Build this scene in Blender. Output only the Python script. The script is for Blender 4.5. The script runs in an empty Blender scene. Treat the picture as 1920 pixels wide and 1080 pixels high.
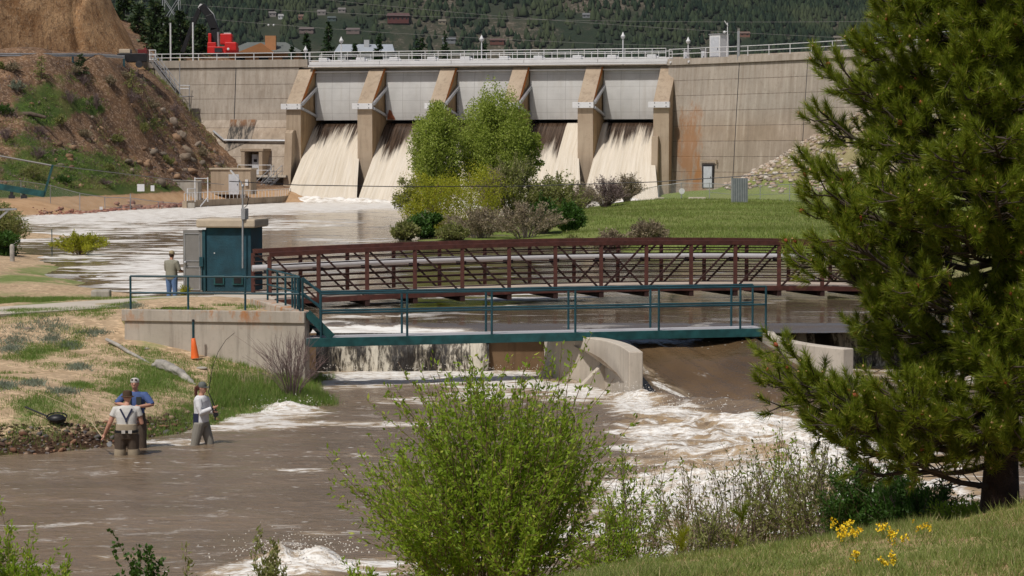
import bpy, math, random
import numpy as np
from mathutils import Vector, Matrix

S = bpy.context.scene
COL = S.collection
R = math.radians
HAZE = 1.5e-5
# ------------------------------------------------------------------ camera, sky, sun, exposure
FPX = 4500.0                       # focal length in pixels of the 1920-wide photograph
TILT = math.atan(247.0/FPX)
CAMZ = 4.6                         # metres above the pool behind the bridges (z = 0)
cam = bpy.data.objects.new("camera", bpy.data.cameras.new("camera"))
COL.objects.link(cam)
cam.location = (0, 0, CAMZ)
cam.rotation_euler = (R(90)-TILT, 0, 0)
cam.data.sensor_width = 36.0
cam.data.lens = FPX/1920*36
cam.data.clip_start = 0.3
cam.data.clip_end = 12000
S.camera = cam
S.view_settings.view_transform = 'Standard'
S.view_settings.look = 'None'
S.view_settings.gamma = 1
S.view_settings.exposure = 0.0
S.render.film_transparent = False
try:
    S.cycles.max_bounces = 8; S.cycles.transparent_max_bounces = 12
    S.cycles.use_denoising = True
except Exception: pass
SUN_EL, SUN_AZ = R(56), R(214)     # azimuth clockwise from +Y: sun behind the camera, to its left
w = bpy.data.worlds.new("World"); S.world = w; w.use_nodes = True
nt = w.node_tree; bg = nt.nodes['Background']
sky = nt.nodes.new('ShaderNodeTexSky'); sky.sky_type = 'NISHITA'; sky.sun_disc = False
sky.sun_elevation = SUN_EL; sky.sun_rotation = SUN_AZ; sky.dust_density = 3.0; sky.air_density = 0.8; sky.ozone_density = 0.6
nt.links.new(sky.outputs[0], bg.inputs[0]); bg.inputs[1].default_value = 0.062
sl = bpy.data.lights.new("sun", 'SUN'); sl.energy = 3.1; sl.angle = R(2); sl.color = (1.0, 0.955, 0.89)
sun = bpy.data.objects.new("sun", sl); COL.objects.link(sun)
sd = Vector((math.sin(SUN_AZ)*math.cos(SUN_EL), math.cos(SUN_AZ)*math.cos(SUN_EL), math.sin(SUN_EL)))
sun.rotation_euler = sd.to_track_quat('Z', 'Y').to_euler(); sun.location = (0, 0, 80)

# ------------------------------------------------------------------ placing helpers
CT, ST = math.cos(TILT), math.sin(TILT)
def P(px, py, Y):
    """point at distance Y whose picture position is (px, py)"""
    a, b = (px-960)/FPX, -(py-540)/FPX
    s = Y/(CT+b*ST)
    return Vector((a*s, Y, CAMZ+s*(b*CT-ST)))
def G(px, py, z):
    """point at height z seen at (px, py)"""
    a, b = (px-960)/FPX, -(py-540)/FPX
    s = (z-CAMZ)/(b*CT-ST)
    return Vector((a*s, s*(CT+b*ST), z))
def XY(px, Y): return (px-960)/FPX*Y
_HY = {}
def hit(px, py, zf, y0=8, y1=400):
    """first point of the surface zf met by the ray through (px, py)"""
    if (y0, y1) not in _HY: _HY[(y0, y1)] = np.exp(np.linspace(math.log(y0), math.log(y1), 900))
    Ys = _HY[(y0, y1)]; a, b = (px-960)/FPX, -(py-540)/FPX; s = Ys/(CT+b*ST); z = CAMZ+s*(b*CT-ST); g = z <= zf(a*s, Ys)
    i = int(np.argmax(g)) if g.any() else len(Ys)-1
    return P(px, py, float(Ys[i]))
def gridded(f, x0, x1, y0, y1, st):
    """fast bilinear table of a height function"""
    xs = np.arange(x0, x1+st, st); ys = np.arange(y0, y1+st, st); Z = f(*np.meshgrid(xs, ys))
    def g(x, y):
        u = np.clip((np.asarray(x, float)-x0)/st, 0, len(xs)-1.001); v = np.clip((np.asarray(y, float)-y0)/st, 0, len(ys)-1.001); i = u.astype(int); j = v.astype(int); u = u-i; v = v-j
        return Z[j, i]*(1-u)*(1-v)+Z[j, i+1]*u*(1-v)+Z[j+1, i]*(1-u)*v+Z[j+1, i+1]*u*v
    return g

def tps(pts):
    A = np.array(pts, float); n = len(A); c = A[:, :2].mean(0); sc = 30.0
    X = (A[:, :2]-c)/sc
    d = np.linalg.norm(X[:, None]-X[None], axis=2)
    K = np.where(d > 0, d*d*np.log(d+1e-12), 0)+np.eye(n)*2e-3
    Pm = np.c_[np.ones(n), X]
    M = np.zeros((n+3, n+3)); M[:n, :n] = K; M[:n, n:] = Pm; M[n:, :n] = Pm.T
    w_ = np.linalg.solve(M, np.r_[A[:, 2], 0, 0, 0])
    def f(x, y):
        x = np.asarray(x, float); y = np.asarray(y, float); sh = x.shape
        xx = (x.ravel()-c[0])/sc; yy = (y.ravel()-c[1])/sc
        out = w_[n]+w_[n+1]*xx+w_[n+2]*yy
        for i in range(n):
            r2 = (xx-X[i, 0])**2+(yy-X[i, 1])**2
            out += w_[i]*0.5*r2*np.log(r2+1e-12)
        return out.reshape(sh)
    return f

def _h(ix, iy, iz, seed):
    h = (ix.astype(np.int64)*374761393+iy.astype(np.int64)*668265263+iz.astype(np.int64)*2147483647+seed*974711) & 0xffffffff
    h = ((h ^ (h >> 13))*1274126177) & 0xffffffff
    return ((h ^ (h >> 16)) & 0xffff)/65535.0
def vn(x, y, z=0.0, seed=0):
    x, y, z = np.broadcast_arrays(np.asarray(x, float), np.asarray(y, float), np.asarray(z, float))
    ix, iy, iz = np.floor(x), np.floor(y), np.floor(z)
    fx, fy, fz = x-ix, y-iy, z-iz
    fx, fy, fz = [f*f*(3-2*f) for f in (fx, fy, fz)]
    o = 0
    for dx in (0, 1):
        for dy in (0, 1):
            for dz in (0, 1):
                wt = (fx if dx else 1-fx)*(fy if dy else 1-fy)*(fz if dz else 1-fz)
                o = o+wt*_h(ix+dx, iy+dy, iz+dz, seed)
    return o
def fbm(x, y, z=0.0, o=4, seed=0):
    a, t, s = 0.5, 0, 0
    for i in range(o):
        s = s+a*(vn(x, y, z, seed+i)-0.5); t += a; a *= 0.5; x, y, z = np.asarray(x)*2.03, np.asarray(y)*2.03, np.asarray(z)*2.03
    return s/t*2            # about -1..1
def sstep(a, b, x):
    t = np.clip((x-a)/(b-a), 0, 1); return t*t*(3-2*t)

# ------------------------------------------------------------------ object helpers
def tag(o, label, cat, group=None):
    if label: o['label'] = label
    if cat: o['category'] = cat
    if group: o['group'] = group
    return o
def root(name, loc, label, cat, group=None, rz=0.0):
    o = bpy.data.objects.new(name, None); COL.objects.link(o); o.location = loc; o.rotation_euler = (0, 0, rz)
    o.empty_display_size = 0.3
    return tag(o, label, cat, group)
def copy_tree(o, parent=None):
    c = o.copy(); COL.objects.link(c)
    if parent: c.parent = parent
    for ch in list(o.children): copy_tree(ch, c)
    return c
def rootof(o):
    v = Vector((0, 0, 0))
    while o is not None: v = v+Vector(o.location); o = o.parent
    return v
def mesh_np(name, V, F, mat, parent=None, smooth=False, local=False, attrs=None, mats=None, mi=None):
    """one mesh object from arrays; V in world space unless local"""
    V = np.asarray(V, np.float32)
    if parent is not None and not local: V = V-np.array(rootof(parent), np.float32)
    me = bpy.data.meshes.new(name)
    if isinstance(F, np.ndarray):
        k = F.shape[1]; me.vertices.add(len(V)); me.vertices.foreach_set('co', V.ravel())
        me.loops.add(F.size); me.loops.foreach_set('vertex_index', F.ravel().astype(np.int32))
        me.polygons.add(len(F)); me.polygons.foreach_set('loop_start', np.arange(0, F.size, k, dtype=np.int32))
        me.polygons.foreach_set('loop_total', np.full(len(F), k, np.int32))
    else:
        me.from_pydata([tuple(map(float, v)) for v in V], [], F)
    for m in (mats or [mat]): me.materials.append(m)
    if mi is not None: me.polygons.foreach_set('material_index', np.asarray(mi, np.int32))
    if smooth: me.polygons.foreach_set('use_smooth', np.ones(len(me.polygons), bool))
    if attrs:
        for k_, a in attrs.items():
            at = me.attributes.new(k_, 'FLOAT', 'POINT'); at.data.foreach_set('value', np.asarray(a, np.float32).ravel())
    me.update(calc_edges=True); me.validate()
    o = bpy.data.objects.new(name, me); COL.objects.link(o)
    if parent is not None: o.parent = parent
    return o

class MB:
    def __init__(s): s.v = []; s.f = []
    def add(s, V, F):
        n = len(s.v); s.v += [tuple(v) for v in V]; s.f += [tuple(i+n for i in f) for f in F]; return s
    def hexa(s, b, t):
        """bottom loop b and top loop t of equal length"""
        n = len(b); V = list(b)+list(t)
        F = [tuple(range(n))[::-1], tuple(range(n, 2*n))]+[(i, (i+1) % n, n+(i+1) % n, n+i) for i in range(n)]
        return s.add(V, F)
    def box(s, c, size, rz=0.0, M=None):
        hx, hy, hz = size[0]/2, size[1]/2, size[2]/2; c = Vector(c)
        m = M if M is not None else Matrix.Rotation(rz, 3, 'Z')
        q = [c+m @ Vector((x*hx, y*hy, -hz)) for x, y in ((-1, -1), (1, -1), (1, 1), (-1, 1))]
        up = m @ Vector((0, 0, 2*hz))
        return s.hexa(q, [a+up for a in q])
    def beam(s, a, b, wd, ht, up=(0, 0, 1)):
        a, b = Vector(a), Vector(b); d = (b-a).normalized(); u = Vector(up)
        if abs(d.dot(u)) > .98: u = Vector((0, 1, 0)) if abs(d.y) < .9 else Vector((1, 0, 0))
        x = d.cross(u).normalized(); z = x.cross(d).normalized()
        q = [x*(sx*wd/2)+z*(sz*ht/2) for sx, sz in ((-1, -1), (1, -1), (1, 1), (-1, 1))]
        return s.hexa([a+k for k in q], [b+k for k in q])
    def tube(s, pts, r, n=8, cap=True):
        pts = [Vector(p) for p in pts]; rs = r if isinstance(r, (list, tuple)) else [r]*len(pts)
        rings = []; prev = None
        for i, p in enumerate(pts):
            d = (pts[min(i+1, len(pts)-1)]-pts[max(i-1, 0)]).normalized()
            if prev is None:
                u = Vector((0, 0, 1)) if abs(d.z) < .9 else Vector((1, 0, 0)); x = d.cross(u).normalized()
            else: x = (prev-d*prev.dot(d)).normalized()
            prev = x; y = d.cross(x)
            rings.append([p+(x*math.cos(2*math.pi*k/n)+y*math.sin(2*math.pi*k/n))*rs[i] for k in range(n)])
        return s.rings(rings, cap)
    def rings(s, rings, cap=True):
        n = len(rings[0]); V = [v for r_ in rings for v in r_]; F = []
        for i in range(len(rings)-1):
            for k in range(n): F.append((i*n+k, i*n+(k+1) % n, (i+1)*n+(k+1) % n, (i+1)*n+k))
        if cap: F.append(tuple(range(n))[::-1]); F.append(tuple(range((len(rings)-1)*n, len(rings)*n)))
        return s.add(V, F)
    def ell(s, c, r, seg=12, rg=8, M=None):
        c = Vector(c); rr = []
        for i in range(rg+1):
            t = math.pi*i/rg; z = -math.cos(t); q = max(math.sin(t), .02)
            ring = []
            for k in range(seg):
                a = 2*math.pi*k/seg; v = Vector((math.cos(a)*q*r[0], math.sin(a)*q*r[1], z*r[2]))
                ring.append(c+(M @ v if M is not None else v))
            rr.append(ring)
        return s.rings(rr)
    def lathe(s, c, prof, n=16, M=None):
        c = Vector(c); rr = []
        for r_, z in prof:
            ring = []
            for k in range(n):
                v = Vector((math.cos(2*math.pi*k/n)*r_, math.sin(2*math.pi*k/n)*r_, z)); ring.append(c+(M @ v if M is not None else v))
            rr.append(ring)
        return s.rings(rr)
    def build(s, name, mat, parent=None, smooth=False, local=False, bevel=0.0):
        o = mesh_np(name, np.array([tuple(v) for v in s.v], float), s.f, mat, parent, smooth, local)
        if smooth:
            try: o.data.set_sharp_from_angle(angle=R(50))
            except Exception: pass
        if bevel:
            m = o.modifiers.new('bevel', 'BEVEL'); m.width = bevel; m.segments = 2; m.limit_method = 'ANGLE'
        return o
def struct(o): o['kind'] = 'structure'; return o
def stuff(o): o['kind'] = 'stuff'; return o

# ------------------------------------------------------------------ material helpers
class N:
    def __init__(s, name):
        s.m = bpy.data.materials.new(name); s.m.use_nodes = True; s.t = s.m.node_tree
        s.b = s.t.nodes['Principled BSDF']; s.tc = None
    def n(s, ty, **k):
        o = s.t.nodes.new(ty)
        for a, b in k.items(): setattr(o, a, b)
        return o
    def l(s, a, b): s.t.links.new(a, b)
    def put(s, sock, v):
        if hasattr(v, 'is_output') or isinstance(v, bpy.types.NodeSocket): s.l(v, sock)
        elif isinstance(v, (tuple, list)) and sock.type == 'RGBA' and len(v) == 3: sock.default_value = (*v, 1)
        else: sock.default_value = v
    def co(s, scale=(1, 1, 1), loc=(0, 0, 0), rot=(0, 0, 0)):
        if s.tc is None: s.tc = s.n('ShaderNodeTexCoord')
        mp = s.n('ShaderNodeMapping'); s.l(s.tc.outputs['Object'], mp.inputs[0])
        mp.inputs['Scale'].default_value = scale; mp.inputs['Location'].default_value = loc; mp.inputs['Rotation'].default_value = rot
        return mp.outputs[0]
    def xyz(s):
        if s.tc is None: s.tc = s.n('ShaderNodeTexCoord')
        x = s.n('ShaderNodeSeparateXYZ'); s.l(s.tc.outputs['Object'], x.inputs[0]); return x.outputs
    def noise(s, sc, det=4, vec=None, rough=.55, dist=0.0):
        o = s.n('ShaderNodeTexNoise'); s.l(vec if vec is not None else s.co(), o.inputs['Vector'])
        o.inputs['Scale'].default_value = sc; o.inputs['Detail'].default_value = det; o.inputs['Roughness'].default_value = rough
        o.inputs['Distortion'].default_value = dist
        return o.outputs['Fac']
    def vor(s, sc, vec=None, out='Distance', feat='F1'):
        o = s.n('ShaderNodeTexVoronoi', feature=feat); s.l(vec if vec is not None else s.co(), o.inputs['Vector']); o.inputs['Scale'].default_value = sc
        return o.outputs[out]
    def rng(s, v, a, b, c=0.0, d=1.0, smooth=False):
        o = s.n('ShaderNodeMapRange'); o.clamp = True
        if smooth: o.interpolation_type = 'SMOOTHSTEP'
        s.put(o.inputs[0], v)
        for i, q in enumerate((a, b, c, d)): s.put(o.inputs[i+1], q)
        return o.outputs[0]
    def math(s, op, a, b=0.0):
        o = s.n('ShaderNodeMath', operation=op); s.put(o.inputs[0], a); s.put(o.inputs[1], b); return o.outputs[0]
    def mix(s, f, a, b, bt='MIX'):
        o = s.n('ShaderNodeMix', data_type='RGBA', blend_type=bt); s.put(o.inputs[0], f); s.put(o.inputs[6], a); s.put(o.inputs[7], b)
        return o.outputs[2]
    def attr(s, name):
        o = s.n('ShaderNodeAttribute', attribute_name=name); return o.outputs['Fac']
    def rnd(s):
        return s.n('ShaderNodeNewGeometry').outputs['Random Per Island']
    def bump(s, h, st=.3, dist=.05):
        o = s.n('ShaderNodeBump'); s.put(o.inputs['Height'], h); o.inputs['Strength'].default_value = st; o.inputs['Distance'].default_value = dist
        s.l(o.outputs[0], s.b.inputs['Normal']); return o.outputs[0]
    def fin(s, col, rough=.8, metal=0.0, spec=.5):
        s.put(s.b.inputs['Base Color'], col); s.put(s.b.inputs['Roughness'], rough); s.put(s.b.inputs['Metallic'], metal)
        s.put(s.b.inputs['Specular IOR Level'], spec)
        return s.m
def solid(name, c, rough=.6, metal=0.0, var=.18, sc=3.0, bump=.1, spec=.4):
    k = N(name); n1 = k.noise(sc, 5); n2 = k.noise(sc*9, 3)
    d = tuple(x*(1-var) for x in c); e = tuple(min(1, x*(1+var)) for x in c)
    col = k.mix(k.rng(n1, .3, .7), d, e); col = k.mix(k.rng(n2, .45, .75, 0, .25), col, tuple(x*.6 for x in c))
    if bump: k.bump(n2, bump, .02)
    return k.fin(col, k.rng(n1, .3, .7, max(0, rough-.08), min(1, rough+.08)), metal, spec)
def leafmat(name, c1, c2, c3=None, trans=.35, rough=.55):
    k = N(name); r_ = k.rnd(); col = k.mix(r_, c1, c2)
    n = k.noise(1.7, 3); col = k.mix(k.rng(n, .38, .66), col, k.mix(r_, c2, c1))
    if c3: col = k.mix(k.rng(r_, .86, .9), col, c3)
    k.fin(col, rough, 0, .3)
    tr = k.n('ShaderNodeBsdfTranslucent'); k.put(tr.inputs[0], k.mix(.5, col, tuple(min(1, x*1.5) for x in c2)))
    mx = k.n('ShaderNodeMixShader'); mx.inputs[0].default_value = trans
    k.l(k.b.outputs[0], mx.inputs[1]); k.l(tr.outputs[0], mx.inputs[2]); k.l(mx.outputs[0], k.t.nodes['Material Output'].inputs[0])
    return k.m

# ------------------------------------------------------------------ vegetation helpers
def unit(v): return v/(np.linalg.norm(v, axis=-1, keepdims=True)+1e-9)
def leaves(Pp, D, L, W, rng, bend=.25):
    """rhombic leaves at Pp pointing along D"""
    n = len(Pp); D = unit(D); a = unit(np.cross(D, rng.normal(size=(n, 3)))); nn = np.cross(D, a)
    L = np.asarray(L).reshape(-1, 1)*np.ones((n, 1)); W = np.asarray(W).reshape(-1, 1)*np.ones((n, 1))
    v0 = Pp; v1 = Pp+D*L*.45+a*W*.5+nn*L*bend*.3; v2 = Pp+D*L; v3 = Pp+D*L*.45-a*W*.5+nn*L*bend*.3
    V = np.stack([v0, v1, v2, v3], 1).reshape(-1, 3); F = np.arange(4*n).reshape(n, 4)
    return V, F
def blades(Pp, D, L, W, rng):
    """thin triangles"""
    n = len(Pp); D = unit(D); a = unit(np.cross(D, rng.normal(size=(n, 3))))
    L = np.asarray(L).reshape(-1, 1)*np.ones((n, 1)); W = np.asarray(W).reshape(-1, 1)*np.ones((n, 1))
    V = np.stack([Pp-a*W*.5, Pp+a*W*.5, Pp+D*L], 1).reshape(-1, 3); return V, np.arange(3*n).reshape(n, 3)
def sticks(A, B, ra, rb, n=4):
    A, B = np.asarray(A, float), np.asarray(B, float); m = len(A); D = unit(B-A)
    up = np.where(np.abs(D[:, 2:3]) < .9, np.array([[0, 0, 1.]]), np.array([[1., 0, 0]])); x = unit(np.cross(D, up)); y = np.cross(D, x)
    ra = np.asarray(ra, float).reshape(-1, 1)*np.ones((m, 1)); rb = np.asarray(rb, float).reshape(-1, 1)*np.ones((m, 1))
    ang = [2*math.pi*k/n for k in range(n)]
    ring0 = np.stack([A+(x*math.cos(t)+y*math.sin(t))*ra for t in ang], 1); ring1 = np.stack([B+(x*math.cos(t)+y*math.sin(t))*rb for t in ang], 1)
    V = np.concatenate([ring0, ring1], 1).reshape(-1, 3)
    base = (np.arange(m)*2*n)[:, None, None]; q = np.array([(k, (k+1) % n, n+(k+1) % n, n+k) for k in range(n)])[None]
    return V, (base+q).reshape(-1, 4)
class Sk:
    def __init__(s): s.A = []; s.B = []; s.ra = []; s.rb = []
    def add(s, a, b, ra, rb): s.A.append(tuple(a)); s.B.append(tuple(b)); s.ra.append(ra); s.rb.append(rb)
    def path(s, pts, r0, r1):
        n = len(pts)-1
        for i in range(n): s.add(pts[i], pts[i+1], r0+(r1-r0)*i/n, r0+(r1-r0)*(i+1)/n)
    def build(s, name, mat, parent, n=5): 
        V, F = sticks(s.A, s.B, s.ra, s.rb, n); return mesh_np(name, V, F, mat, parent, smooth=True)

def shrub(loc, wd, ht, seed, leafm, stemm, label, name='shrub', cat='shrub', group=None, nst=40, per=26, L=.06, W=.02,
          spread=.55, bare=.35, dp=None, curve=.25, twr=.006, lean=(0, 0), sub=3, top=.75):
    """many stems fanning from a base, side twigs, leaves on the outer share of every stem"""
    rg = np.random.default_rng(seed); r_ = root(name, loc, label, cat, group); sk = Sk(); LP = []; LD = []
    loc = np.array(loc, float); dp = dp or wd
    for i in range(nst):
        az = rg.uniform(0, 2*math.pi); q = math.sqrt(rg.uniform(0, 1))
        tx, ty = math.cos(az)*q*wd/2, math.sin(az)*q*dp/2
        h = ht*(1-top*.6*q**2)*rg.uniform(.72, 1.0)
        b = loc+np.array([tx*.18, ty*.18, 0]); pts = [b]
        for k in range(1, 6):
            t = k/5; e = t**(1-curve)
            pts.append(b+np.array([tx*.85*t**(1+spread*.6)+lean[0]*t, ty*.85*t**(1+spread*.6)+lean[1]*t, h*e])+rg.normal(size=3)*.018*ht*t)
        sk.path(pts, twr*rg.uniform(.8, 1.5), twr*.35); pts = np.array(pts)
        for _ in range(sub):
            t0 = rg.uniform(.3, .85); kk = int(t0*5); f = t0*5-kk; p0 = pts[kk]*(1-f)+pts[min(kk+1, 5)]*f
            d = pts[5]-pts[3]; d = d/np.linalg.norm(d)+rg.normal(size=3)*.45; d[2] = abs(d[2])*.8+.2
            p1 = p0+d*ht*rg.uniform(.1, .24); sk.add(p0, p1, twr*.5, twr*.25)
            m = max(2, int(per*.35)); tt = rg.uniform(0.1, 1, m)[:, None]
            LP.append(p0+(p1-p0)*tt); LD.append(np.tile(d/np.linalg.norm(d), (m, 1))+rg.normal(size=(m, 3))*.7)
        tt = bare+(1-bare)*rg.uniform(0, 1, per)**.8; kk = np.minimum((tt*5).astype(int), 4); f = (tt*5-kk)[:, None]
        LP.append(pts[kk]*(1-f)+pts[kk+1]*f); d = unit(pts[kk+1]-pts[kk]); LD.append(d+rg.normal(size=(per, 3))*.65)
    sk.build('stems', stemm, r_, 4)
    LP, LD = np.concatenate(LP), np.concatenate(LD); n = len(LP)
    if leafm is not None:
        V, F = leaves(LP+rg.normal(size=(n, 3))*L*.3, LD, L*rg.uniform(.6, 1.25, n), W*rg.uniform(.7, 1.2, n), rg)
        mesh_np('foliage', V, F, leafm, r_)
    return r_

def cloudtree(loc, wd, ht, seed, leafm, stemm, label, name='tree', cat='tree', group=None, clumps=26, per=240, L=.3, W=.2, bot=.15, trunk=.12, conical=0.0, dp=None, vert=.85, cs=1.0, up=.2):
    """broad crown: trunk, limbs, and leaf clumps of uneven size spread through the crown's volume"""
    rg = np.random.default_rng(seed); r_ = root(name, loc, label, cat, group); loc = np.array(loc, float); dp = dp or wd
    sk = Sk(); LP = []
    hub = [loc+np.array([0, 0, ht*t])+np.array([rg.normal()*.03*wd, rg.normal()*.03*dp, 0])*t for t in (0, .2, .4, .6, .8)]
    sk.path(hub, trunk, trunk*.35)
    for i in range(clumps):
        while True:
            u = rg.uniform(-1, 1, 3)
            if u @ u < 1: break
        zt = (u[2]+1)/2; q = (1-conical*zt)
        c = loc+np.array([u[0]*wd/2*q*.82, u[1]*dp/2*q*.82, ht*(bot+(1-bot)*(.06+.86*zt))])
        j = hub[min(4, int(zt*4))]; sk.path([j, (j+c)/2+np.array([0, 0, -.03*ht]), c], trunk*.35, trunk*.08)
        s = cs*rg.uniform(.11, .23)*min(wd, ht)*(1-.4*conical*zt); m = int(per*rg.uniform(.6, 1.3))
        g = unit(rg.normal(size=(m, 3)))*(rg.uniform(.25, 1, (m, 1))**.6)*s*np.array([1.15, 1.15, vert]); LP.append(c+g)
    sk.build('trunk', stemm, r_, 5); LP = np.concatenate(LP); n = len(LP)
    D = rg.normal(size=(n, 3))+np.array([0, 0, up]); V, F = leaves(LP, D, L*rg.uniform(.6, 1.3, n), W*rg.uniform(.7, 1.2, n), rg)
    mesh_np('crown', V, F, leafm, r_); return r_

def conifer(loc, wd, ht, seed, leafm, stemm, label, name='pine_tree', cat='tree', group=None, n=1500, L=.35, W=.12, bot=.1, rag=.25, pw=.9):
    rg = np.random.default_rng(seed); r_ = root(name, loc, label, cat, group); loc = np.array(loc, float)
    sk = Sk(); sk.path([loc, loc+np.array([0, 0, ht*.5]), loc+np.array([0, 0, ht*.98])], ht*.02, ht*.004); LP = []; LD = []
    nb = max(24, int(n/26))
    for i in range(nb):
        t = (i+rg.uniform(0, 1))/nb; z = ht*(bot+(1-bot)*t); az = rg.uniform(0, 2*math.pi)
        r0 = wd/2*((1-t)**pw)*rg.uniform(1-rag, 1+rag*.5)+.02*ht*(1-t); d = np.array([math.cos(az), math.sin(az), 0])
        e = loc+d*r0+np.array([0, 0, z-r0*.18]); s = loc+np.array([0, 0, z]); sk.add(s, e, ht*.005, ht*.0015)
        m = max(3, int(n/nb*(.5+1.1*(1-t)))); tt = rg.uniform(.15, 1.02, m)[:, None]
        pp = s+(e-s)*tt+rg.normal(size=(m, 3))*np.array([.09, .09, .06])*wd*.5*(1-t*.6); LP.append(pp); LD.append(np.tile(d, (m, 1))+rg.normal(size=(m, 3))*.6+np.array([0, 0, -.05]))
    sk.build('trunk', stemm, r_, 4); LP, LD = np.concatenate(LP), np.concatenate(LD); k = len(LP)
    V, F = leaves(LP, LD, L*rg.uniform(.6, 1.3, k), W*rg.uniform(.7, 1.3, k), rg); mesh_np('crown', V, F, leafm, r_); return r_

def rocks(c_list, r_list, seed, squash=.7):
    """faceted stones; returns V, F"""
    rg = np.random.default_rng(seed)
    ph = (1+5**.5)/2
    b = unit(np.array([(-1, ph, 0), (1, ph, 0), (-1, -ph, 0), (1, -ph, 0), (0, -1, ph), (0, 1, ph), (0, -1, -ph), (0, 1, -ph), (ph, 0, -1), (ph, 0, 1), (-ph, 0, -1), (-ph, 0, 1)], float))
    f = np.array([(0, 11, 5), (0, 5, 1), (0, 1, 7), (0, 7, 10), (0, 10, 11), (1, 5, 9), (5, 11, 4), (11, 10, 2), (10, 7, 6), (7, 1, 8), (3, 9, 4), (3, 4, 2), (3, 2, 6), (3, 6, 8), (3, 8, 9), (4, 9, 5), (2, 4, 11), (6, 2, 10), (8, 6, 7), (9, 8, 1)])
    C = np.asarray(c_list, float); n = len(C); r_ = np.asarray(r_list, float).reshape(-1, 1, 1)
    Q, _ = np.linalg.qr(rg.normal(size=(n, 3, 3)))
    s = np.stack([rg.uniform(.75, 1.35, n), rg.uniform(.6, 1.1, n), rg.uniform(.45, .9, n)], 1)[:, None, :]
    v = (b[None]*s*rg.uniform(.8, 1.15, (n, 12, 1))) @ Q
    v[:, :, 2] *= squash
    V = (v*r_+C[:, None, :]).reshape(-1, 3); F = (np.arange(n)[:, None, None]*12+f[None]).reshape(-1, 3)
    return V, F

def grid(name, xs, ys, zf, mat, attrs=None, keep=None, yf=None):
    X, Y = np.meshgrid(xs, ys); Z = zf(X, Y); V = np.stack([X, Y, Z], -1).reshape(-1, 3); nx, ny = len(xs), len(ys)
    i = (np.arange(ny-1)[:, None]*nx+np.arange(nx-1)[None]).ravel(); F = np.stack([i, i+1, i+nx+1, i+nx], 1)
    if keep is not None:
        k = keep(X, Y).ravel(); F = F[k[F].any(1)]
        used = np.zeros(len(V), bool); used[F] = True; idx = np.cumsum(used)-1; F = idx[F]; sel = used
    else: sel = slice(None)
    at = {k_: np.broadcast_to(a(X, Y), X.shape).ravel()[sel] for k_, a in (attrs or {}).items()}
    return mesh_np(name, V[sel], F, mat, None, smooth=True, attrs=at)
# ------------------------------------------------------------------ materials
def foam_water(name, brown, deep, rough, sx, sc, bst, bdist, lo=.62, hi=.70, foamc=(.84, .82, .78), fine=9.0, speck=True, tan=(.42, .32, .21), dk=1.0, di=.6):
    k = N(name); D = k.attr('foam'); v = k.co((sx, 1, 1)); v2 = k.co((sx*.8, 1, 1), (7, 3, 0))
    n1 = k.noise(sc, 7, v, .66, di); n2 = k.noise(sc*.28, 3, v2); nf = k.noise(fine, 3, v2, .6)
    n1 = k.math('ADD', k.math('MULTIPLY', k.math('SUBTRACT', n1, .5), 1.7), .5); a = k.math('ADD', n1, k.math('MULTIPLY', D, dk)); a = k.math('ADD', a, k.math('MULTIPLY', k.math('SUBTRACT', n2, .5), .30))
    m = k.rng(a, lo, hi, 0, 1, True); m = k.math('MULTIPLY', m, k.rng(nf, .34, .56, .25, 1))
    if speck:
        sp = k.vor(fine*.9, k.co((sx*.7, 1, 1))); clus = k.rng(k.noise(sc*.35, 4, v2), .5, .66)
        s_ = k.math('MULTIPLY', k.rng(sp, .26, .14), clus); m = k.math('MAXIMUM', m, k.math('MULTIPLY', s_, k.rng(nf, .45, .6)))
    base = k.mix(k.rng(n2, .3, .7), deep, brown); base = k.mix(k.math('MULTIPLY', k.rng(a, lo-.16, lo, 0, .75), k.rng(D, .02, .14)), base, tan); m = k.math('MULTIPLY', m, k.rng(D, .0, .07, .3, 1)); sp2 = k.vor(fine*.55, k.co((sx*.6, 1, 1), (3, 1, 0))); m = k.math('MAXIMUM', m, k.math('MULTIPLY', k.rng(sp2, .17, .09), k.rng(k.noise(sc*.5, 5, v2), .49, .60, 0, .85))) if speck else m
    col = k.mix(m, base, foamc)
    b1 = k.noise(sc*1.6, 5, v, .6, .3); h = k.math('ADD', b1, k.math('MULTIPLY', m, .25)); h = k.math('ADD', h, k.math('MULTIPLY', nf, .18))
    k.bump(h, bst, bdist)
    m_ = k.fin(col, k.mix(m, (rough,)*3, (.75,)*3), 0, .5); k.b.inputs['IOR'].default_value = 1.33
    return m_
M = {}
M['river'] = foam_water('river_water', (.245, .178, .118), (.18, .13, .084), .16, .55, 2.0, .75, .10, lo=.60, hi=.80, tan=(.46, .335, .20), fine=13, dk=.84, di=.8)
M['pool'] = foam_water('pool_water', (.15, .112, .075), (.10, .075, .05), .10, .6, .5, .35, .10, fine=2.4, lo=.60, hi=.69, dk=1.2)
M['chute'] = foam_water('chute_water', (.19, .122, .064), (.055, .035, .018), .05, 1.8, .6, .3, .2, lo=.72, hi=.84, fine=7, dk=.8)
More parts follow.
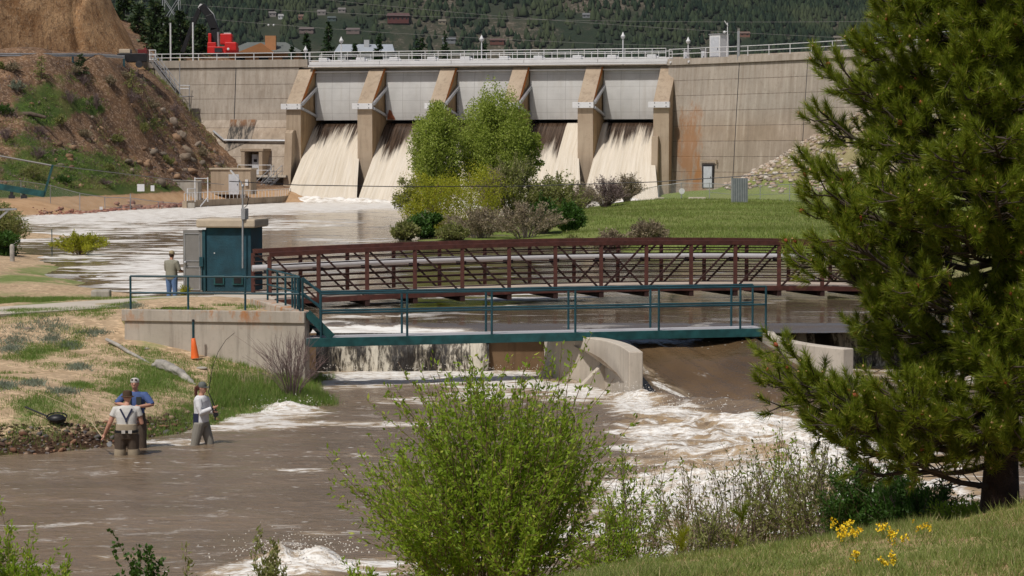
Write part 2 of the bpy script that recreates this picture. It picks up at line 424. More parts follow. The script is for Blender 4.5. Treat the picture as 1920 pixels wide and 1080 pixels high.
def ground(name, d1, d2, g1, g2, peb=1.0, sc=1.0, bump=.5, stone=None):
    k = N(name); g = k.attr('grass'); n1 = k.noise(.9*sc, 6, rough=.65); n2 = k.noise(6*sc, 5, rough=.7); n3 = k.noise(.25*sc, 3)
    dirt = k.mix(k.rng(n1, .35, .65), d1, d2); dirt = k.mix(k.rng(n2, .5, .68, 0, .55*peb), dirt, tuple(x*.5 for x in d1))
    v = k.vor(9*sc, out='Color'); s_ = k.n('ShaderNodeSeparateColor'); k.l(v, s_.inputs[0])
    dirt = k.mix(k.rng(s_.outputs[0], .72, .8, 0, .5*peb), dirt, stone or tuple(min(1, x*1.5) for x in d2))
    gr = k.mix(k.rng(n2, .35, .65), g1, g2); gr = k.mix(k.rng(n3, .45, .6, 0, .5), gr, tuple((a+b)/2 for a, b in zip(g2, d2)))
    a = k.math('ADD', k.math('ADD', g, k.math('MULTIPLY', n1, .9)), k.math('MULTIPLY', n2, .5))
    m = k.rng(a, 1.05, 1.32, 0, 1, True)
    dirt = k.mix(k.attr('sand'), dirt, k.mix(k.rng(n1, .3, .7), (.42, .26, .14), (.56, .37, .22))); dirt = k.mix(k.math('MULTIPLY', k.attr('wet'), k.rng(n2, .3, .5, .7, 1)), dirt, (.045, .024, .014)); m = k.math('MULTIPLY', m, k.rng(k.attr('wet'), 0, .6, 1, .25))
    col = k.mix(m, dirt, gr); k.bump(k.math('ADD', n2, k.math('MULTIPLY', n1, .8)), bump, .08/sc)
    return k.fin(col, .95, 0, .15)
M['bank'] = ground('bank_ground', (.40, .285, .175), (.52, .385, .25), (.13, .17, .05), (.22, .27, .09))
M['near'] = ground('near_bank_ground', (.33, .20, .115), (.44, .30, .18), (.16, .19, .05), (.27, .30, .10), sc=2.2)
M['hill'] = ground('hillside_ground', (.10, .065, .045), (.25, .145, .08), (.045, .075, .018), (.085, .125, .03), sc=.8, bump=.8, stone=(.42, .30, .21))
M['meadow'] = ground('meadow_ground', (.22, .20, .09), (.30, .26, .14), (.12, .165, .035), (.20, .25, .06), peb=.4, sc=.5)
def cliffm():
    k = N('cliff_rock'); n1 = k.noise(.35, 7, rough=.68, dist=.5); n2 = k.noise(2.2, 6, k.co((1, 1, .6)), .72)
    c = k.mix(k.rng(n1, .36, .62), (.27, .145, .068), (.52, .325, .175)); c = k.mix(k.rng(n2, .5, .62, 0, .65), c, (.17, .10, .06))
    c = k.mix(k.rng(k.noise(5, 4), .55, .7, 0, .5), c, (.58, .44, .30)); k.bump(k.math('ADD', n2, k.math('MULTIPLY', n1, 1.5)), .9, .35)
    return k.fin(c, .95, 0, .1)
M['cliff'] = cliffm()
def damcrete(name='dam_concrete', axis=0, lift=1.52, rust=True, base=((.285, .225, .165), (.40, .32, .245))):
    k = N(name); x = k.xyz(); n1 = k.noise(.35, 5, rough=.6); n2 = k.noise(3, 6, rough=.7); st = k.noise(1.0, 5, k.co((2.2, 2.2, .10)), .65)
    li = k.math('FLOOR', k.math('DIVIDE', x['Z'], lift)); wn = k.n('ShaderNodeTexWhiteNoise', noise_dimensions='1D'); k.l(li, wn.inputs['W'])
    c = k.mix(k.rng(n1, .3, .7), base[0], base[1]); c = k.mix(k.rng(wn.outputs[0], 0, 1, 0, .35), c, (.36, .33, .29))
    up = k.rng(x['Z'], 7.5, 9.5); c = k.mix(k.math('MULTIPLY', up, .5), c, (.38, .355, .315)); c = k.mix(k.rng(k.noise(.16, 3, k.co((1, 1, 2.2))), .45, .6, 0, .35), c, (.50, .43, .36))
    c = k.mix(k.rng(st, .47, .66, 0, .55), c, (.24, .19, .145)); c = k.mix(k.rng(st, .44, .3, 0, .32), c, (.64, .57, .48)); c = k.mix(k.rng(n2, .52, .7, 0, .35), c, (.20, .16, .12))
    fr = k.math('ABSOLUTE', k.math('SUBTRACT', k.math('FRACT', k.math('DIVIDE', x['Z'], lift)), .5))
    ln = k.math('MULTIPLY', k.rng(fr, .465, .49), k.rng(n2, .3, .6, .25, .9)); c = k.mix(ln, c, (.15, .12, .095))
    if rust:
        def blob(cx, cz, rx, rz, col, lo, hi, amt):
            nonlocal c
            dx = k.math('DIVIDE', k.math('SUBTRACT', x['X'], cx), rx); dz = k.math('DIVIDE', k.math('SUBTRACT', x['Z'], cz), rz)
            r2 = k.math('ADD', k.math('MULTIPLY', dx, dx), k.math('MULTIPLY', dz, dz))
            a = k.math('SUBTRACT', k.math('MULTIPLY', k.noise(.8, 7, k.co((1, 1, .45)), .72), 1.5), k.math('MULTIPLY', r2, .45))
            c = k.mix(k.rng(a, lo, hi, 0, amt), c, col)
        blob(DRX[0], 4.9, 2.0, 6.6, (.32, .14, .045), .46, .70, .65)
        blob(DRX[0]+1.2, 2.2, 1.7, 3.4, (.33, .15, .05), .52, .74, .55)
    k.bump(k.math('SUBTRACT', k.math('MULTIPLY', n2, .5), ln), .35, .05)
    return k.fin(c, .9, 0, .2)
def concrete(name, a, b, rust=0.0, sc=1.0, dark=.5):
    k = N(name); n1 = k.noise(.8*sc, 5); n2 = k.noise(7*sc, 6, rough=.7); st = k.noise(1.6*sc, 5, k.co((3, 3, .25)), .65)
    c = k.mix(k.rng(n1, .3, .7), a, b); c = k.mix(k.rng(st, .5, .68, 0, dark), c, tuple(x*.55 for x in a)); c = k.mix(k.rng(n2, .55, .72, 0, .35), c, tuple(x*.6 for x in a))
    if rust:
        x = k.xyz(); z = k.rng(x['Z'], rust-.55, rust-.1); n3 = k.noise(1.1, 7, k.co((1.4, 1.4, .7)), .75)
        c = k.mix(k.math('MULTIPLY', k.rng(n3, .5, .62, 0, .85), z), c, (.42, .17, .05))
    k.bump(n2, .3, .02); return k.fin(c, .92, 0, .2)
DRX = [0.0]
M['wallcrete'] = concrete('retaining_wall_concrete', (.38, .335, .28), (.50, .45, .385), rust=.72)
M['piercrete'] = concrete('chute_wall_concrete', (.48, .42, .345), (.60, .54, .46), dark=.35)
M['path'] = concrete('path_concrete', (.50, .445, .37), (.58, .52, .44), dark=.15)
M['box'] = concrete('block_concrete', (.33, .30, .26), (.43, .40, .35))
M['teal'] = solid('teal_paint', (.013, .058, .075), .5, var=.3, sc=2)
M['teald'] = solid('teal_paint_weathered', (.013, .075, .078), .55, var=.4, sc=4)
M['tealw'] = solid('teal_stucco', (.017, .062, .086), .85, var=.38, sc=2.2, bump=.6)
M['rustbrown'] = solid('weathering_steel', (.085, .028, .02), .62, var=.35, sc=5, bump=.2)
M['rustdark'] = solid('weathering_steel_beam', (.04, .016, .013), .7, var=.3, sc=5)
M['deckwood'] = solid('deck_boards', (.46, .38, .31), .8, var=.15, sc=2)
M['pipe'] = solid('grey_pipe_paint', (.50, .49, .50), .45, var=.06, sc=1)
M['whitem'] = solid('white_metal_paint', (.66, .66, .67), .45, var=.06, sc=1)
M['galv'] = solid('galvanised_steel', (.42, .43, .45), .45, .5, var=.12)
M['greym'] = solid('grey_paint', (.22, .21, .20), .55, var=.08)
M['darkm'] = solid('dark_metal_and_shade', (.03, .03, .035), .5)  # dark metal parts; also colours the shade behind the spillway gates
M['black'] = solid('black_plastic', (.012, .012, .014), .45)
M['blackm'] = solid('black_machine_paint', (.010, .010, .012), .55, bump=.05)
M['redm'] = solid('red_machine_paint', (.55, .02, .018), .4, var=.12)
M['redd'] = solid('dark_red_paint', (.14, .015, .015), .6)
M['orange'] = solid('orange_plastic', (.85, .16, .03), .5, var=.1)
M['doorw'] = solid('white_door_paint', (.52, .54, .58), .5, var=.1)
M['glass'] = solid('dark_window_glass', (.02, .022, .025), .12, var=.1, bump=0)
M['roofcap'] = solid('roof_slab_plaster', (.50, .42, .32), .85, var=.12)
M['gatew'] = None
def gatemat():
    k = N('spillway_gate_steel'); x = k.xyz(); n = k.noise(.6, 4); st = k.noise(1, 5, k.co((1.6, 1.6, .12)), .6)
    c = k.mix(k.rng(n, .3, .7), (.46, .455, .44), (.55, .545, .53)); c = k.mix(k.rng(st, .5, .7, 0, .35), c, (.36, .33, .28))
    fz = k.math('ABSOLUTE', k.math('SUBTRACT', k.math('FRACT', k.math('DIVIDE', x['Z'], 1.3)), .5)); fx = k.math('ABSOLUTE', k.math('SUBTRACT', k.math('FRACT', k.math('DIVIDE', x['X'], 1.93)), .5))
    c = k.mix(k.rng(k.math('MAXIMUM', fz, fx), .482, .495, 0, .6), c, (.25, .24, .23)); k.bump(n, .1, .02)
    return k.fin(c, .6, .0, .3)
M['gatew'] = gatemat()
M['gaterust'] = solid('rusted_steel', (.24, .07, .025), .85, var=.5, sc=1.5)
M['pierface'] = concrete('pier_face_concrete', (.345, .265, .19), (.44, .355, .265), dark=.5, sc=.5)
M['pierrust'] = None
def pierside():
    k = N('pier_side_concrete'); n = k.noise(.5, 6, rough=.7); st = k.noise(1, 5, k.co((1.5, 1.5, .2)), .65)
    e = k.attr('edge'); c = k.mix(k.rng(n, .3, .7), (.30, .20, .11), (.40, .29, .17)); c = k.mix(k.rng(st, .45, .65, 0, .5), c, (.15, .10, .06))
    a = k.math('ADD', e, k.math('MULTIPLY', k.math('SUBTRACT', k.noise(1.1, 6), .5), .8)); c = k.mix(k.rng(a, .30, .55, 0, .95), c, (.60, .20, .045))
    k.bump(n, .2, .05); return k.fin(c, .9, 0, .2)
M['pierrust'] = pierside()
M['rock'] = None
def rockm(name, cs):
    k = N(name); r_ = k.rnd(); n = k.noise(4, 5); rp = k.n('ShaderNodeValToRGB'); k.l(r_, rp.inputs[0]); rp.color_ramp.interpolation = 'CONSTANT'
    el = rp.color_ramp.elements
    while len(el) < len(cs): el.new(.5)
    for i, c in enumerate(cs): el[i].position = i/len(cs); el[i].color = (*c, 1)
    c = k.mix(k.rng(n, .4, .7, 0, .5), rp.outputs[0], (.10, .075, .055)); k.bump(n, .4, .05); return k.fin(c, .9, 0, .2)
M['riprap'] = rockm('pale_riprap', [(.50, .42, .34), (.58, .50, .42), (.40, .31, .24), (.48, .36, .27), (.62, .57, .50), (.30, .25, .21)])
M['redrock'] = rockm('red_riprap', [(.32, .14, .10), (.38, .20, .14), (.25, .11, .085), (.42, .27, .20), (.20, .12, .10)])
M['hillrock'] = rockm('hill_rock', [(.26, .15, .085), (.33, .21, .13), (.18, .11, .07), (.27, .21, .155), (.20, .165, .13)])
M['bankrock'] = rockm('bank_rock', [(.16, .08, .05), (.10, .06, .045), (.20, .17, .16), (.28, .15, .09), (.12, .11, .11), (.34, .24, .17)])
M['greyrock'] = rockm('grey_boulder', [(.23, .185, .14), (.26, .21, .165), (.20, .165, .13)])
M['bark'] = solid('pine_bark', (.045, .028, .021), .95, var=.5, sc=9, bump=.8)
M['branch'] = solid('pine_branch', (.060, .045, .035), .95, var=.3, sc=9)
M['stem'] = solid('willow_stem', (.22, .145, .09), .85, var=.3, sc=6)
M['stemg'] = solid('grey_twig', (.28, .23, .20), .9, var=.3, sc=6)
M['stemp'] = solid('purple_twig', (.20, .14, .13), .9, var=.3, sc=6)
M['deadwood'] = solid('bleached_wood', (.35, .325, .29), .9, var=.35, sc=5, bump=.6)
M['needle'] = leafmat('pine_needles', (.095, .15, .012), (.24, .29, .024), (.38, .37, .06), trans=.32, rough=.4)
M['bud'] = solid('pine_bud', (.52, .33, .16), .8, var=.3, sc=20)
M['cone_p'] = solid('pine_cone_red', (.30, .07, .03), .8, var=.3, sc=20)
M['willow'] = leafmat('willow_leaves', (.16, .27, .022), (.33, .45, .04), (.48, .52, .08), trans=.45)
M['cotton'] = leafmat('cottonwood_leaves', (.235, .31, .05), (.36, .43, .08), (.45, .49, .13), trans=.45)
M['yellowg'] = leafmat('yellow_green_leaves', (.26, .29, .02), (.40, .41, .03), (.50, .46, .05), trans=.45)
M['darkg'] = leafmat('dark_green_leaves', (.035, .085, .012), (.07, .15, .02), trans=.3)
M['olive'] = leafmat('olive_leaves', (.17, .20, .05), (.27, .28, .09), (.34, .31, .16), trans=.35)
M['dryleaf'] = leafmat('dry_brush', (.24, .19, .12), (.33, .27, .18), (.20, .20, .09), trans=.2)
M['sage'] = leafmat('sage_leaves', (.16, .19, .13), (.24, .27, .20), trans=.2)
M['purpleb'] = leafmat('bare_purple_brush', (.14, .10, .095), (.21, .16, .15), trans=.1)
M['spruce'] = leafmat('spruce_needles', (.018, .045, .014), (.035, .075, .022), (.06, .09, .025), trans=.15)
M['pineb'] = leafmat('background_pine', (.025, .050, .018), (.05, .085, .025), (.08, .10, .03), trans=.15)
M['grassb'] = leafmat('grass_blades', (.12, .20, .035), (.20, .30, .06), (.34, .30, .14), trans=.35)
M['grassn'] = leafmat('near_grass_blades', (.14, .21, .045), (.29, .32, .09), (.52, .42, .22), trans=.35)
M['drygrass'] = leafmat('dry_stalks', (.42, .34, .20), (.55, .46, .30), trans=.2)
M['flower'] = solid('yellow_petals', (.85, .60, .02), .6, var=.1, bump=0)

# ------------------------------------------------------------------ terrain
ZL = -1.2                         # level of the river below the weir
def W3(l): return [(lambda q: (q.x, q.y, q.z))(P(px, py, Y)) for px, py, Y in l]
def G3(l, z=None):
    o = []
    for t in l:
        q = G(t[0], t[1], t[2] if z is None else z); o.append((q.x, q.y, q.z))
    return o
bank_pts = G3([(-150, 860, -1.2), (0, 852, -1.2), (130, 848, -1.2), (200, 838, -1.2), (270, 822, -1.2), (350, 806, -1.2), (410, 787, -1.2), (480, 772, -1.2), (560, 768, -1.2), (655, 757, -1.2), (640, 742, -1.2), (585, 720, -1.2),
    (-150, 800, -.7), (0, 800, -.72), (130, 793, -.75), (220, 783, -.8), (330, 773, -.92), (400, 762, -1.03), (500, 757, -1.08), (580, 752, -1.1),
    (-150, 700, -.3), (0, 700, -.35), (150, 700, -.4), (300, 715, -.6), (430, 720, -.82), (520, 735, -1.0),
    (-150, 640, 0), (0, 640, -.05), (150, 640, -.1), (232, 645, -.12), (350, 672, -.45), (450, 690, -.68), (540, 703, -.88),
    (-150, 602, .2), (0, 600, .30), (120, 592, .33), (220, 585, .36), (-150, 590, .38), (0, 582, .39), (150, 573, .39), (300, 562, .39), (470, 558, .42),
    (-150, 560, .38), (0, 560, .33), (150, 552, .28), (0, 520, .25), (60, 500, .12), (0, 480, .15), (-100, 470, .2), (-150, 520, .4), (120, 535, .2),
    (240, 550, .03), (180, 529, 0), (110, 501, 0), (78, 479, 0), (60, 462, -.05), (0, 455, -.1), (-100, 450, 0)])
bank_pts += [(x, y, z) for x, y, z in ((-10.15, 62.0, .25), (-10.7, 64, .40), (-11.5, 66.5, .40), (-8.5, 77.6, .05), (-10, 76.3, .1), (-11.5, 77.2, -.08), (-7, 75.5, .1), (-5.6, 74, -.7), (-7, 70, .3), (-6.4, 67, .2), (-4.8, 68, -.9), (-3, 64, -1.9), (-3, 72, -1.2), (-3, 90, -1.5), (-3, 130, -1.5), (-12, 95, -1),
    (-14, 110, -1), (-14, 88, -.7), (-20, 130, -1), (-10, 84, -.8), (-30, 130, -.5), (-34, 100, .6), (-34, 60, .4), (-30, 45, -1.2), (-22, 41, -1.9), (-14, 43, -1.9), (-8, 46, -1.9), (-4, 52, -1.9), (-3.5, 58, -1.9), (-2.5, 54, -1.9), (-9, 44, -1.9), (-16, 120, -1.0), (-19, 118, -.6))]
_bf = gridded(tps(bank_pts), -45, 0, 36, 142, .25)
def bankz(x, y): return _bf(x, y)+.05*fbm(x*.9, y*.9, 0, 3, 5)*sstep(-1.4, -.9, _bf(x, y))
def ffoam(lst, x, y, z):
    o = np.zeros_like(np.asarray(x, float))
    for px, py, rx, ry, a in lst:
        c = G(px, py, z); e = G(px+rx, py, z); f = G(px, py-ry, z); g = G(px, py+ry, z)
        dx = (x-c.x)/(e.x-c.x); ry_ = np.where(y > c.y, f.y-c.y, c.y-g.y)
        o = o+a*np.exp(-(dx**2+((y-c.y)/ry_)**2))
    return o
gp = [(60, 625, 60, 18, .35), (20, 605, 120, 10, .3), (340, 600, 130, 10, .3), (230, 610, 40, 20, .3), (60, 670, 30, 8, .45), (130, 660, 22, 6, .4), (150, 712, 26, 6, .5), (225, 712, 28, 5, .4), (290, 690, 60, 25, .4), (470, 720, 110, 28, .7),
      (430, 740, 120, 16, .5), (600, 755, 60, 10, .6), (350, 730, 60, 20, .3), (90, 745, 70, 12, .28), (200, 770, 90, 14, .35), (330, 768, 60, 12, .4), (30, 760, 20, 30, .15), (20, 555, 60, 12, .6), (20, 590, 400, 8, .25), (180, 545, 100, 14, .3), (90, 520, 50, 20, .35),
      (225, 560, 50, 8, .3), (150, 525, 80, 10, .3), (300, 650, 50, 20, .3), (400, 560, 80, 6, .0)]
def bank_gr(x, y): return np.clip(ffoam(gp, x, y, -.3)+.22, 0, 1)
xs = np.arange(-32, -2.4, .16); ys = np.r_[np.arange(41, 62, .14), np.arange(62, 80, .2), np.arange(80, 138, .5)]
struct(grid('left_bank_ground', xs, ys, bankz, M['bank'], {'grass': bank_gr, 'wet': lambda X, Y: sstep(-.86, -.98, _bf(X, Y)+.07*fbm(X*2, Y*2, 0, 3, 7))*sstep(-6.6, -7.2, X)}, keep=lambda X, Y: (_bf(X, Y) > -1.9) & ~((X > -9.6) & (Y > 60.9) & (Y < 66) & (X < -5.6)) & ~((X > -6.2) & (Y > 59.5))))

# dirt held up behind the retaining wall
FZ = .60
fm = MB(); fm.hexa([(-9.72, 61.1, -.6), (-5.7, 60.5, -.6), (-6.9, 66.4, -.6), (-8, 69.2, -.6), (-11.6, 68.2, -.6), (-10.3, 63.0, -.6)], [(-9.72, 61.1, FZ-.1), (-5.7, 60.5, FZ), (-6.9, 66.4, FZ-.08), (-8, 69.2, FZ-.22), (-11.6, 68.2, .34), (-10.3, 63.0, .34)])
fo = fm.build('fill_ground', M['bank']); struct(fo)
at = fo.data.attributes.new('grass', 'FLOAT', 'POINT'); at.data.foreach_set('value', np.full(len(fo.data.vertices), .42, np.float32))

# path slab
SK = R(16.5); UX, UY = math.cos(SK), math.sin(SK)      # direction of the bridges; across them is (-UY, UX)
def pathmesh():
    top = [(-200, 592), (0, 575), (150, 565), (300, 556.5), (420, 553), (505, 552)]; bot = [(-200, 612), (0, 589), (150, 580), (300, 569), (420, 565), (515, 561)]
    a = [G(x, y, .42) for x, y in top]; b = [G(x, y, .42) for x, y in bot]; V = []; F = []
    for i, (p, q) in enumerate(zip(a, b)):
        V += [tuple(p), tuple(q), (q.x, q.y, .2), (p.x, p.y, .2)]
        if i: n = 4*i; F += [(n-4, n-3, n+1, n), (n-3, n-2, n+2, n+1), (n-1, n-4, n, n+3)]
    F += [(0, 3, 2, 1), (n, n+1, n+2, n+3)]
    return mesh_np('path', V, F, M['path'])
struct(pathmesh())

hill_pts = G3([(-200, 412), (0, 408), (60, 403), (150, 399), (250, 392), (350, 386), (450, 383), (560, 379)], 0)
hill_pts += [(x, y-7, -1.3) for x, y, z in hill_pts[:8]]
hill_pts += W3([(-200, 380, 186), (60, 380, 193), (200, 376, 208), (350, 373, 226), (450, 371, 236), (-200, 345, 200), (0, 345, 203), (150, 345, 210), (280, 345, 222), (400, 350, 236), (480, 350, 243), (545, 352, 246),
    (-200, 230, 207), (0, 230, 211), (150, 230, 220), (280, 230, 232), (360, 232, 243), (400, 290, 244), (430, 318, 247), (90, 290, 211), (230, 300, 224), (330, 300, 234),
    (-200, 112, 214), (0, 112, 219), (100, 111, 222), (200, 112, 228), (240, 113, 234), (290, 140, 243), (340, 195, 250), (365, 240, 251)])
hill_pts += [(x, y+9, 13.5) for x, y, z in W3([(-200, 112, 214), (0, 112, 219), (100, 111, 222), (200, 112, 228), (240, 113, 240)])]
hill_pts += [(x, y+24, 13.5) for x, y, z in W3([(-200, 112, 214), (0, 112, 219), (100, 111, 222), (200, 112, 228)])]
hill_pts += [(-19, 262, 4), (-26, 268, 6), (-12, 262, 1), (-38, 262, 13.3), (-36, 275, 13.4), (-12, 285, 8)]
_hf = gridded(tps(hill_pts), -64, -4, 168, 296, .5)
def hillz(x, y):
    z = _hf(x, y); k = sstep(1.5, 4, z)*sstep(13.3, 10.5, z)
    return z+k*(.75*fbm(x*.35, y*.35, 0, 4, 11)+.7*np.abs(fbm(x*.9, y*.9, 1, 4, 12)))
hg = [(50, 205, 50, 28, .75), (30, 165, 40, 22, .5), (155, 200, 26, 16, .8), (120, 300, 60, 26, .75), (200, 320, 60, 20, .8), (30, 265, 40, 14, .5), (150, 360, 190, 14, 1.0), (60, 325, 60, 20, .7), (285, 228, 20, 12, .6), (110, 140, 40, 16, .4), (200, 170, 30, 12, .3), (60, 235, 30, 10, .4)]
hgw = [(P(px, py, 205+(px/430)*40 - (0 if py < 300 else (py-300)*.12)), rx, ry, a) for px, py, rx, ry, a in hg]
def hill_gr(x, y):
    z = _hf(x, y); o = np.zeros_like(x)
    for c, rx, ry, a in hgw: o = o+a*np.exp(-(((x-c.x)/(rx*c.y/FPX))**2+((z-c.z)/(ry*c.y/FPX))**2))
    return np.clip(o*sstep(.9, 1.4, z)+.08*sstep(1, 2, z), 0, 1)
struct(grid('hillside', np.arange(-60, -9, .35), np.arange(172, 290, .4), hillz, M['hill'], {'grass': hill_gr, 'sand': lambda X, Y: sstep(1.5, 1.0, _hf(X, Y))}, keep=lambda X, Y: (_hf(X, Y) > -1.6)))

_dr = [(-700, 26), (0, 23), (150, 17), (205, 8.0), (235, 4.6), (255, 2.4), (270, .6), (285, -.5), (330, -2)]
def cliffz(x, y):
    px = x/y*FPX+960; cap = np.interp(px, [a for a, b in _dr], [b for a, b in _dr])
    y0 = 229+np.clip((px-0)/240, -.5, 1.2)*12+1.2*fbm(x*.12, x*.05, 0, 3, 3); t = np.clip((y-y0)/(6+cap*.35), 0, 1.6)
    h = cap*np.clip(t, 0, 1)**.62
    led = .55*fbm(x*.22, y*.22, h*.25, 5, 21)+.35*np.abs(fbm(x*.7, y*.5, h*.6, 4, 22))
    h = h+sstep(0, .25, t)*led*np.clip(cap/4, .1, 1)
    crack = np.exp(-((x-XY(150, 238)-.35*np.sin(h*.8))/.28)**2); return 13.3+h-crack*1.4*sstep(0.5, 2.5, h)
struct(grid('rock_cliff', np.arange(-75, -33.0, .3), np.arange(224, 275, .3), cliffz, M['cliff'], keep=lambda X, Y: (cliffz(X, Y) > 13.36) & (X/Y*FPX+960 < 284)))

mead_pts = G3([(740, 452), (850, 451), (1080, 456), (1150, 470), (1300, 478), (1500, 480), (1700, 482), (1950, 482), (2200, 482)], 0)
mead_pts += [(x, y-9, -1.4) for x, y, z in mead_pts]
mead_pts += [(XY(760, 150), 150, 0), (XY(740, 150), 155, -1), (XY(830, 170), 170, 0), (XY(800, 180), 180, -1), (XY(1000, 190), 190, 0), (XY(960, 197), 197, -1), (XY(1120, 215), 215, 0), (XY(1215, 236), 236, .1), (XY(1150, 232), 232, -1.2), (XY(1000, 215), 215, -1.2),
    (XY(850, 200), 200, -1.2), (XY(1205, 244), 244, -1), (XY(700, 150), 150, -1.3)]
mead_pts += W3([(850, 441, 143), (1000, 442, 140), (1000, 405, 175), (1100, 445, 128), (1200, 450, 120), (1400, 450, 118), (1700, 452, 116), (2000, 452, 116), (1300, 400, 165), (1450, 400, 165), (1150, 398, 180), (1300, 372, 212), (1240, 364, 238), (1340, 357, 236), (1400, 354, 232),
    (1480, 372, 213), (1600, 376, 203), (1800, 380, 193), (2000, 380, 190), (1480, 288, 224), (1590, 238, 219), (1700, 200, 214), (1850, 130, 206), (1980, 92, 200), (2200, 90, 190), (1420, 325, 230), (1370, 352, 234)])
mead_pts += [(XY(px, Y), Y, z) for px in (1180, 1300, 1400, 1520, 1700, 1900) for Y, z in ((135, .48), (152, .6), (172, .72), (190, .82)) if not (px < 1250 and Y > 180)]+[(XY(px, 204), 204, .9) for px in (1240, 1320, 1400, 1460)]
_mf = gridded(tps(mead_pts), -15, 66, 96, 268, .5)
def meadz(x, y): return np.minimum(_mf(x, y), 13.7)+.10*fbm(x*.3, y*.3, 0, 3, 31)
def mead_gr(x, y):
    z = _mf(x, y); return np.where(y < 198, .95, .8)-.8*sstep(2.0, 3.0, z)
struct(grid('meadow_ground', np.arange(-9, 62, .5), np.arange(100, 262, .6), meadz, M['meadow'], {'grass': mead_gr}, keep=lambda X, Y: (_mf(X, Y) > -1.5) & ((Y < 243-(X-14)*.2) | (X > 30))))

near_pts = W3([(2100, 930, 19.8), (1920, 946, 19.5), (1880, 952, 19.2), (1740, 992, 18.3), (1640, 1022, 17.6), (1440, 1046, 17.0), (1200, 1070, 16.5), (1000, 1100, 15.8), (800, 1135, 15), (500, 1200, 14.5), (0, 1290, 14), (960, 1400, 9.5), (1900, 1400, 9.5), (0, 1500, 9.5)])
e = list(near_pts[:11])
near_pts += [(x, y+3.2, z-1.0) for x, y, z in e]+[(x, y+7.5, z-1.9-.02*max(0, x)) for x, y, z in e]+[(x*1.15, y+13, -1.9) for x, y, z in e]+[(0, 0, 2.9), (-4, 4, 2.8), (4, 4, 3.0), (0, -10, 3.2), (10, 0, 3.1), (-10, 0, 2.9), (12, 14, 2.4), (-12, 12, 2)]
_nf = gridded(tps(near_pts), -20, 22, -14, 38, .2)
def nearz(x, y): return _nf(x, y)+.035*fbm(x*1.3, y*1.3, 0, 4, 41)
def near_gr(x, y): return np.clip(.80+.40*fbm(x*.6, y*.6, 0, 3, 44)-.75*np.exp(-(((x-3.4)/1.2)**2+((y-18.3)/1.0)**2))-.2*np.exp(-(((x-1.9)/.9)**2+((y-15.9)/.7)**2)), 0, 1)
struct(grid('near_bank_ground', np.arange(-16, 16, .11), np.r_[np.arange(-12, 8, .8), np.arange(8, 34, .11)], nearz, M['near'], {'grass': lambda X, Y: near_gr(X, Y)*.6}, keep=lambda X, Y: _nf(X, Y) > -1.9))

# one broad sheet under everything, out to the foot of the mountain, and the mountain
gsx = np.linspace(-900, 900, 60); gsy = np.r_[np.linspace(-60, 300, 30), np.linspace(340, 3000, 60)]
def valley(x, y): return -2.6+15.6*sstep(262, 300, y)*sstep(20, -10, np.abs(x-0)-90)*(1)+.0*x
def valley2(x, y): return np.where(y < 262, -2.6, -2.6+sstep(262, 330, y)*14.5+np.clip((y-330)/1900, 0, 1)*50*0+4*fbm(x*.004, y*.004, 0, 3, 50)*sstep(400, 900, y))
M['valley'] = ground('valley_ground', (.16, .13, .08), (.22, .18, .12), (.05, .075, .03), (.08, .11, .04), sc=.02)
struct(grid('valley_ground', gsx, gsy, valley2, M['valley'], {'grass': lambda X, Y: .5+0*X}))
def mtz(x, y):
    t = (y-2300)/1500.0
    z = -5+sstep(0, .22, t)*95+np.clip(t-.12, 0, 2)*640+30*fbm(x*.0022, y*.0018, 0, 4, 61)*sstep(.05, .3, t)+.22*x*0
    return z+18*np.abs(fbm(x*.008, y*.006, 0, 3, 62))*sstep(.1, .3, t)
M['mount'] = ground('mountain_ground', (.06, .055, .038), (.11, .09, .068), (.016, .026, .016), (.028, .040, .022), sc=.05, stone=(.2, .17, .14))
struct(grid('mountain', np.arange(-1500, 1501, 22), np.arange(2280, 3700, 25), mtz, M['mount'], {'grass': lambda X, Y: .62+.5*fbm(X*.012, Y*.012, 0, 3, 63)}))

bankzh = gridded(bankz, -34, -1.5, 40, 140, .12); hillzh = gridded(hillz, -60, -8, 172, 290, .25)
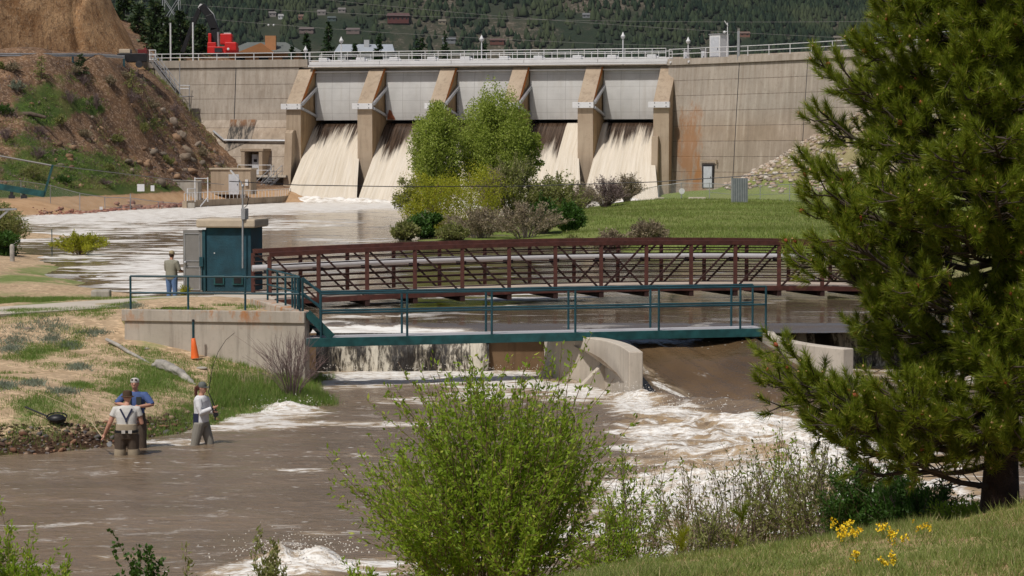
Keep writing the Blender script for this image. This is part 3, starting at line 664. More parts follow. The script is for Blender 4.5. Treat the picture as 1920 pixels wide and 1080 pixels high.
# ------------------------------------------------------------------ water
def river_foam(x, y):
    f = ffoam([(700, 706, 130, 12, .42), (820, 704, 120, 12, .42), (950, 715, 90, 18, .34), (1080, 735, 80, 18, .34), (640, 722, 60, 8, .18), (760, 750, 60, 8, .16), (900, 740, 60, 14, .22),
        (540, 772, 60, 8, .42), (470, 785, 70, 7, .36), (430, 800, 100, 8, .30), (600, 795, 160, 6, .26), (760, 797, 60, 6, .22), (330, 830, 60, 6, .22), (560, 800, 40, 5, .1),
        (1190, 757, 40, 10, .5), (1250, 772, 60, 8, .5), (1330, 788, 70, 8, .55), (1430, 803, 70, 9, .5), (1260, 806, 100, 20, .28), (1400, 828, 100, 18, .28), (1500, 800, 70, 14, .34), (1330, 850, 120, 16, .2), (1420, 880, 80, 18, .34), (1230, 870, 90, 8, .3), (1300, 905, 170, 16, .34), (1180, 940, 90, 8, .3), (1380, 930, 200, 30, .30), (1210, 965, 120, 10, .3), (1120, 1000, 90, 10, .3), (1220, 840, 60, 8, .3), (1560, 860, 110, 50, .34),
        (1700, 880, 140, 60, .30), (1330, 960, 140, 34, .26), (1500, 960, 160, 40, .30), (1180, 925, 70, 10, .22), (1100, 985, 110, 20, .24), (1650, 760, 120, 20, .25), (1300, 1030, 160, 26, .3), (1000, 1040, 100, 20, .25), (1240, 820, 60, 10, .16), (1750, 700, 160, 20, .3),
        (560, 1068, 90, 16, .42), (430, 1078, 60, 8, .25), (720, 1060, 80, 16, .28), (850, 1000, 70, 14, .2), (900, 930, 60, 10, .12), (250, 1045, 120, 5, .12), (120, 985, 130, 8, .08), (300, 955, 130, 6, .07), (560, 880, 120, 8, .10), (690, 855, 60, 8, .10), (150, 925, 160, 5, .06), (600, 1000, 60, 10, .12)], x, y, ZL)
    up_ = sstep(53.2, 54.5, y)*sstep(3.6, 2.2, x)
    return np.clip((f-.02)*(1.12+.38*up_), 0, .62)
def riverz(x, y):
    tb = np.clip(ffoam([(1250, 800, 160, 40, .8), (1450, 860, 200, 70, 1.0), (1650, 900, 240, 100, 1.0), (1250, 1000, 220, 60, .7), (1280, 900, 200, 40, .8), (560, 1072, 90, 22, .9), (760, 706, 260, 10, .3), (900, 1040, 160, 30, .5)], x, y, ZL), 0, 1)
    z = ZL+.034*fbm(x*.8+y*.3, y*1.7, 0, 4, 71)+.006*fbm(x*3, y*5, 0, 3, 70)+tb*(.22*(1-np.abs(fbm(x*.6, y*1.0, 0, 4, 72)))**3*.8+.06*fbm(x*2.6, y*3.6, 0, 4, 73)-.08)
    c = G(560, 1055, ZL); z = z+.24*np.exp(-(((x-c.x)/.8)**2+((y-c.y+.3)/.40)**2))*(1+.9*fbm(x*3, y*3, 0, 4, 74))
    c = G(530, 768, ZL); z = z+.16*np.exp(-(((x-c.x)/.65)**2+((y-c.y)/.5)**2))*(1+.6*fbm(x*4, y*4, 0, 3, 75))
    for px, py in ((1470, 855), (1560, 830), (1400, 800)):
        c = G(px, py, ZL); z = z+.20*np.exp(-(((x-c.x)/1.2)**2+((y-c.y)/.7)**2))*(1+.5*fbm(x*2, y*2, 0, 3, 76))
    ins = sstep(-.15, .25, y-(57.35-(x-2.95)*.95))*(x > 1.0+(65-y)*.24)*(x < 6.75+(64-y)*.29)*(y < 66); z = z-.75*ins
    # hydraulic jump at the foot of the chute
    jx, jy = 4.6, 55.2; z = z+.22*np.exp(-((y-(57.4-(x-2.9)*.95))/.8)**2)*sstep(2.2, 3.2, x)*sstep(9.5, 8.0, x)*(1+.5*fbm(x*2, y*2, 0, 3, 77))
    return z
struct(grid('river_water', np.arange(-24, 24, .075), np.arange(26, 72, .075), riverz, M['river'], {'foam': river_foam}, keep=lambda X, Y: (Y < 65.2) | (X > 6)))
def pool_foam(x, y):
    f = ffoam([(150, 412, 200, 10, .30), (350, 398, 200, 9, .34), (560, 388, 200, 6, .40), (900, 385, 300, 6, .34), (120, 440, 90, 18, .22), (330, 470, 130, 14, .20), (250, 500, 130, 12, .24), (280, 520, 90, 14, .22), (300, 545, 80, 14, .24), (400, 430, 150, 12, .16),
        (560, 420, 110, 8, .14), (640, 450, 110, 8, .10), (520, 560, 60, 14, .14), (640, 595, 120, 8, .18), (700, 612, 130, 4, .34), (820, 613, 60, 3, .24), (960, 560, 110, 16, .10), (700, 570, 100, 10, .12), (600, 500, 120, 10, .06), (200, 455, 60, 10, .12), (150, 480, 50, 8, .24)], x, y, 0)
    w_ = ffoam([(590, 450, 150, 60, .10)], x, y, 0)
    return np.clip(f-w_*.3, 0, .5)
WEIR_Y = lambda x: 65.0-.0*x
def poolz(x, y):
    z = .012*fbm(x*.8, y*.8, 0, 3, 81)
    z = z-.16*sstep(66.4, 64.6, y)
    return z
struct(grid('pool_water', np.arange(-60, 40, .22), np.r_[np.arange(64.6, 74, .12), np.arange(74, 130, .4), np.arange(130, 250, 1.0)], poolz, M['pool'], {'foam': pool_foam}, keep=lambda X, Y: (Y < 246-X*.1) & ((X > -5.3) | (Y > 68))))

def fallmat(name, dark, light, lo, hi, cols=True, rough=.35, sc=1.0):
    """vertical streaks of falling water; attribute t runs 0 at the crest to 1 at the foot, s along the crest"""
    k = N(name); t = k.attr('t'); s_ = k.attr('s'); th = k.attr('th')
    cx = k.n('ShaderNodeCombineXYZ'); k.l(s_, cx.inputs[0]); k.l(k.math('MULTIPLY', t, .9), cx.inputs[1])
    n1 = k.noise(1.1*sc, 6, cx.outputs[0], .7); cy = k.n('ShaderNodeCombineXYZ'); k.l(k.math('MULTIPLY', s_, 3.4), cy.inputs[0]); k.l(k.math('MULTIPLY', t, 1.4), cy.inputs[1])
    n2 = k.noise(1.6*sc, 7, cy.outputs[0], .75)
    a = k.math('ADD', k.math('SUBTRACT', t, th), k.math('MULTIPLY', k.math('SUBTRACT', n1, .5), .7)); a = k.math('ADD', a, k.math('MULTIPLY', k.math('SUBTRACT', n2, .5), .5))
    m = k.rng(a, lo, hi, 0, 1, True); lc = k.mix(k.rng(n2, .4, .66), light, tuple(x*.80*y for x, y in zip(light, (1, .95, .86)))); lc = k.mix(k.rng(n1, .5, .7, 0, .6), lc, tuple(min(1, x*1.12) for x in light))
    dc = k.mix(k.rng(n2, .42, .62), dark, tuple(x*2.6+.02 for x in dark))
    k.bump(n2, .4, .12); return k.fin(k.mix(m, dc, lc), k.rng(m, 0, 1, .25, .8), 0, .4)
M['fall'] = fallmat('spillway_white_water', (.028, .016, .009), (.66, .60, .51), -.04, .20)
def weirmat():
    k = N('weir_falling_water'); t = k.attr('t'); s_ = k.attr('s')
    cx = k.n('ShaderNodeCombineXYZ'); k.l(k.math('MULTIPLY', s_, 7.0), cx.inputs[0]); k.l(k.math('MULTIPLY', t, 3.4), cx.inputs[1]); n1 = k.noise(1.5, 7, cx.outputs[0], .75, .4)
    cy = k.n('ShaderNodeCombineXYZ'); k.l(k.math('MULTIPLY', s_, 1.0), cy.inputs[0]); k.l(k.math('MULTIPLY', t, .25), cy.inputs[1]); n0 = k.noise(1.7, 3, cy.outputs[0], .6)
    a = k.math('ADD', n1, k.math('MULTIPLY', k.math('SUBTRACT', n0, .5), 1.0)); c = k.mix(k.rng(a, .46, .54), (.018, .014, .011), (.13, .11, .08)); c = k.mix(k.rng(a, .55, .64), c, (.60, .55, .45))
    k.bump(n1, .6, .08); return k.fin(c, .3, 0, .5)
M['weir'] = weirmat()
def sheet(name, prof, x0, x1, nx, mat, uvec, org, thf=None, bulge=.05, seed=0, splay=0.0):
    """prof: list of (downstream, z); sheet spans x0..x1 along uvec from org"""
    nd = np.array([uvec[1], -uvec[0]]) if uvec[1] >= 0 else np.array([uvec[1], -uvec[0]]); nd = np.array([uvec[1], -uvec[0]])
    if nd[1] > 0: nd = -nd
    d = np.array(prof, float); L = np.r_[0, np.cumsum(np.hypot(np.diff(d[:, 0]), np.diff(d[:, 1])))]; tt = L/L[-1]; s = np.linspace(x0, x1, nx)
    Sg, T = np.meshgrid(s, tt); D = np.interp(T, tt, d[:, 0]); Z = np.interp(T, tt, d[:, 1]); D = D+bulge*fbm(Sg*2.2, T*.8, 0, 4, 90+seed)*np.clip(T*4, 0, 1)
    S2 = Sg+splay*np.clip((T-.42)/.58, 0, 1)*((Sg-x0)/(x1-x0))**3
    X = org[0]+S2*uvec[0]+D*nd[0]; Y = org[1]+S2*uvec[1]+D*nd[1]; V = np.stack([X, Y, Z], -1).reshape(-1, 3); ny = len(tt)
    i = (np.arange(ny-1)[:, None]*nx+np.arange(nx-1)[None]).ravel(); F = np.stack([i, i+1, i+nx+1, i+nx], 1)
    th = thf(S2, T) if thf is not None else 0*T
    return struct(mesh_np(name, V, F, mat, None, smooth=True, attrs={'s': Sg+seed*37.3, 't': T, 'th': th}))
# left and right falls of the low weir
pr = [(-.5, -.14), (-.2, -.15), (0, -.17), (.12, -.24), (.22, -.4), (.3, -.6), (.36, -.85), (.40, -1.1), (.42, -1.35)]
def dense(pr, n=26):
    d = np.array(pr, float); t = np.linspace(0, len(d)-1, n); return list(zip(np.interp(t, range(len(d)), d[:, 0]), np.interp(t, range(len(d)), d[:, 1])))
sheet('weir_fall_water', dense(pr), -5.3, -.62, 260, M['weir'], (1, 0), (0, 65.0), bulge=.16, seed=1)
sheet('weir_fall_water', dense([(-.4, -.10), (0, -.14), (.2, -.2), (.4, -.4), (.55, -.7), (.62, -1.0), (.66, -1.35)]), 6.55, 16, 300, M['weir'], (1, .0), (0, 67.0), bulge=.14, seed=2)
struct(grid('pool_water_lip', np.arange(6.3, 16, .2), np.arange(66.95, 67.8, .1), lambda X, Y: -.10-.05*sstep(67.1, 66.6, Y)*0+.025*fbm(X*1.5, Y*2.5, 0, 3, 83), M['pool'], {'foam': lambda X, Y: 0*X}))
# chute between the curved walls
def chute():
    Lc = [(1.05, 65.6, -.12), (1.25, 64, -.2), (1.5, 62.6, -.30), (1.95, 61.3, -.48), (2.55, 59.6, -.80), (2.95, 57.6, -1.12), (3.3, 56.3, -1.3), (3.6, 54.9, -1.42)]
    Rc = [(6.6, 66.6, -.12), (6.45, 65.0, -.16), (6.45, 63.6, -.22), (6.7, 61.9, -.35), (7.2, 60.3, -.62), (7.9, 58.3, -1.0), (8.8, 55.5, -1.35), (9.8, 52.6, -1.5)]
    n, m = 90, 110; t = np.linspace(0, 7, n); A = np.stack([np.interp(t, range(8), [q[i] for q in Lc]) for i in range(3)], 1); B = np.stack([np.interp(t, range(8), [q[i] for q in Rc]) for i in range(3)], 1)
    w_ = np.linspace(0, 1, m)[None, :, None]; V = A[:, None]*(1-w_)+B[:, None]*w_
    tt = (t/7)[:, None]; ww = w_[0, :, 0][None]
    V[:, :, 2] += -.42*np.sin(np.pi*ww**.8)**.8*sstep(.10, .6, tt)*(1-sstep(.8, 1, tt)*.6)+.11*sstep(.0, .18, ww)*sstep(.42, .2, ww)*np.sin(np.pi*np.clip(tt, 0, 1))
    V[:, :, 2] += .07*np.sin(9*ww-7*tt+1.5*fbm(ww*2, tt*2, 0, 2, 97))*sstep(.1, .4, tt)*sstep(1.0, .7, tt)*np.sin(np.pi*ww)+.06*fbm(ww*4+tt*2.0, tt*2.5, 0, 4, 95)*sstep(.1, .5, tt)+.025*fbm((ww*16-tt*5), tt*3, 0, 3, 96)
    fo = .27*np.exp(-((ww-.10-tt*.30)/.09)**2)*sstep(.15, .45, tt)+.45*sstep(.9, 1.0, tt)+.0
    i = (np.arange(n-1)[:, None]*m+np.arange(m-1)[None]).ravel(); F = np.stack([i, i+m, i+m+1, i+1], 1)
    struct(mesh_np('chute_water', V.reshape(-1, 3), F, M['chute'], None, smooth=True, attrs={'foam': fo}))
chute()
# ------------------------------------------------------------------ the dam (local frame: x along the crest, -y downstream)
DA = R(14); DO = Vector((XY(594, 253.5), 253.5, 0)); DU = Vector((math.cos(DA), -math.sin(DA), 0)); DN = Vector((-math.sin(DA), -math.cos(DA), 0))
DRX[0] = 40.6; M['dam'] = damcrete()
def dw(s, d, z): return DO+DU*s+DN*d+Vector((0, 0, z))
def dl(p): q = Vector(p)-DO; return Vector((q.dot(DU), -q.dot(DN), p[2]))
def dpx(px, py, d=0.0):
    """dam-frame point on the plane d seen at (px,py)"""
    a, b = (px-960)/FPX, -(py-540)/FPX; dr = Vector((a, CT+b*ST, b*CT-ST)); o = Vector((0, 0, CAMZ)); t = ((DO+DN*d-o).dot(DN))/dr.dot(DN); return dl(o+dr*t)
dam = root('concrete_dam', DO, 'long tan concrete dam with five grey spillway gates pouring brown flood water', 'dam', rz=-DA)
SP, PW, GW = 7.72, 1.6, 6.12
def DL(mb, name, mat, par=None, **k): return mb.build(name, mat, par or dam, local=True, **k)
# walls
def prism_s(s0, s1, prof):
    b = [(s0, -d, z) for d, z in prof]; t = [(s1, -d, z) for d, z in prof]; return MB().hexa(b, t)
lw = prism_s(-21.5, -PW-.002, [(-4, -2), (7.2, -2), (7.0, 0), (1.55, 8.4), (.9, 13.95), (-4, 13.95)]); DL(lw, 'left_wall', M['dam'])
lp = prism_s(-21.5, -.6, [(-.2, 13.955), (1.05, 13.955), (1.05, 14.75), (-.2, 14.75)]); DL(lp, 'left_parapet', M['dam'], bevel=.03)
for s in (-16.6, -8.6):
    j = MB()
    for (d0, z0), (d1, z1) in zip([(.93, 13.9), (1.57, 8.4)], [(1.57, 8.4), (7.02, 0)]): j.beam((s, -d0, z0), (s, -d1, z1), .07, .03, up=(0, -1, 0))
    DL(j, 'wall_joint', M['darkm'])
# right curved wall
RW = [(1253, 242.6), (1320, 238.9), (1390, 235.2), (1450, 231.8), (1520, 227.4), (1600, 221.8), (1700, 214), (1850, 201), (2050, 184)]
rwx = np.array([XY(a, b) for a, b in RW]); rwy = np.array([b for a, b in RW]); rwp = np.array([a for a, b in RW])
def rwall(px, z, off=0.0):
    x = np.interp(px, rwp, rwx); y = np.interp(px, rwp, rwy); e = 4.0
    tx = np.interp(px+e, rwp, rwx)-np.interp(px-e, rwp, rwx); ty = np.interp(px+e, rwp, rwy)-np.interp(px-e, rwp, rwy)
    if abs(tx) < 1e-6: tx, ty = 1, -.3
    L = math.hypot(tx, ty); nx, ny = ty/L, -tx/L; o = off+(13.9-z)*.075
    return Vector((x+nx*o, y+ny*o, z)), Vector((tx/L, ty/L, 0)), Vector((nx, ny, 0))
def rstrip(name, z0, z1, off, th, mat, a=1253, b=2050, n=60, rows=1, par=None):
    V = []; F = []; pxs = np.linspace(a, b, n)
    for px in pxs:
        for z, o in ((z0, off), (z1, off), (z1, off-th), (z0, off-th)):
            p, _, _ = rwall(px, z, o); V.append(tuple(dl(p)))
    for i in range(n-1):
        k = 4*i
        for q in range(4): F.append((k+q, k+(q+1) % 4, k+4+(q+1) % 4, k+4+q))
    F += [(0, 3, 2, 1), (4*n-4, 4*n-3, 4*n-2, 4*n-1)]
    return mesh_np(name, V, F, mat, par or dam, local=True)
rstrip('right_wall', -2, 13.75, 0, 5, M['dam'])
rstrip('right_parapet', 13.752, 14.36, .22, 1.2, M['dam'])
rstrip('road_slab', 13.3, 13.9, -1.02, 8, M['path']); rstrip('back_parapet', 13.9, 15.0, -8.2, .4, M['dam'])
for px in (1385, 1513, 1650):
    j = MB(); a, t, n = rwall(px, 13.7, .005); b, _, _ = rwall(px, 0, .005); j.beam(dl(a), dl(b), .07, .03, up=tuple(dl(DO+n))); DL(j, 'wall_joint', M['darkm'])
for px in (1260, 1294): p, t, n = rwall(px, 14.02, .22); DL(MB().tube([dl(p-n*.1), dl(p+n*.12)], .11, 10), 'drain_pipe', M['whitem'])
# left deck and back parapet
DL(prism_s(-40, 38.4, [(-8.5, 13.2), (-.25, 13.2), (-.25, 13.9), (-8.5, 13.9)]), 'road_slab', M['path'])
DL(prism_s(-40, 38.4, [(-9, 12), (-8.5, 12), (-8.5, 15.0), (-9, 15.0)]), 'back_parapet', M['dam'])
# piers, gates, brackets
def fr(z): return np.where(z > 10.05, .8+(13.75-z)*(4.2/3.7), 5.0)
for i in range(6):
    s1 = SP*i; s0 = s1-PW
    p = prism_s(s0, s1, [(-3, -2), (5.0, -2), (5.0, 10.05), (.8, 13.75), (-3, 13.75)]); o = DL(p, 'pier', M['pierface'], bevel=.04)
    zz = np.r_[np.linspace(-1, 10.05, 30), np.linspace(10.2, 13.7, 30)]; tt = np.linspace(0, 1, 24); Z, T = np.meshgrid(zz, tt); D = -2.9+(fr(Z)-.03+2.9)*T
    V = np.stack([np.full(Z.size, s1+.006), -D.ravel(), Z.ravel()], 1); ny, nx = Z.shape; k = (np.arange(ny-1)[:, None]*nx+np.arange(nx-1)[None]).ravel()
    ed = np.exp(-(fr(Z)-D)/.75)*sstep(9.9, 10.6, Z)*1.1+.35*np.exp(-(5-D)/.3)*(Z < 10)
    if i < 5: mesh_np('pier_side', V, np.stack([k, k+1, k+nx+1, k+nx], 1), M['pierrust'], o, local=True, attrs={'edge': ed})
    b = MB(); b.box(((s0+s1)/2-.18, -5.12, 9.72), (PW+.56, .5, .58)); br = DL(b, 'bracket', M['whitem'], bevel=.02)
    for x in (s0+.2, s1-.25):
        for z in (9.55, 9.9): DL(MB().box((x, -5.38, z), (.09, .04, .09)), 'bolt', M['darkm'], br)
    if i == 0: DL(prism_s(s0+.25, s1-.55, [(4.9, -2), (7.2, -2), (6.1, 7.0), (5.6, 7.3), (4.9, 7.3)]), 'plinth', M['pierface'], o, bevel=.04)
    if i == 5: DL(prism_s(s0-.05, s1-1.0, [(4.9, -2), (6.2, -2), (5.6, 6.6), (4.9, 6.6)]), 'plinth', M['pierface'], o, bevel=.04); DL(prism_s(s1+.002, s1+1.0, [(-3, -2), (4.2, -2), (1.3, 13.7), (-3, 13.7)]), 'side_buttress', M['dam'], o)
for i in range(5):
    a = SP*i+.10; b = a+GW-.2; zz = np.linspace(8.37, 13.35, 14); V = []; F = []
    for z in zz:
        d = .05+.55*(1-((z-10.4)/3.4)**2)
        for x in (a, b): V += [(x, -d, z), (x, -d+.25, z)]
    for q in range(13):
        k = 4*q; F += [(k, k+2, k+6, k+4), (k+1, k+5, k+7, k+3), (k, k+4, k+5, k+1), (k+2, k+3, k+7, k+6)]
    F += [(0, 1, 3, 2), (52, 54, 55, 53)]
    g = mesh_np('spillway_gate', V, F, M['gatew'], dam, local=True)
    t = MB(); t.box(((a+b)/2, -.36, 13.42), (b-a+.12, .35, .14)); DL(t, 'gate_lip', M['whitem'], g)
    t = MB()
    t.beam((SP*i+.16, -5.0, 9.95), (SP*i+.22, -.55, 11.75), .24, .28); t.beam((SP*i+.16, -5.0, 9.5), (SP*i+.22, -.4, 8.75), .2, .24); t.beam((SP*i+.22, -.85, 11.6), (SP*i+.22, -.7, 8.9), .1, .16)
    DL(t, 'gate_arm', M['galv'], g)
    if i == 1:
        rg = np.random.default_rng(3); k = MB(); q = [(0, 0), (.9, 0), (.75, .35), (.62, .5), (.5, .8), (.38, 1.0), (.22, 1.02), (.12, .7), (.03, .4)]
        k.hexa([(a+.15+x, -.62+.1*(1-y), 8.4+y) for x, y in q], [(a+.15+x, -.655+.1*(1-y), 8.4+y) for x, y in q]); DL(k, 'rust_patch', M['gaterust'], g)
dk = prism_s(-PW, 38.5, [(-2.6, -2), (-.3, -2), (-.3, 7.9), (-2.6, 8.3)]); DL(dk, 'spillway_body', M['darkm'])  # dark colour paints the shade in the gap under the gates
DL(prism_s(-PW, 38.5, [(-2.9, 8.3), (-2.65, 8.3), (-2.65, 13.2), (-2.9, 13.2)]), 'gate_shade_wall', M['darkm'])  # added dark wall, stands in for the shade in the opening behind the gates
DL(prism_s(-.4, 37.7, [(-2.4, 14.05), (1.45, 14.05), (1.45, 14.13), (-2.4, 14.13)]), 'deck', M['pipe'])
f = prism_s(-.4, 37.7, [(1.3, 13.93), (1.45, 13.93), (1.45, 14.05), (1.3, 14.05)]); DL(f, 'deck_edge', M['whitem'])
f = MB()
for s in np.arange(-.3, 37.8, SP): f.box((min(s+SP/2, 40), -1.37, 14.3), (SP-.06, .2, .34))
DL(f, 'deck_fascia', M['whitem'])
def railing(name, pts, h, rails, mat, par, pr=.03, rr=.025, base=0.0, every=None):
    k = MB(); 
    if every:
        out = []
        for (a, b) in zip(pts[:-1], pts[1:]):
            a, b = Vector(a), Vector(b); n = max(1, round((b-a).length/every)); out += [a.lerp(b, j/n) for j in range(n)]
        pts = out+[Vector(pts[-1])]
    pts = [Vector(p) for p in pts]
    for p in pts: k.tube([p+Vector((0, 0, base)), p+Vector((0, 0, h))], pr, 6)
    for r_ in rails: k.tube([p+Vector((0, 0, r_)) for p in pts], rr, 6)
    return k.build(name, mat, par, local=True)
railing('deck_railing', [(-.3, -1.4, 14.47), (37.6, -1.4, 14.47)], 1.02, (.12, .55, 1.0), M['whitem'], dam, .035, .035, 0, 1.43)
railing('deck_railing', [(-.3, 2.2, 14.13), (37.6, 2.2, 14.13)], 1.25, (.55, 1.22), M['whitem'], dam, .035, .035, 0, 1.43)
railing('wall_railing', [(-21.3, -.5, 14.75), (-.5, -.5, 14.75)], .75, (.32, .73), M['whitem'], dam, .04, .04, 0, 2.05)
railing('wall_railing', [dl(rwall(px, 14.36, -.1)[0]) for px in np.linspace(1241, 2030, 21)], 1.0, (.5, .98), M['whitem'], dam, .04, .04)
for i in range(5):
    for s in (1.0, 5.1):
        k = MB(); k.box((SP*i+s, -.3, 14.5), (.95, .9, .8)); k.box((SP*i+s+.58, -.3, 14.6), (.2, .3, .3)); DL(k, 'hoist_housing', M['whitem'], bevel=.06)
    k = MB(); k.box((SP*i+3.1, -.2, 14.35), (1.6, .25, .2)); k.box((SP*i+3.4, -.2, 14.5), (.4, .4, .3)); DL(k, 'hoist_shaft', M['galv'])
# stained outlet panel, doorway, landing, pipe on the left slope
def lslope(px, py, out=0.0):
    d = 3.0
    for _ in range(12): q = dpx(px, py, d); d = np.interp(q.z, [0, 8.4, 13.95], [7.0, 1.55, .9])+out
    return dpx(px, py, d)
k = N('stained_concrete'); st = k.noise(1.2, 6, k.co((2.4, 1, .28)), .7, .4); x = k.xyz()
c = k.mix(k.rng(st, .42, .56), (.30, .25, .20), (.05, .045, .04)); c = k.mix(k.math('MULTIPLY', k.rng(x['Z'], 7.6, 8.3), k.rng(st, .4, .6)), c, (.26, .12, .05)); stm = k.fin(c, .9)
a = [lslope(432, 224, .05), lslope(481, 224, .05), lslope(470, 264, .05), lslope(421, 286, .05)]; b_ = [lslope(*q, -.02) for q in ((432, 224), (481, 224), (470, 264), (421, 286))]
DL(MB().hexa(b_, a), 'stained_channel', stm)
p0 = lslope(420, 263, .35); p1 = lslope(538, 264, .35); DL(MB().tube([lslope(400, 246, .3), p0, p1], .13, 8), 'pipe', M['galv'])
dd = dpx(486, 325, 5.6)
fr_ = MB(); x0 = dpx(452, 325, 6.2).x; x1 = dpx(492, 325, 6.2).x; z0 = 2.7; z1 = dpx(470, 284, 6.2).z
fr_.box((x0+.2, -5.0, (z0+z1)/2), (.4, 2.4, z1-z0)); fr_.box((x1-.2, -5.0, (z0+z1)/2), (.4, 2.4, z1-z0)); fr_.box(((x0+x1)/2, -5.0, z1+.15), (x1-x0+.2, 2.5, .3)); fr_.box(((x0+x1)/2, -4.0, (z0+z1)/2), (x1-x0-.8, .3, z1-z0-.01))
dr = DL(fr_, 'doorway', M['pierface'], bevel=.03)
k = MB(); k.box(((x0+x1)/2+.2, -5.3, z0+1.05), (.95, .08, 2.1)); ddo = DL(k, 'door', M['doorw'], dr); k = MB(); k.box(((x0+x1)/2+.1, -5.36, z0+1.45), (.35, .04, .3)); DL(k, 'door_window', M['glass'], dr)
k = MB(); xr = dpx(540, 325, 6.5).x; k.box(((x0+xr)/2, -5.9, 2.55), (xr-x0, 2.6, .22)); k.box((x1+1.5, -6.7, 1.2), (.2, .2, 2.5)); k.box((xr-1, -4.9, 1.2), (2.4, 1.2, 2.5)); DL(k, 'landing', M['path'])
railing('landing_railing', [(x0, -7.15, 2.66), (xr-1.6, -7.15, 2.66)], 1.05, (.5, 1.03), M['whitem'], dam, .035, .035, 0, 1.5)
k = MB(); sx = xr-1.5; a = Vector((sx, -6.6, 2.66)); b = Vector((sx-1.4, -9.4, .6))
for o in (0, .9):
    ov = Vector((o, 0, 0)); k.beam(a+ov, b+ov, .06, .2)
    for h in (.5, 1.0): k.tube([a+ov+Vector((0, 0, h)), b+ov+Vector((0, 0, h))], .035, 5)
    for t in np.linspace(0, 1, 5): q = a.lerp(b, t)+ov; k.tube([q, q+Vector((0, 0, 1))], .035, 5)
for t in np.linspace(0.03, .97, 11): q = a.lerp(b, t); k.box((q.x+.45, q.y, q.z), (.88, .26, .04))
DL(k, 'landing_stair', M['galv'])
# low door in the right wall
p, t, n = rwall(1340, 1.55, .0); ang = math.atan2(t.y, t.x)+DA; q = dl(p); m3 = Matrix.Rotation(ang, 3, 'Z'); nl = m3 @ Vector((0, -1, 0))
k = MB(); c0 = q+nl*.02+Vector((0, 0, 1.08))
for x, w_, h_, z in ((-.66, .16, 2.3, 0), (.66, .16, 2.3, 0), (0, 1.16, .14, 1.08)): k.box(c0+m3 @ Vector((x, 0, z)), (w_, .2, h_), M=m3)
dfr = DL(k, 'door_frame', M['darkm']); k = MB(); k.box(c0+nl*.02+Vector((0, 0, -.06)), (1.15, .1, 2.1), M=m3); d_ = DL(k, 'door', M['doorw']); k = MB(); k.box(c0+nl*.1+m3 @ Vector((.42, 0, -.1)), (.06, .06, .16), M=m3); DL(k, 'handle', M['darkm'], d_)
k = MB(); k.box(c0+nl*.05+m3 @ Vector((0, 0, 1.55)), (2.0, .12, .12), M=m3); k.box(c0+nl*.05+m3 @ Vector((1.15, 0, 1.4)), (.12, .2, .4), M=m3); DL(k, 'lintel', M['pierface'])
# falls below the gates
prof = dense([(-.6, 8.1), (.2, 8.0), (1.0, 7.55), (2.0, 6.75), (4, 5.15), (6, 3.55), (8, 1.95), (9.6, .6), (10.2, .05), (10.7, -.4)], 60)
ths = [lambda s, t: .11+.08*fbm(s*.5, 0*s, 3, 3, 1)+.12*np.exp(-((s-1.6)/1.0)**2), lambda s, t: .20+.10*fbm(s*.4, 0*s, 9, 3, 2)+.22*np.exp(-((s-1.8)/1.1)**2), lambda s, t: .3+.2*fbm(s*.4, 0*s, 5, 3, 3),
       lambda s, t: np.where(s < 4.0, .30, -.25)+.10*fbm(s*.5, 0*s, 7, 3, 4)-.6*np.exp(-((s-5.9)/.15)**2), lambda s, t: .17+.10*fbm(s*.5, 0*s, 8, 3, 5)-.45*np.exp(-((s-.25)/.35)**2)]
for i in range(5):
    o = dw(SP*i, 0, 0); sheet('spillway_water', prof, .02, GW-.02, 120, M['fall'], (DU.x, DU.y), (o.x, o.y), (lambda f: lambda s, t: f(s, t))(ths[i]), .15, seed=10+i, splay=1.7)
# foot foam of the spillway, a churned ridge
def ridge(X, Y):
    s = (X-DO.x)*DU.x+(Y-DO.y)*DU.y; d = (X-DO.x)*DN.x+(Y-DO.y)*DN.y
    return -.25+(.75*np.exp(-((d-10.4)/.9)**2)+.35*np.exp(-((d-12.5)/2)**2))*(.7+.6*fbm(X*.9, Y*.7, 0, 4, 55))*sstep(-1.5, .5, s)*sstep(40, 38, s)
struct(grid('spillway_foam', np.arange(-24, 18, .2), np.arange(224, 246, .2), ridge, M['pool'], {'foam': lambda X, Y: .5+0*X}, keep=lambda X, Y: ridge(X, Y) > -.1))

# ------------------------------------------------------------------ things on and behind the crest
def lamp(p, h, label):
    r_ = root('street_lamp', p, label, 'street lamp', 'lamps along the dam crest'); k = MB(); k.tube([(0, 0, 0), (0, 0, h-.5)], .06, 8); k.build('pole', M['whitem'], r_, local=True)
    k = MB(); k.lathe((0, 0, h-.5), [(.08, 0), (.2, .08), (.24, .28), (.16, .36), (.05, .62), (.01, .7)], 12); k.build('lantern', M['whitem'], r_, smooth=True, local=True)
for px, h, l in ((640, 2.6, 'white lantern lamp on the crest in front of the grey-roofed white house'), (903, 2.6, 'white lantern lamp on the crest above the middle gate beside the green treetop'), (1168, 2.7, 'white lantern lamp on the crest above the rightmost gate')):
    q = dpx(px, 110, -1.9); lamp(dw(q.x, -1.9, 13.9), h+.55, l)
q = dpx(573, 110, .3); lamp(dw(q.x, .3, 14.75), 1.25, 'short white lantern post where the left wall meets the gate deck')
p, t, n = rwall(1281, 14.36, -.6); lamp(p, 2.0, 'white lantern post between two grey cabinets right of the gates')
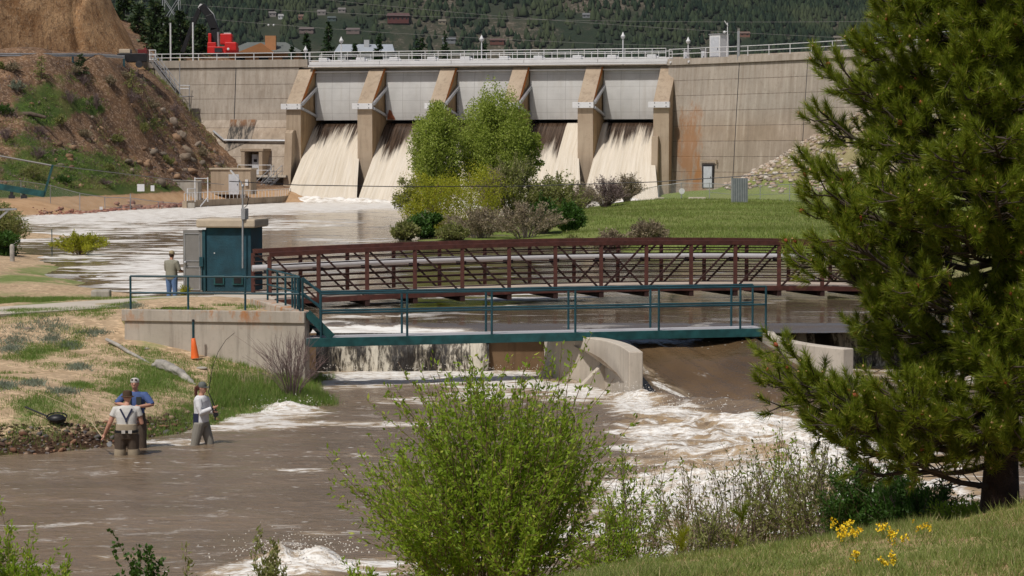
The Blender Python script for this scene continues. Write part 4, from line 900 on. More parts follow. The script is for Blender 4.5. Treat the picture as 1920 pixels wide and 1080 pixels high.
def cabin(p, wd, dp, h, rz, name, label, cat, mat, group=None, door=True):
    r_ = root(name, p, label, cat, group, rz=rz); k = MB(); k.box((0, 0, h/2), (wd, dp, h)); k.build('body', mat, r_, local=True, bevel=.03)
    k = MB(); k.box((0, 0, h+.04), (wd+.14, dp+.14, .08)); k.build('lid', M['galv'], r_, local=True)
    if door:
        k = MB(); k.box((0, -dp/2-.015, h*.48), (wd*.8, .03, h*.86)); d_ = k.build('door', M['doorw'], r_, local=True, bevel=.01); k = MB(); k.box((wd*.3, -dp/2-.05, h*.48), (.05, .05, .18)); k.build('handle', M['darkm'], d_, local=True)
    return r_
p, t, n = rwall(1329, 13.9, -1.4); az = math.atan2(t.y, t.x); cabin(p, 1.42, 1.3, 2.75, az, 'control_cabin', 'tall white control cabin standing on the right part of the dam crest', 'cabin', M['whitem'])
for px, l in ((1268, 'light grey electrical cabinet behind the crest railing, left of the lantern post'), (1301, 'light grey electrical cabinet behind the crest railing, right of the lantern post')):
    p, t, n = rwall(px, 13.9, -1.4); cabin(p, .5, .4, 1.3, math.atan2(t.y, t.x), 'electrical_cabinet', l, 'cabinet', M['pipe'], 'grey cabinets on the dam crest')
p, t, n = rwall(1342, 13.9, -1.6); r_ = root('camera_mast', p, 'thin mast with slanted solar panel and camera beside the white crest cabin', 'mast')
k = MB(); k.tube([(0, 0, 0), (0, 0, 3.9)], .05, 6); k.build('pole', M['whitem'], r_, local=True); k = MB(); k.beam((.03, 0, 3.6), (-.32, 0, 4.1), .4, .05, up=(1, 0, 0)); k.build('solar_panel', M['whitem'], r_, local=True)
k = MB(); k.tube([(-.02, 0, 3.05), (-.3, -.1, 3.0)], .04, 6); k.ell((-.3, -.1, 2.97), (.16, .16, .14)); k.build('camera', M['whitem'], r_, smooth=True, local=True)
for px, l, h in ((1378, 'left of two steel columns rising from the right crest', 3.2), (1384, 'right of two steel columns rising from the right crest', 2.9)):
    p, t, n = rwall(px, 13.9, .1 if px > 1380 else -.4); r_ = root('steel_column', p, l, 'steel column', 'steel columns on the crest'); k = MB()
    for y in (-.09, .09): k.box((0, y, h/2), (.22, .02, h))
    k.box((0, 0, h/2), (.02, .16, h)); k.build('beam', M['greym'] if px < 1380 else M['galv'], r_, local=True)
for px, y0, l in ((320, 43, 'left of two tall white poles at the left end of the dam'), (362, 42, 'right of two tall white poles at the left end of the dam')):
    q = dpx(px, 100, -1.0); h = dpx(px, y0, -1.0).z-13.9; r_ = root('white_pole', dw(q.x, -1.0, 13.9), l, 'pole', 'white poles at the left end'); k = MB(); k.tube([(0, 0, 0), (0, 0, h)], .09, 8); k.build('pole_shaft', M['whitem'], r_, local=True)
    k = MB(); k.box((0, 0, .35), (.7, .35, .7)); k.build('base_box', M['pipe'], r_, local=True)
# yellow guard rails
k = MB()
for a, b in ((295, 335), (337, 372)):
    q0, q1 = dpx(a, 110, -.2), dpx(b, 110, -.2); 
    for z in (14.5, 15.1): k.tube([dw(q0.x, -.4, z), dw(q1.x, -.4, z)], .05, 6)
    for s in (q0.x, q1.x): k.tube([dw(s, -.4, 13.9), dw(s, -.4, 15.1)], .05, 6)
q = dpx(334, 110, -.4); r_ = root('yellow_guard_rail', dw(q.x, -.4, 13.9), 'yellow pipe guard rail around the two white poles', 'guard rail'); k.build('rail', solid('yellow_paint', (.60, .42, .12), .5), r_)
# metal stair at the left end
r_ = root('metal_stair', dw(-16, 3.2, 9.5), 'long grey steel stair climbing the hillside to the left end of the dam', 'stair')
def sp(px, py): return dw(*(lambda q: (q.x, 3.0, q.z))(dpx(px, py, 3.0)))
a, b = sp(287, 116), sp(333, 176); c = sp(352, 184); wv = DN*1.0; k = MB()
for o in (0, 1): k.beam(a-wv*.5+wv*o, b-wv*.5+wv*o, .06, .28)
k.build('stringer', M['greym'], r_); k = MB()
for t in np.linspace(0, 1, 19): q = a.lerp(b, t); k.box(q, (.34, .95, .05), rz=-DA)
k.build('tread', M['greym'], r_); k = MB()
for o in (-.5, .5):
    for h in (.5, 1.0): k.tube([a+wv*o+Vector((0, 0, h)), b+wv*o+Vector((0, 0, h))], .035, 5)
    for t in np.linspace(0, 1, 6): q = a.lerp(b, t)+wv*o; k.tube([q, q+Vector((0, 0, 1))], .035, 5)
k.build('handrail', M['galv'], r_); k = MB(); a2 = sp(264, 116); k.box((a+a2)/2, ((a-a2).length, 1.4, .08), rz=-DA); k.box((b+c)/2-Vector((0, 0, .05)), ((b-c).length+.6, 1.6, .08), rz=-DA)
k.beam(a2.lerp(a, .5), dw(dl(a2).x+.2, 1.2, 12.6), .1, .1); k.beam(a, dw(dl(a).x-.4, 1.2, 12.4), .1, .1); k.build('platform', M['galv'], r_); k = MB()
for px, y0, y1 in ((337, 118, 215), (355, 160, 215), (312, 128, 146)):
    t_, b_ = sp(px, y0), sp(px, y1); k.tube([t_, b_], .05, 6)
for y in (160, 166): k.tube([sp(337, y), sp(356, y)], .03, 5)
k.build('support_post', M['galv'], r_)
k = MB(); q0 = sp(248, 112); q1 = sp(292, 112)
for z in (0, .5, 1.0): k.tube([q0+Vector((0, 0, z)), q1+Vector((0, 0, z))], .05, 6)
for t in np.linspace(0, 1, 5): q = q0.lerp(q1, t); k.tube([q, q+Vector((0, 0, 1.02))], .05, 6)
r_ = root('landing_gate', q0, 'white pipe railing with gate at the head of the steel stair', 'railing'); k.build('railing', M['whitem'], r_)
# guard rail along the road
gr_ = W3([(-120, 105, 216.5), (37, 106.5, 220.5), (88, 106.5, 222.5), (136, 106.5, 225), (184, 107, 228.5), (232, 110, 232.5)]); r_ = root('guardrail', gr_[1], 'galvanised roadside guardrail with blue-green posts along the cliff road', 'guardrail'); k = MB(); up = Vector((0, 0, 1))
for a, b in zip(gr_[:-1], gr_[1:]):
    a, b = Vector(a), Vector(b); n_ = Vector((a.y-b.y, b.x-a.x, 0)).normalized()*-.05
    pr_ = [(0, .0), (.06, .08), (.0, .16), (.06, .26), (0, .32)]
    for (o0, h0), (o1, h1) in zip(pr_[:-1], pr_[1:]): k.hexa([a+n_*(1+o0*14)+up*h0, b+n_*(1+o0*14)+up*h0, b+n_*(1+o0*14+.6)+up*h0, a+n_*(1+o0*14+.6)+up*h0], [a+n_*(1+o1*14)+up*h1, b+n_*(1+o1*14)+up*h1, b+n_*(1+o1*14+.6)+up*h1, a+n_*(1+o1*14+.6)+up*h1])
k.build('rail', M['galv'], r_); 
for a in gr_: k = MB(); a = Vector(a); k.box(a+Vector((0, .12, -.25)), (.18, .15, 1.2)); k.build('post', M['teal'], r_)
# dark trailer by the stair head
q = P(244, 104, 238); r_ = root('utility_trailer', (q.x, q.y, 13.3), 'dark utility trailer loaded with a tan box, parked at the foot of the cliff', 'trailer')
k = MB(); k.box((0.3, 0, 1.0), (2.9, 1.6, .85)); k.build('body', M['black'], r_, local=True, bevel=.05); k = MB(); k.box((-.45, 0, 1.65), (1.1, 1.3, .4)); k.build('crate', M['roofcap'], r_, local=True, bevel=.04); k = MB(); k.box((1.3, 0, 1.62), (.9, 1.3, .4)); k.lathe((1.5, 0, 1.82), [(.16, 0), (.14, .12), (.02, .22)], 10); k.build('tank', M['redd'], r_, local=True, bevel=.04)
for x in (-.6, 1.0):
    k = MB(); k.tube([(x, -.9, .35), (x, -.65, .35)], .35, 14); k.build('wheel', M['darkm'], r_, local=True)
# red grapple loader
LY = 264.0
def lo(px, py, dy=0): return P(px, py, LY+dy)
r_ = root('grapple_loader', (lo(415, 104).x, LY, 13.9), 'bright red loader with a tall folded black boom on the dam crest', 'loader')
def slab(px0, py0, px1, py1, th, y=0): a, b = lo(px0, py0), lo(px1, py1); return ((a.x+b.x)/2, LY+y, (a.z+b.z)/2), (abs(b.x-a.x), th, abs(a.z-b.z))
k = MB(); k.box(*slab(391, 88, 446, 101, 2.2)); k.box(*slab(392, 63, 398, 90, 1.8)); k.box(*slab(391, 80, 407, 92, 2.0)); k.build('body', M['redm'], r_, bevel=.06)
k = MB(); k.box(*slab(415, 64, 437, 84, 1.5, -.4)); k.box(*slab(424, 80, 446, 96, 1.9, -.5)); k.build('engine_cover', M['redm'], r_, bevel=.1)
k = MB(); k.box(*slab(421, 62, 434, 64.5, .6, -.4)); k.ell(lo(428, 92, -1.5), (.14, .1, .14)); k.build('top_light', M['whitem'], r_)
k = MB(); k.beam(lo(403, 82), lo(403, 52), .9, .9); k.beam(lo(403, 56), lo(393, 28), .9, .9); k.beam(lo(395, 32), lo(378, 10), .8, .8); k.build('main_boom', M['blackm'], r_, bevel=.05)
k = MB(); k.tube([lo(407.5, 60, -.3), lo(406, 45, -.3), lo(400, 26, -.3), lo(384, 9, -.3)], .04, 8); k.build('hydraulic_hose', M['whitem'], r_, smooth=True)
k = MB(); k.tube([lo(410, 88, -.5), lo(409, 60, -.5)], .13, 8); k.build('hydraulic_cylinder', M['galv'], r_)
k = MB(); k.hexa([lo(*q, -.35) for q in ((371, 14), (375, 7), (383, 8), (383, 20), (378, 21))], [lo(*q, .35) for q in ((371, 14), (375, 7), (383, 8), (383, 20), (378, 21))]); k.build('elbow_joint', M['whitem'], r_)
k = MB(); k.beam(lo(375, 16), lo(362, 45), .5, .5); k.beam(lo(362, 45), lo(342, 98), .4, .45); k.build('stick_boom', M['blackm'], r_, bevel=.04)
k = MB(); k.box(*slab(405, 91, 419, 99, .3, -1.2)); k.box(*slab(402, 100, 425, 106, 2.0)); k.build('undercarriage', M['darkm'], r_)
# ------------------------------------------------------------------ houses, tower, trees behind the dam
def house(p, wd, dp, h, rh, label, wall, roof, name='house', hip=.0, chim=None, rz=0.0, group=None, win=3, cm=None):
    r_ = root(name, p, label, 'house', group, rz=rz); k = MB(); k.box((0, 0, h/2-1), (wd, dp, h+2)); wl = k.build('wall', wall, r_, local=True)
    e = .06*wd; k = MB(); a = [(-wd/2-e, -dp/2-e, h), (wd/2+e, -dp/2-e, h), (wd/2+e, dp/2+e, h), (-wd/2-e, dp/2+e, h)]; hx = wd/2*(1-hip)
    k.add(a+[(-hx, 0, h+rh), (hx, 0, h+rh)], [(0, 1, 5, 4), (2, 3, 4, 5), (1, 2, 5), (3, 0, 4), (3, 2, 1, 0)]); rf = k.build('roof', roof, r_, local=True)
    if chim:
        k = MB(); k.box((chim[0], chim[1], h+rh*.5+chim[3]/2-.6), (chim[2], chim[2]*.8, chim[3]+rh)); k.build('chimney', cm or wall, rf, local=True)
    for i in range(win):
        x = -wd/2+wd*(i+.5)/win; k = MB(); k.box((x, -dp/2-.02, h*.55), (wd/win*.4, .08, h*.35)); k.build('window', M['glass'], r_, local=True)
    return r_
hm = lambda n, c: M.setdefault('h_'+n, solid('house_'+n, c, .8, var=.1, sc=.3, bump=0))
def gz(x, y): return float(valley2(np.array([float(x)]), np.array([float(y)]))[0])
q = P(500, 97, 330); r_ = house((q.x, 330, q.z-2.6), 9.5, 8, 2.4, 1.5, 'timber house with grey hipped roof and broad orange-brown chimney behind the dam', hm('timber', (.34, .15, .06)), hm('greyroof', (.13, .14, .13)), hip=.45, chim=(.9, -3.2, 1.45, 1.3), cm=hm('orangebrick', (.42, .20, .09)))
for x in (.6, 1.3): k = MB(); k.ell((x, -3.2, 6.05), (.14, .14, .16), 8, 6); k.build('chimney_pot', M['whitem'], r_, local=True)
k = MB(); k.add([(-3.5, -4.8, 2.3), (1.5, -4.8, 2.3), (-.3, -4.8, 3.6), (-3.5, -3.5, 2.3), (1.5, -3.5, 2.3), (-.3, -1.5, 3.6)], [(0, 1, 2), (0, 2, 5, 3), (1, 4, 5, 2)]); k.build('gable', hm('timber', (.34, .15, .06)), r_, local=True)
q = P(686, 97, 370); house((q.x, 370, q.z-2.4), 8.2, 7, 2.2, 1.35, 'white house with pale grey metal roof and stub chimney behind the dam', hm('white', (.45, .46, .47)), hm('paleroof', (.33, .36, .40)), chim=(0.2, -1.2, .8, 1.2), win=2)
far = [(511, 27, 8, 'pale', 'small pale house upper left on the forested slope'), (527, 32, 6, 'white', 'tiny white cabin just right of the pale house on the slope'), (565, 33, 6, 'clay', 'small clay-coloured house on the slope above the spruces'), (603, 24, 9, 'pale', 'long pale house high on the slope right of the clay one'), (622, 36, 9, 'green', 'house with grey-green roof on the slope above the tall spruce'),
       (641, 20, 8, 'pale', 'pale house highest on the slope above the white house'), (747, 38, 23, 'red', 'large dark red lodge on the forested slope'), (756, 31, 8, 'white', 'white house directly above the red lodge'), (575, 57, 15, 'pink', 'low pinkish house on the slope behind the spruces'), (662, 58, 14, 'pink', 'low pinkish house right of the tall spruce on the slope'),
       (829, 42, 8, 'tan', 'small tan house on the slope right of the red lodge'), (842, 76, 14, 'grey', 'grey gabled house low on the slope near the crest'), (932, 78, 15, 'brick', 'brick red gabled house low on the slope near the middle lamp'), (1099, 30, 8, 'grey', 'small grey house among dense trees on the upper slope'),
       (1396, 65, 11, 'clay', 'clay-roofed house on the slope right of the steel columns'), (1570, 73, 9, 'tan', 'small tan house low on the slope near the pine')]
hc = {'pale': (.22, .20, .19), 'white': (.42, .42, .42), 'clay': (.20, .10, .07), 'green': (.06, .09, .085), 'red': (.11, .035, .03), 'pink': (.17, .13, .12), 'tan': (.2, .17, .12), 'grey': (.18, .19, .2), 'brick': (.14, .055, .04)}
for i, (px, py, wd, c, l) in enumerate(far):
    q = hit(px, py+2, mtz, 2320, 3650); r_ = house((q.x, q.y, q.z-.5), wd, wd*.6, 2.8 if wd < 20 else 6, 2.2 if wd < 20 else 3.5, l, hm(c, hc[c]), hm('rf'+c, tuple(x*.6+.03 for x in hc[c])), group='houses on the far slope', win=2 if wd < 20 else 5)
# the far wood: one mass of conifers
def forest():
    rg = np.random.default_rng(5); n = 62000; Y = 2330+rg.uniform(0, 1, n)**1.4*1150; X = rg.uniform(-.245, .245, n)*Y
    dens = fbm(X*.006, Y*.005, 0, 4, 64)+.25*fbm(X*.03, Y*.03, 0, 2, 65); k = rg.uniform(-.6, .4, n) < dens*1.1+.42; X, Y = X[k], Y[k]
    hp = np.array([(h_[0], h_[1]) for h_ in [(lambda q: (q.x, q.y))(hit(px, py+2, mtz, 2320, 3650)) for px, py, *_ in far]])
    for (hx, hy), fw in zip(hp, [f[2] for f in far]): k = (np.abs(X-hx) > fw*.6) | (Y > hy+4) | (Y < hy-75); X, Y = X[k], Y[k]
    Z = mtz(X, Y); n = len(X); H = rg.uniform(5, 11, n)*np.where(rg.uniform(0, 1, n) < .1, 1.3, 1); W_ = H*rg.uniform(.22, .42, n); rnd = rg.uniform(0, 1, n)
    seg = 5; prof = [(.9, .04), (1.0, .25), (.72, .52), (.38, .8), (.05, 1.0)]; V = []
    a = np.linspace(0, 2*math.pi, seg, endpoint=False)[None]+rg.uniform(0, 6, (n, 1))
    for r_, z in prof:
        j = rg.uniform(.7, 1.25, (n, seg)); V.append(np.stack([X[:, None]+np.cos(a)*W_[:, None]*r_*j, Y[:, None]+np.sin(a)*W_[:, None]*r_*j, (Z+H*z)[:, None]+H[:, None]*.05*rg.uniform(-1, 1, (n, seg))], -1))
    V = np.stack(V, 1).reshape(-1, 3); m = len(prof); base = (np.arange(n)*m*seg)[:, None, None]; q = np.array([(i*seg+k, i*seg+(k+1) % seg, (i+1)*seg+(k+1) % seg, (i+1)*seg+k) for i in range(m-1) for k in range(seg)])[None]
    k = N('far_forest'); c = k.mix(k.rnd(), (.012, .024, .016), (.040, .058, .030)); c = k.mix(k.rng(k.noise(.012, 3), .5, .64, 0, .6), c, (.075, .09, .045)); mt = k.fin(c, .95, 0, .05)
    o = stuff(mesh_np('far_forest', V, (base+q).reshape(-1, 4), mt)); o['label'] = 'dark conifer forest covering the whole mountainside'; o['category'] = 'forest'
forest()
# lattice tower and lines
tp = P(322, 60, 470); r_ = root('transmission_tower', (tp.x, 470, 10), 'pale steel lattice transmission tower half hidden behind the dark pines', 'tower'); k = MB(); top = P(322, -150, 470).z-10
def tl(sx, sy, z): w_ = 2.6*(1-z/top)+.5; return Vector((sx*w_, sy*w_*.9, z))
for sx in (-1, 1):
    for sy in (-1, 1): k.beam(tl(sx, sy, 0), tl(sx, sy, top), .13, .13)
zs = np.linspace(0, top, 9)
for z0, z1 in zip(zs[:-1], zs[1:]):
    for sy in (-1, 1): k.beam(tl(-1, sy, z0), tl(1, sy, z1), .1, .1); k.beam(tl(1, sy, z0), tl(-1, sy, z1), .1, .1); k.beam(tl(-1, sy, z1), tl(1, sy, z1), .1, .1)
for z in (top*.72, top*.88): k.beam((-4.5, 0, z), (4.5, 0, z), .16, .16); k.beam((-4.5, 0, z), (0, 0, z+1.6), .1, .1); k.beam((4.5, 0, z), (0, 0, z+1.6), .1, .1)
k.build('lattice', M['galv'], r_, local=True)
for i, (a, b, sag, l) in enumerate([((330, 8), (1960, 34), 6, 'overhead power line, highest of those crossing the wooded slope'), ((520, -10), (1960, 84), 5, 'overhead power line falling to the right across the slope'), ((330, 30), (1960, 92), 7, 'overhead power line, lowest of those crossing the wooded slope')]):
    pa, pb = P(*a, 470), P(*b, 420); o = MB().tube([pa.lerp(pb, t)-Vector((0, 0, sag*4*t*(1-t)*.3)) for t in np.linspace(0, 1, 16)], .026, 4).build('power_line', M['greym']); tag(o, l, 'power line', 'power lines over the slope')
# trees behind the crest
bt = [(232, -30, 290, 70, 'pine', 'tall dark pine at the foot of the cliff edge, leftmost behind the dam'), (262, 8, 285, 80, 'pine', 'broad dark pine just behind the stair head'), (292, 2, 280, 90, 'pine', 'dense dark pine in front of the lattice tower, left side'), (338, 22, 284, 70, 'pine', 'dark pine just left of the loader boom'),
      (318, 40, 272, 60, 'pine', 'low dark pine between the two white poles'), (375, 48, 288, 54, 'pine', 'dark pine seen below the folded loader boom'), (350, 62, 300, 60, 'pine', 'small dark pine behind the right white pole')]
for i, (px, py, Y, wpx, kd, l) in enumerate(bt):
    t_ = P(px, py, Y); z0 = 12.6; conifer((t_.x, Y, z0), wpx/FPX*Y, t_.z-z0, 100+i, M['pineb'], M['branch'], l, group='pines behind the left end of the dam', n=2600, L=.62, W=.26, rag=.45, pw=.6)
sp_ = [(575, 63, 280, 26, .9, 'small narrow spruce left of the tall spruce'), (616, 42, 290, 44, .95, 'tall dark conical spruce between the two houses'), (667, 82, 300, 24, .8, 'short pine in front of the white house roof, left of its chimney'), (710, 64, 310, 26, .7, 'thin pine in front of the right half of the white house'),
       (788, 72, 300, 46, .45, 'round dark pine right of the white house'), (833, 84, 300, 44, .5, 'low dark pine in front of the grey gabled house'), (905, 82, 300, 50, .5, 'low round pine behind the middle lamp'), (835, 60, 420, 22, .5, 'small pine with yellowish top behind the low dark pine'), (548, 88, 300, 18, .8, 'very small conifer left of the narrow spruce')]
for i, (px, py, Y, wpx, pw, l) in enumerate(sp_):
    t_ = P(px, py, Y); z0 = 12.0; conifer((t_.x, Y, z0), wpx/FPX*Y, t_.z-z0, 130+i, M['spruce'], M['branch'], l, name='spruce_tree' if pw > .85 else 'pine_tree', n=1500, L=.42, W=.2, rag=.28, pw=pw, group='conifers behind the dam crest')
# ------------------------------------------------------------------ far left bank: fence, pump house, walls, shrubs, rocks
def alpha_mesh(name, c, step, wire):
    k = N(name); x = k.xyz(); u = k.math('ADD', x['X'], x['Y'])
    f1 = k.math('ABSOLUTE', k.math('SUBTRACT', k.math('FRACT', k.math('DIVIDE', k.math('ADD', u, x['Z']), step)), .5)); f2 = k.math('ABSOLUTE', k.math('SUBTRACT', k.math('FRACT', k.math('DIVIDE', k.math('SUBTRACT', u, x['Z']), step)), .5))
    a = k.math('GREATER_THAN', k.math('MAXIMUM', f1, f2), .5-wire/step); k.l(a, k.b.inputs['Alpha']); return k.fin(c, .5, .3)
M['chain'] = alpha_mesh('chain_link', (.40, .42, .42), .07, .0032)
def fence(name, pts, h, label, doff=0.0, talls=(), group=None):
    pts = [Vector(p) for p in pts]; r_ = root(name, pts[0], label, 'fence', group)
    for i, p in enumerate(pts): k = MB(); k.tube([p-Vector((0, 0, .3)), p+Vector((0, 0, h+(.35 if i in talls else .05)))], .05 if i in talls else .035, 7); k.build('post', M['galv'], r_)
    k = MB(); k.tube([p+Vector((0, 0, h)) for p in pts], .028, 6); k.tube([p+Vector((0, 0, h*.45)) for p in pts[len(pts)//2:]], .02, 6); k.build('top_rail', M['galv'], r_)
    V = []; F = []
    for i, p in enumerate(pts): V += [tuple(p), (p.x, p.y, p.z+h)]
    for i in range(len(pts)-1): F.append((2*i, 2*i+2, 2*i+3, 2*i+1))
    mesh_np('chain_mesh', V, F, M['chain'], r_); return r_
def onz(px, Y, zf): x = XY(px, Y); return Vector((x, Y, float(zf(np.array([x]), np.array([float(Y)]))[0])))
fp = [onz(px, Y, hillz) for px, Y in ((-60, 190), (40, 196), (95, 199), (150, 201), (197, 204), (245, 207), (297, 212), (366, 219), (390, 219))]
fence('chain_link_fence', fp, 1.5, 'grey chain-link fence along the sandy left shore below the hillside', talls=(5, 7, 8))
for px, Y, wd, h, zc, l in ((264, 207.6, .62, .62, 351, 'larger white sign on the shore fence near the gate'), (286, 210, .32, .5, 352, 'smaller white sign on the shore fence near the gate')):
    q = P(px, zc+1, Y-.8); r_ = root('sign', (q.x, q.y, q.z), l, 'sign'); MB().box((0, 0, 0), (wd, .03, h)).build('panel', M['whitem'], r_, local=True)
q = onz(190, 200, hillz); r_ = root('sign_post', q, 'small white sign on a dark stake standing on the sandy left shore', 'sign'); k = MB(); k.tube([(0, 0, 0), (0, 0, 1.15)], .025, 6); k.build('post', M['darkm'], r_, local=True); k = MB(); k.box((0, -.04, 1.02), (.26, .02, .24)); k.build('panel', M['whitem'], r_, local=True)
# pump house
q = P(433, 362, 233.5); r_ = root('pump_house', (q.x, 233.5, .9), 'small tan block pump house with white steel door at the foot of the dam', 'pump house', rz=-.12); 
k = MB(); k.box((0, 1.2, 1.2), (3.95, 2.6, 2.4)); k.build('wall', M['pierface'], r_, local=True); k = MB(); k.box((0, 1.2, 2.48), (4.2, 2.85, .16)); k.build('roof', M['roofcap'], r_, local=True, bevel=.02)
k = MB(); k.box((.32, -.12, .98), (1.02, .06, 1.95)); d_ = k.build('door', M['doorw'], r_, local=True); k = MB(); k.box((.7, -.18, .95), (.06, .06, .14)); k.build('handle', M['darkm'], d_, local=True); k = MB(); k.box((1.62, -.2, 1.15), (.28, .18, .6)); k.build('meter_box', M['whitem'], r_, local=True)
q = P(330, 371, 226); r_ = root('concrete_box', (q.x, 226, .4), 'grey open concrete basin wall behind the shore fence', 'concrete basin', rz=-.1); k = MB(); k.box((0, 1.5, .9), (4.15, .3, 1.9)); k.box((-2.0, .8, .9), (.25, 1.4, 1.9)); k.box((1.95, .8, .9), (.25, 1.4, 1.9)); k.box((0, 1.5, 1.89), (4.3, .42, .12)); k.build('wall', M['box'], r_, local=True, bevel=.02)
# training wall with railing
tw = [(350, 214), (365, 217), (420, 224), (470, 230), (520, 237), (552, 246)]; r_ = root('training_wall', (XY(350, 214), 214, 0), 'low tan concrete training wall with pipe railing left of the spillway foot', 'wall'); k = MB(); tops = []
for i, ((a, ya), (b, yb)) in enumerate(zip(tw[:-1], tw[1:])):
    A, B = Vector((XY(a, ya), ya, 0)), Vector((XY(b, yb), yb, 0)); nn = Vector((-(B-A).y, (B-A).x, 0)).normalized()*.4; k.hexa([A+Vector((0, 0, -1)), B+Vector((0, 0, -1)), B+nn+Vector((0, 0, -1)), A+nn+Vector((0, 0, -1))], [A+Vector((0, 0, .62)), B+Vector((0, 0, .62)), B+nn+Vector((0, 0, .62)), A+nn+Vector((0, 0, .62))]); tops.append(A+nn*.5+Vector((0, 0, .62)))
tops.append(B+nn*.5+Vector((0, 0, .62))); k.build('wall', M['pierface'], r_)
k = MB(); out = []
for a, b in zip(tops[:-1], tops[1:]): n_ = max(1, round((b-a).length/.95)); out += [a.lerp(b, j/n_) for j in range(n_)]
for p in out: k.tube([p, p+Vector((0, 0, .72))], .028, 5)
k.tube([p+Vector((0, 0, .7)) for p in out], .03, 5); k.build('railing', M['whitem'], r_)
k = MB()
for px, Y in ((366, 216.5), (390, 217), (352, 215)):
    q = Vector((XY(px, Y), Y, .5)); k.tube([q, q+Vector((0, 0, 2.2 if px > 355 else 1.2))], .055, 6)
a, b = Vector((XY(366, 216.5), 216.5, 2.6)), Vector((XY(390, 217), 217, 2.6)); k.tube([a, b], .04, 6); k.tube([Vector((XY(352, 215), 215, 1.7)), Vector((XY(366, 216.5), 216.5, 1.7))], .04, 6); k.tube([Vector((XY(390, 217), 217, .9)), Vector((XY(376, 214), 214, .15))], .05, 6); k.build('gate_frame', M['whitem'], r_)
k = MB(); q = P(359, 387, 212.5); k.box(q, (.6, .5, .62)); k.build('outfall_box', M['box'], r_)
# rip-rap at the left shore and pale rip-rap beside the right wall
rg = np.random.default_rng(8); c = []; rr = []
for i in range(520):
    px = rg.uniform(60, 352); Y = np.interp(px, [60, 150, 250, 352], [187, 194, 209, 220])+rg.normal()*1.2+.6; sz = np.interp(px, [60, 200, 352], [.12, .28, .5])*rg.uniform(.5, 1.3); x = XY(px, Y); z = float(_hf(np.array([x]), np.array([Y]))[0]); c.append((x, Y, max(z, -.1)+sz*.25)); rr.append(sz)
V, F = rocks(c, rr, 1); o = stuff(mesh_np('shore_riprap', V, F, M['redrock'])); tag(o, 'reddish broken stones lining the left shore of the pool', 'rocks')
c = []; rr = []
for i in range(9000):
    px = rg.uniform(1360, 2150); Y = rg.uniform(186, 236); x = XY(px, Y); z = float(_mf(np.array([x]), np.array([Y]))[0])
    py = 293-(z-4.6)*FPX/Y
    if z < 1.6+rg.normal()*.15 or z > 13.6: continue
    s_ = rg.uniform(.14, .36); c.append((x, Y, z+s_*.15)); rr.append(s_)
V, F = rocks(c, rr, 2); o = stuff(mesh_np('pale_riprap', V, F, M['riprap'])); tag(o, 'pale broken stone slope rising beside the right dam wall', 'rocks')
c = []; rr = []
for i in range(14000):
    x = rg.uniform(-58, -15); Y = rg.uniform(198, 255); z = float(_hf(np.array([x]), np.array([Y]))[0])
    if z < 1.8 or z > 13.2: continue
    px = x/Y*FPX+960; py = 293-(z-4.6)*FPX/Y; w_ = .25+.75*math.exp(-((px-350)/110)**2-((py-300)/70)**2)+.35*math.exp(-((px-140)/60)**2-((py-270)/60)**2)
    if float(fbm(np.array([x*.3]), np.array([Y*.3]), 0, 2, 77)[0])+w_ < .62+rg.uniform(-.25, .25): continue
    s_ = .07+.8*rg.uniform(0, 1)**6*w_; c.append((x, Y, z+s_*.2)); rr.append(s_)
V, F = rocks(c, rr, 3, .8); o = stuff(mesh_np('hill_rubble', V, F, M['hillrock'])); tag(o, 'tan and rusty rubble strewn over the hillside', 'rocks')
for i, (px, py, rpx, l) in enumerate([(341, 250, 17, 'largest rounded grey boulder on the slope above the pump house'), (325, 226, 13, 'rounded boulder just above the largest grey boulder'), (305, 205, 12, 'angular tan boulder high on the slope near the stair'), (372, 268, 11, 'grey boulder right of the largest one, near the dam wall'), (262, 302, 10, 'tan boulder low on the slope left of the concrete basin'), (360, 318, 13, 'brown boulder right above the concrete basin'), (250, 196, 9, 'tan boulder in the middle of the slope'), (190, 238, 6, 'small pale boulder beside the bright grass patch'), (300, 265, 9, 'mossy boulder on the middle of the slope below the large one')]):
    q = hit(px, py+rpx*.6, hillzh, 190, 300); s_ = rpx/FPX*q.y; V, F = rocks([(q.x, q.y, q.z+s_*.4)], [s_], 60+i, .85); o = mesh_np('boulder', V, F, M['greyrock' if i < 4 else 'hillrock']); tag(o, l, 'boulder', 'boulders on the hillside')
    mm = o.modifiers.new('round', 'SUBSURF'); mm.levels = 2; mm.render_levels = 2; tx = bpy.data.textures.new('rough', 'CLOUDS'); tx.noise_scale = s_*.7; dm = o.modifiers.new('rough', 'DISPLACE'); dm.texture = tx; dm.strength = s_*.5
# low brush over the whole slope: nobody could count it
def brush(name, n, seed, mat, L, W, hh, cond, label, per=14):
    rg = np.random.default_rng(seed); X = rg.uniform(-58, -13, n); Y = rg.uniform(198, 256, n); Z = hillzh(X, Y); k = (Z > 1.7) & (Z < 13.4) & cond(X, Y, Z, rg); X, Y, Z = X[k], Y[k], Z[k]; m = len(X); s = rg.uniform(.5, 1.3, m)*hh
    C = np.repeat(np.stack([X, Y, Z], 1), per, 0); S_ = np.repeat(s, per)[:, None]; Pp = C+rg.normal(size=(m*per, 3))*S_*np.array([.6, .6, .25])+np.array([0, 0, .2])*S_; D = rg.normal(size=(m*per, 3))+np.array([0, 0, .9])
    V, F = leaves(Pp, D, L*rg.uniform(.6, 1.3, m*per), W, rg); o = stuff(mesh_np(name, V, F, mat)); tag(o, label, 'brush')
nzf = lambda X, Y, sd, f=.25: fbm(X*f, Y*f, 0, 4, sd)
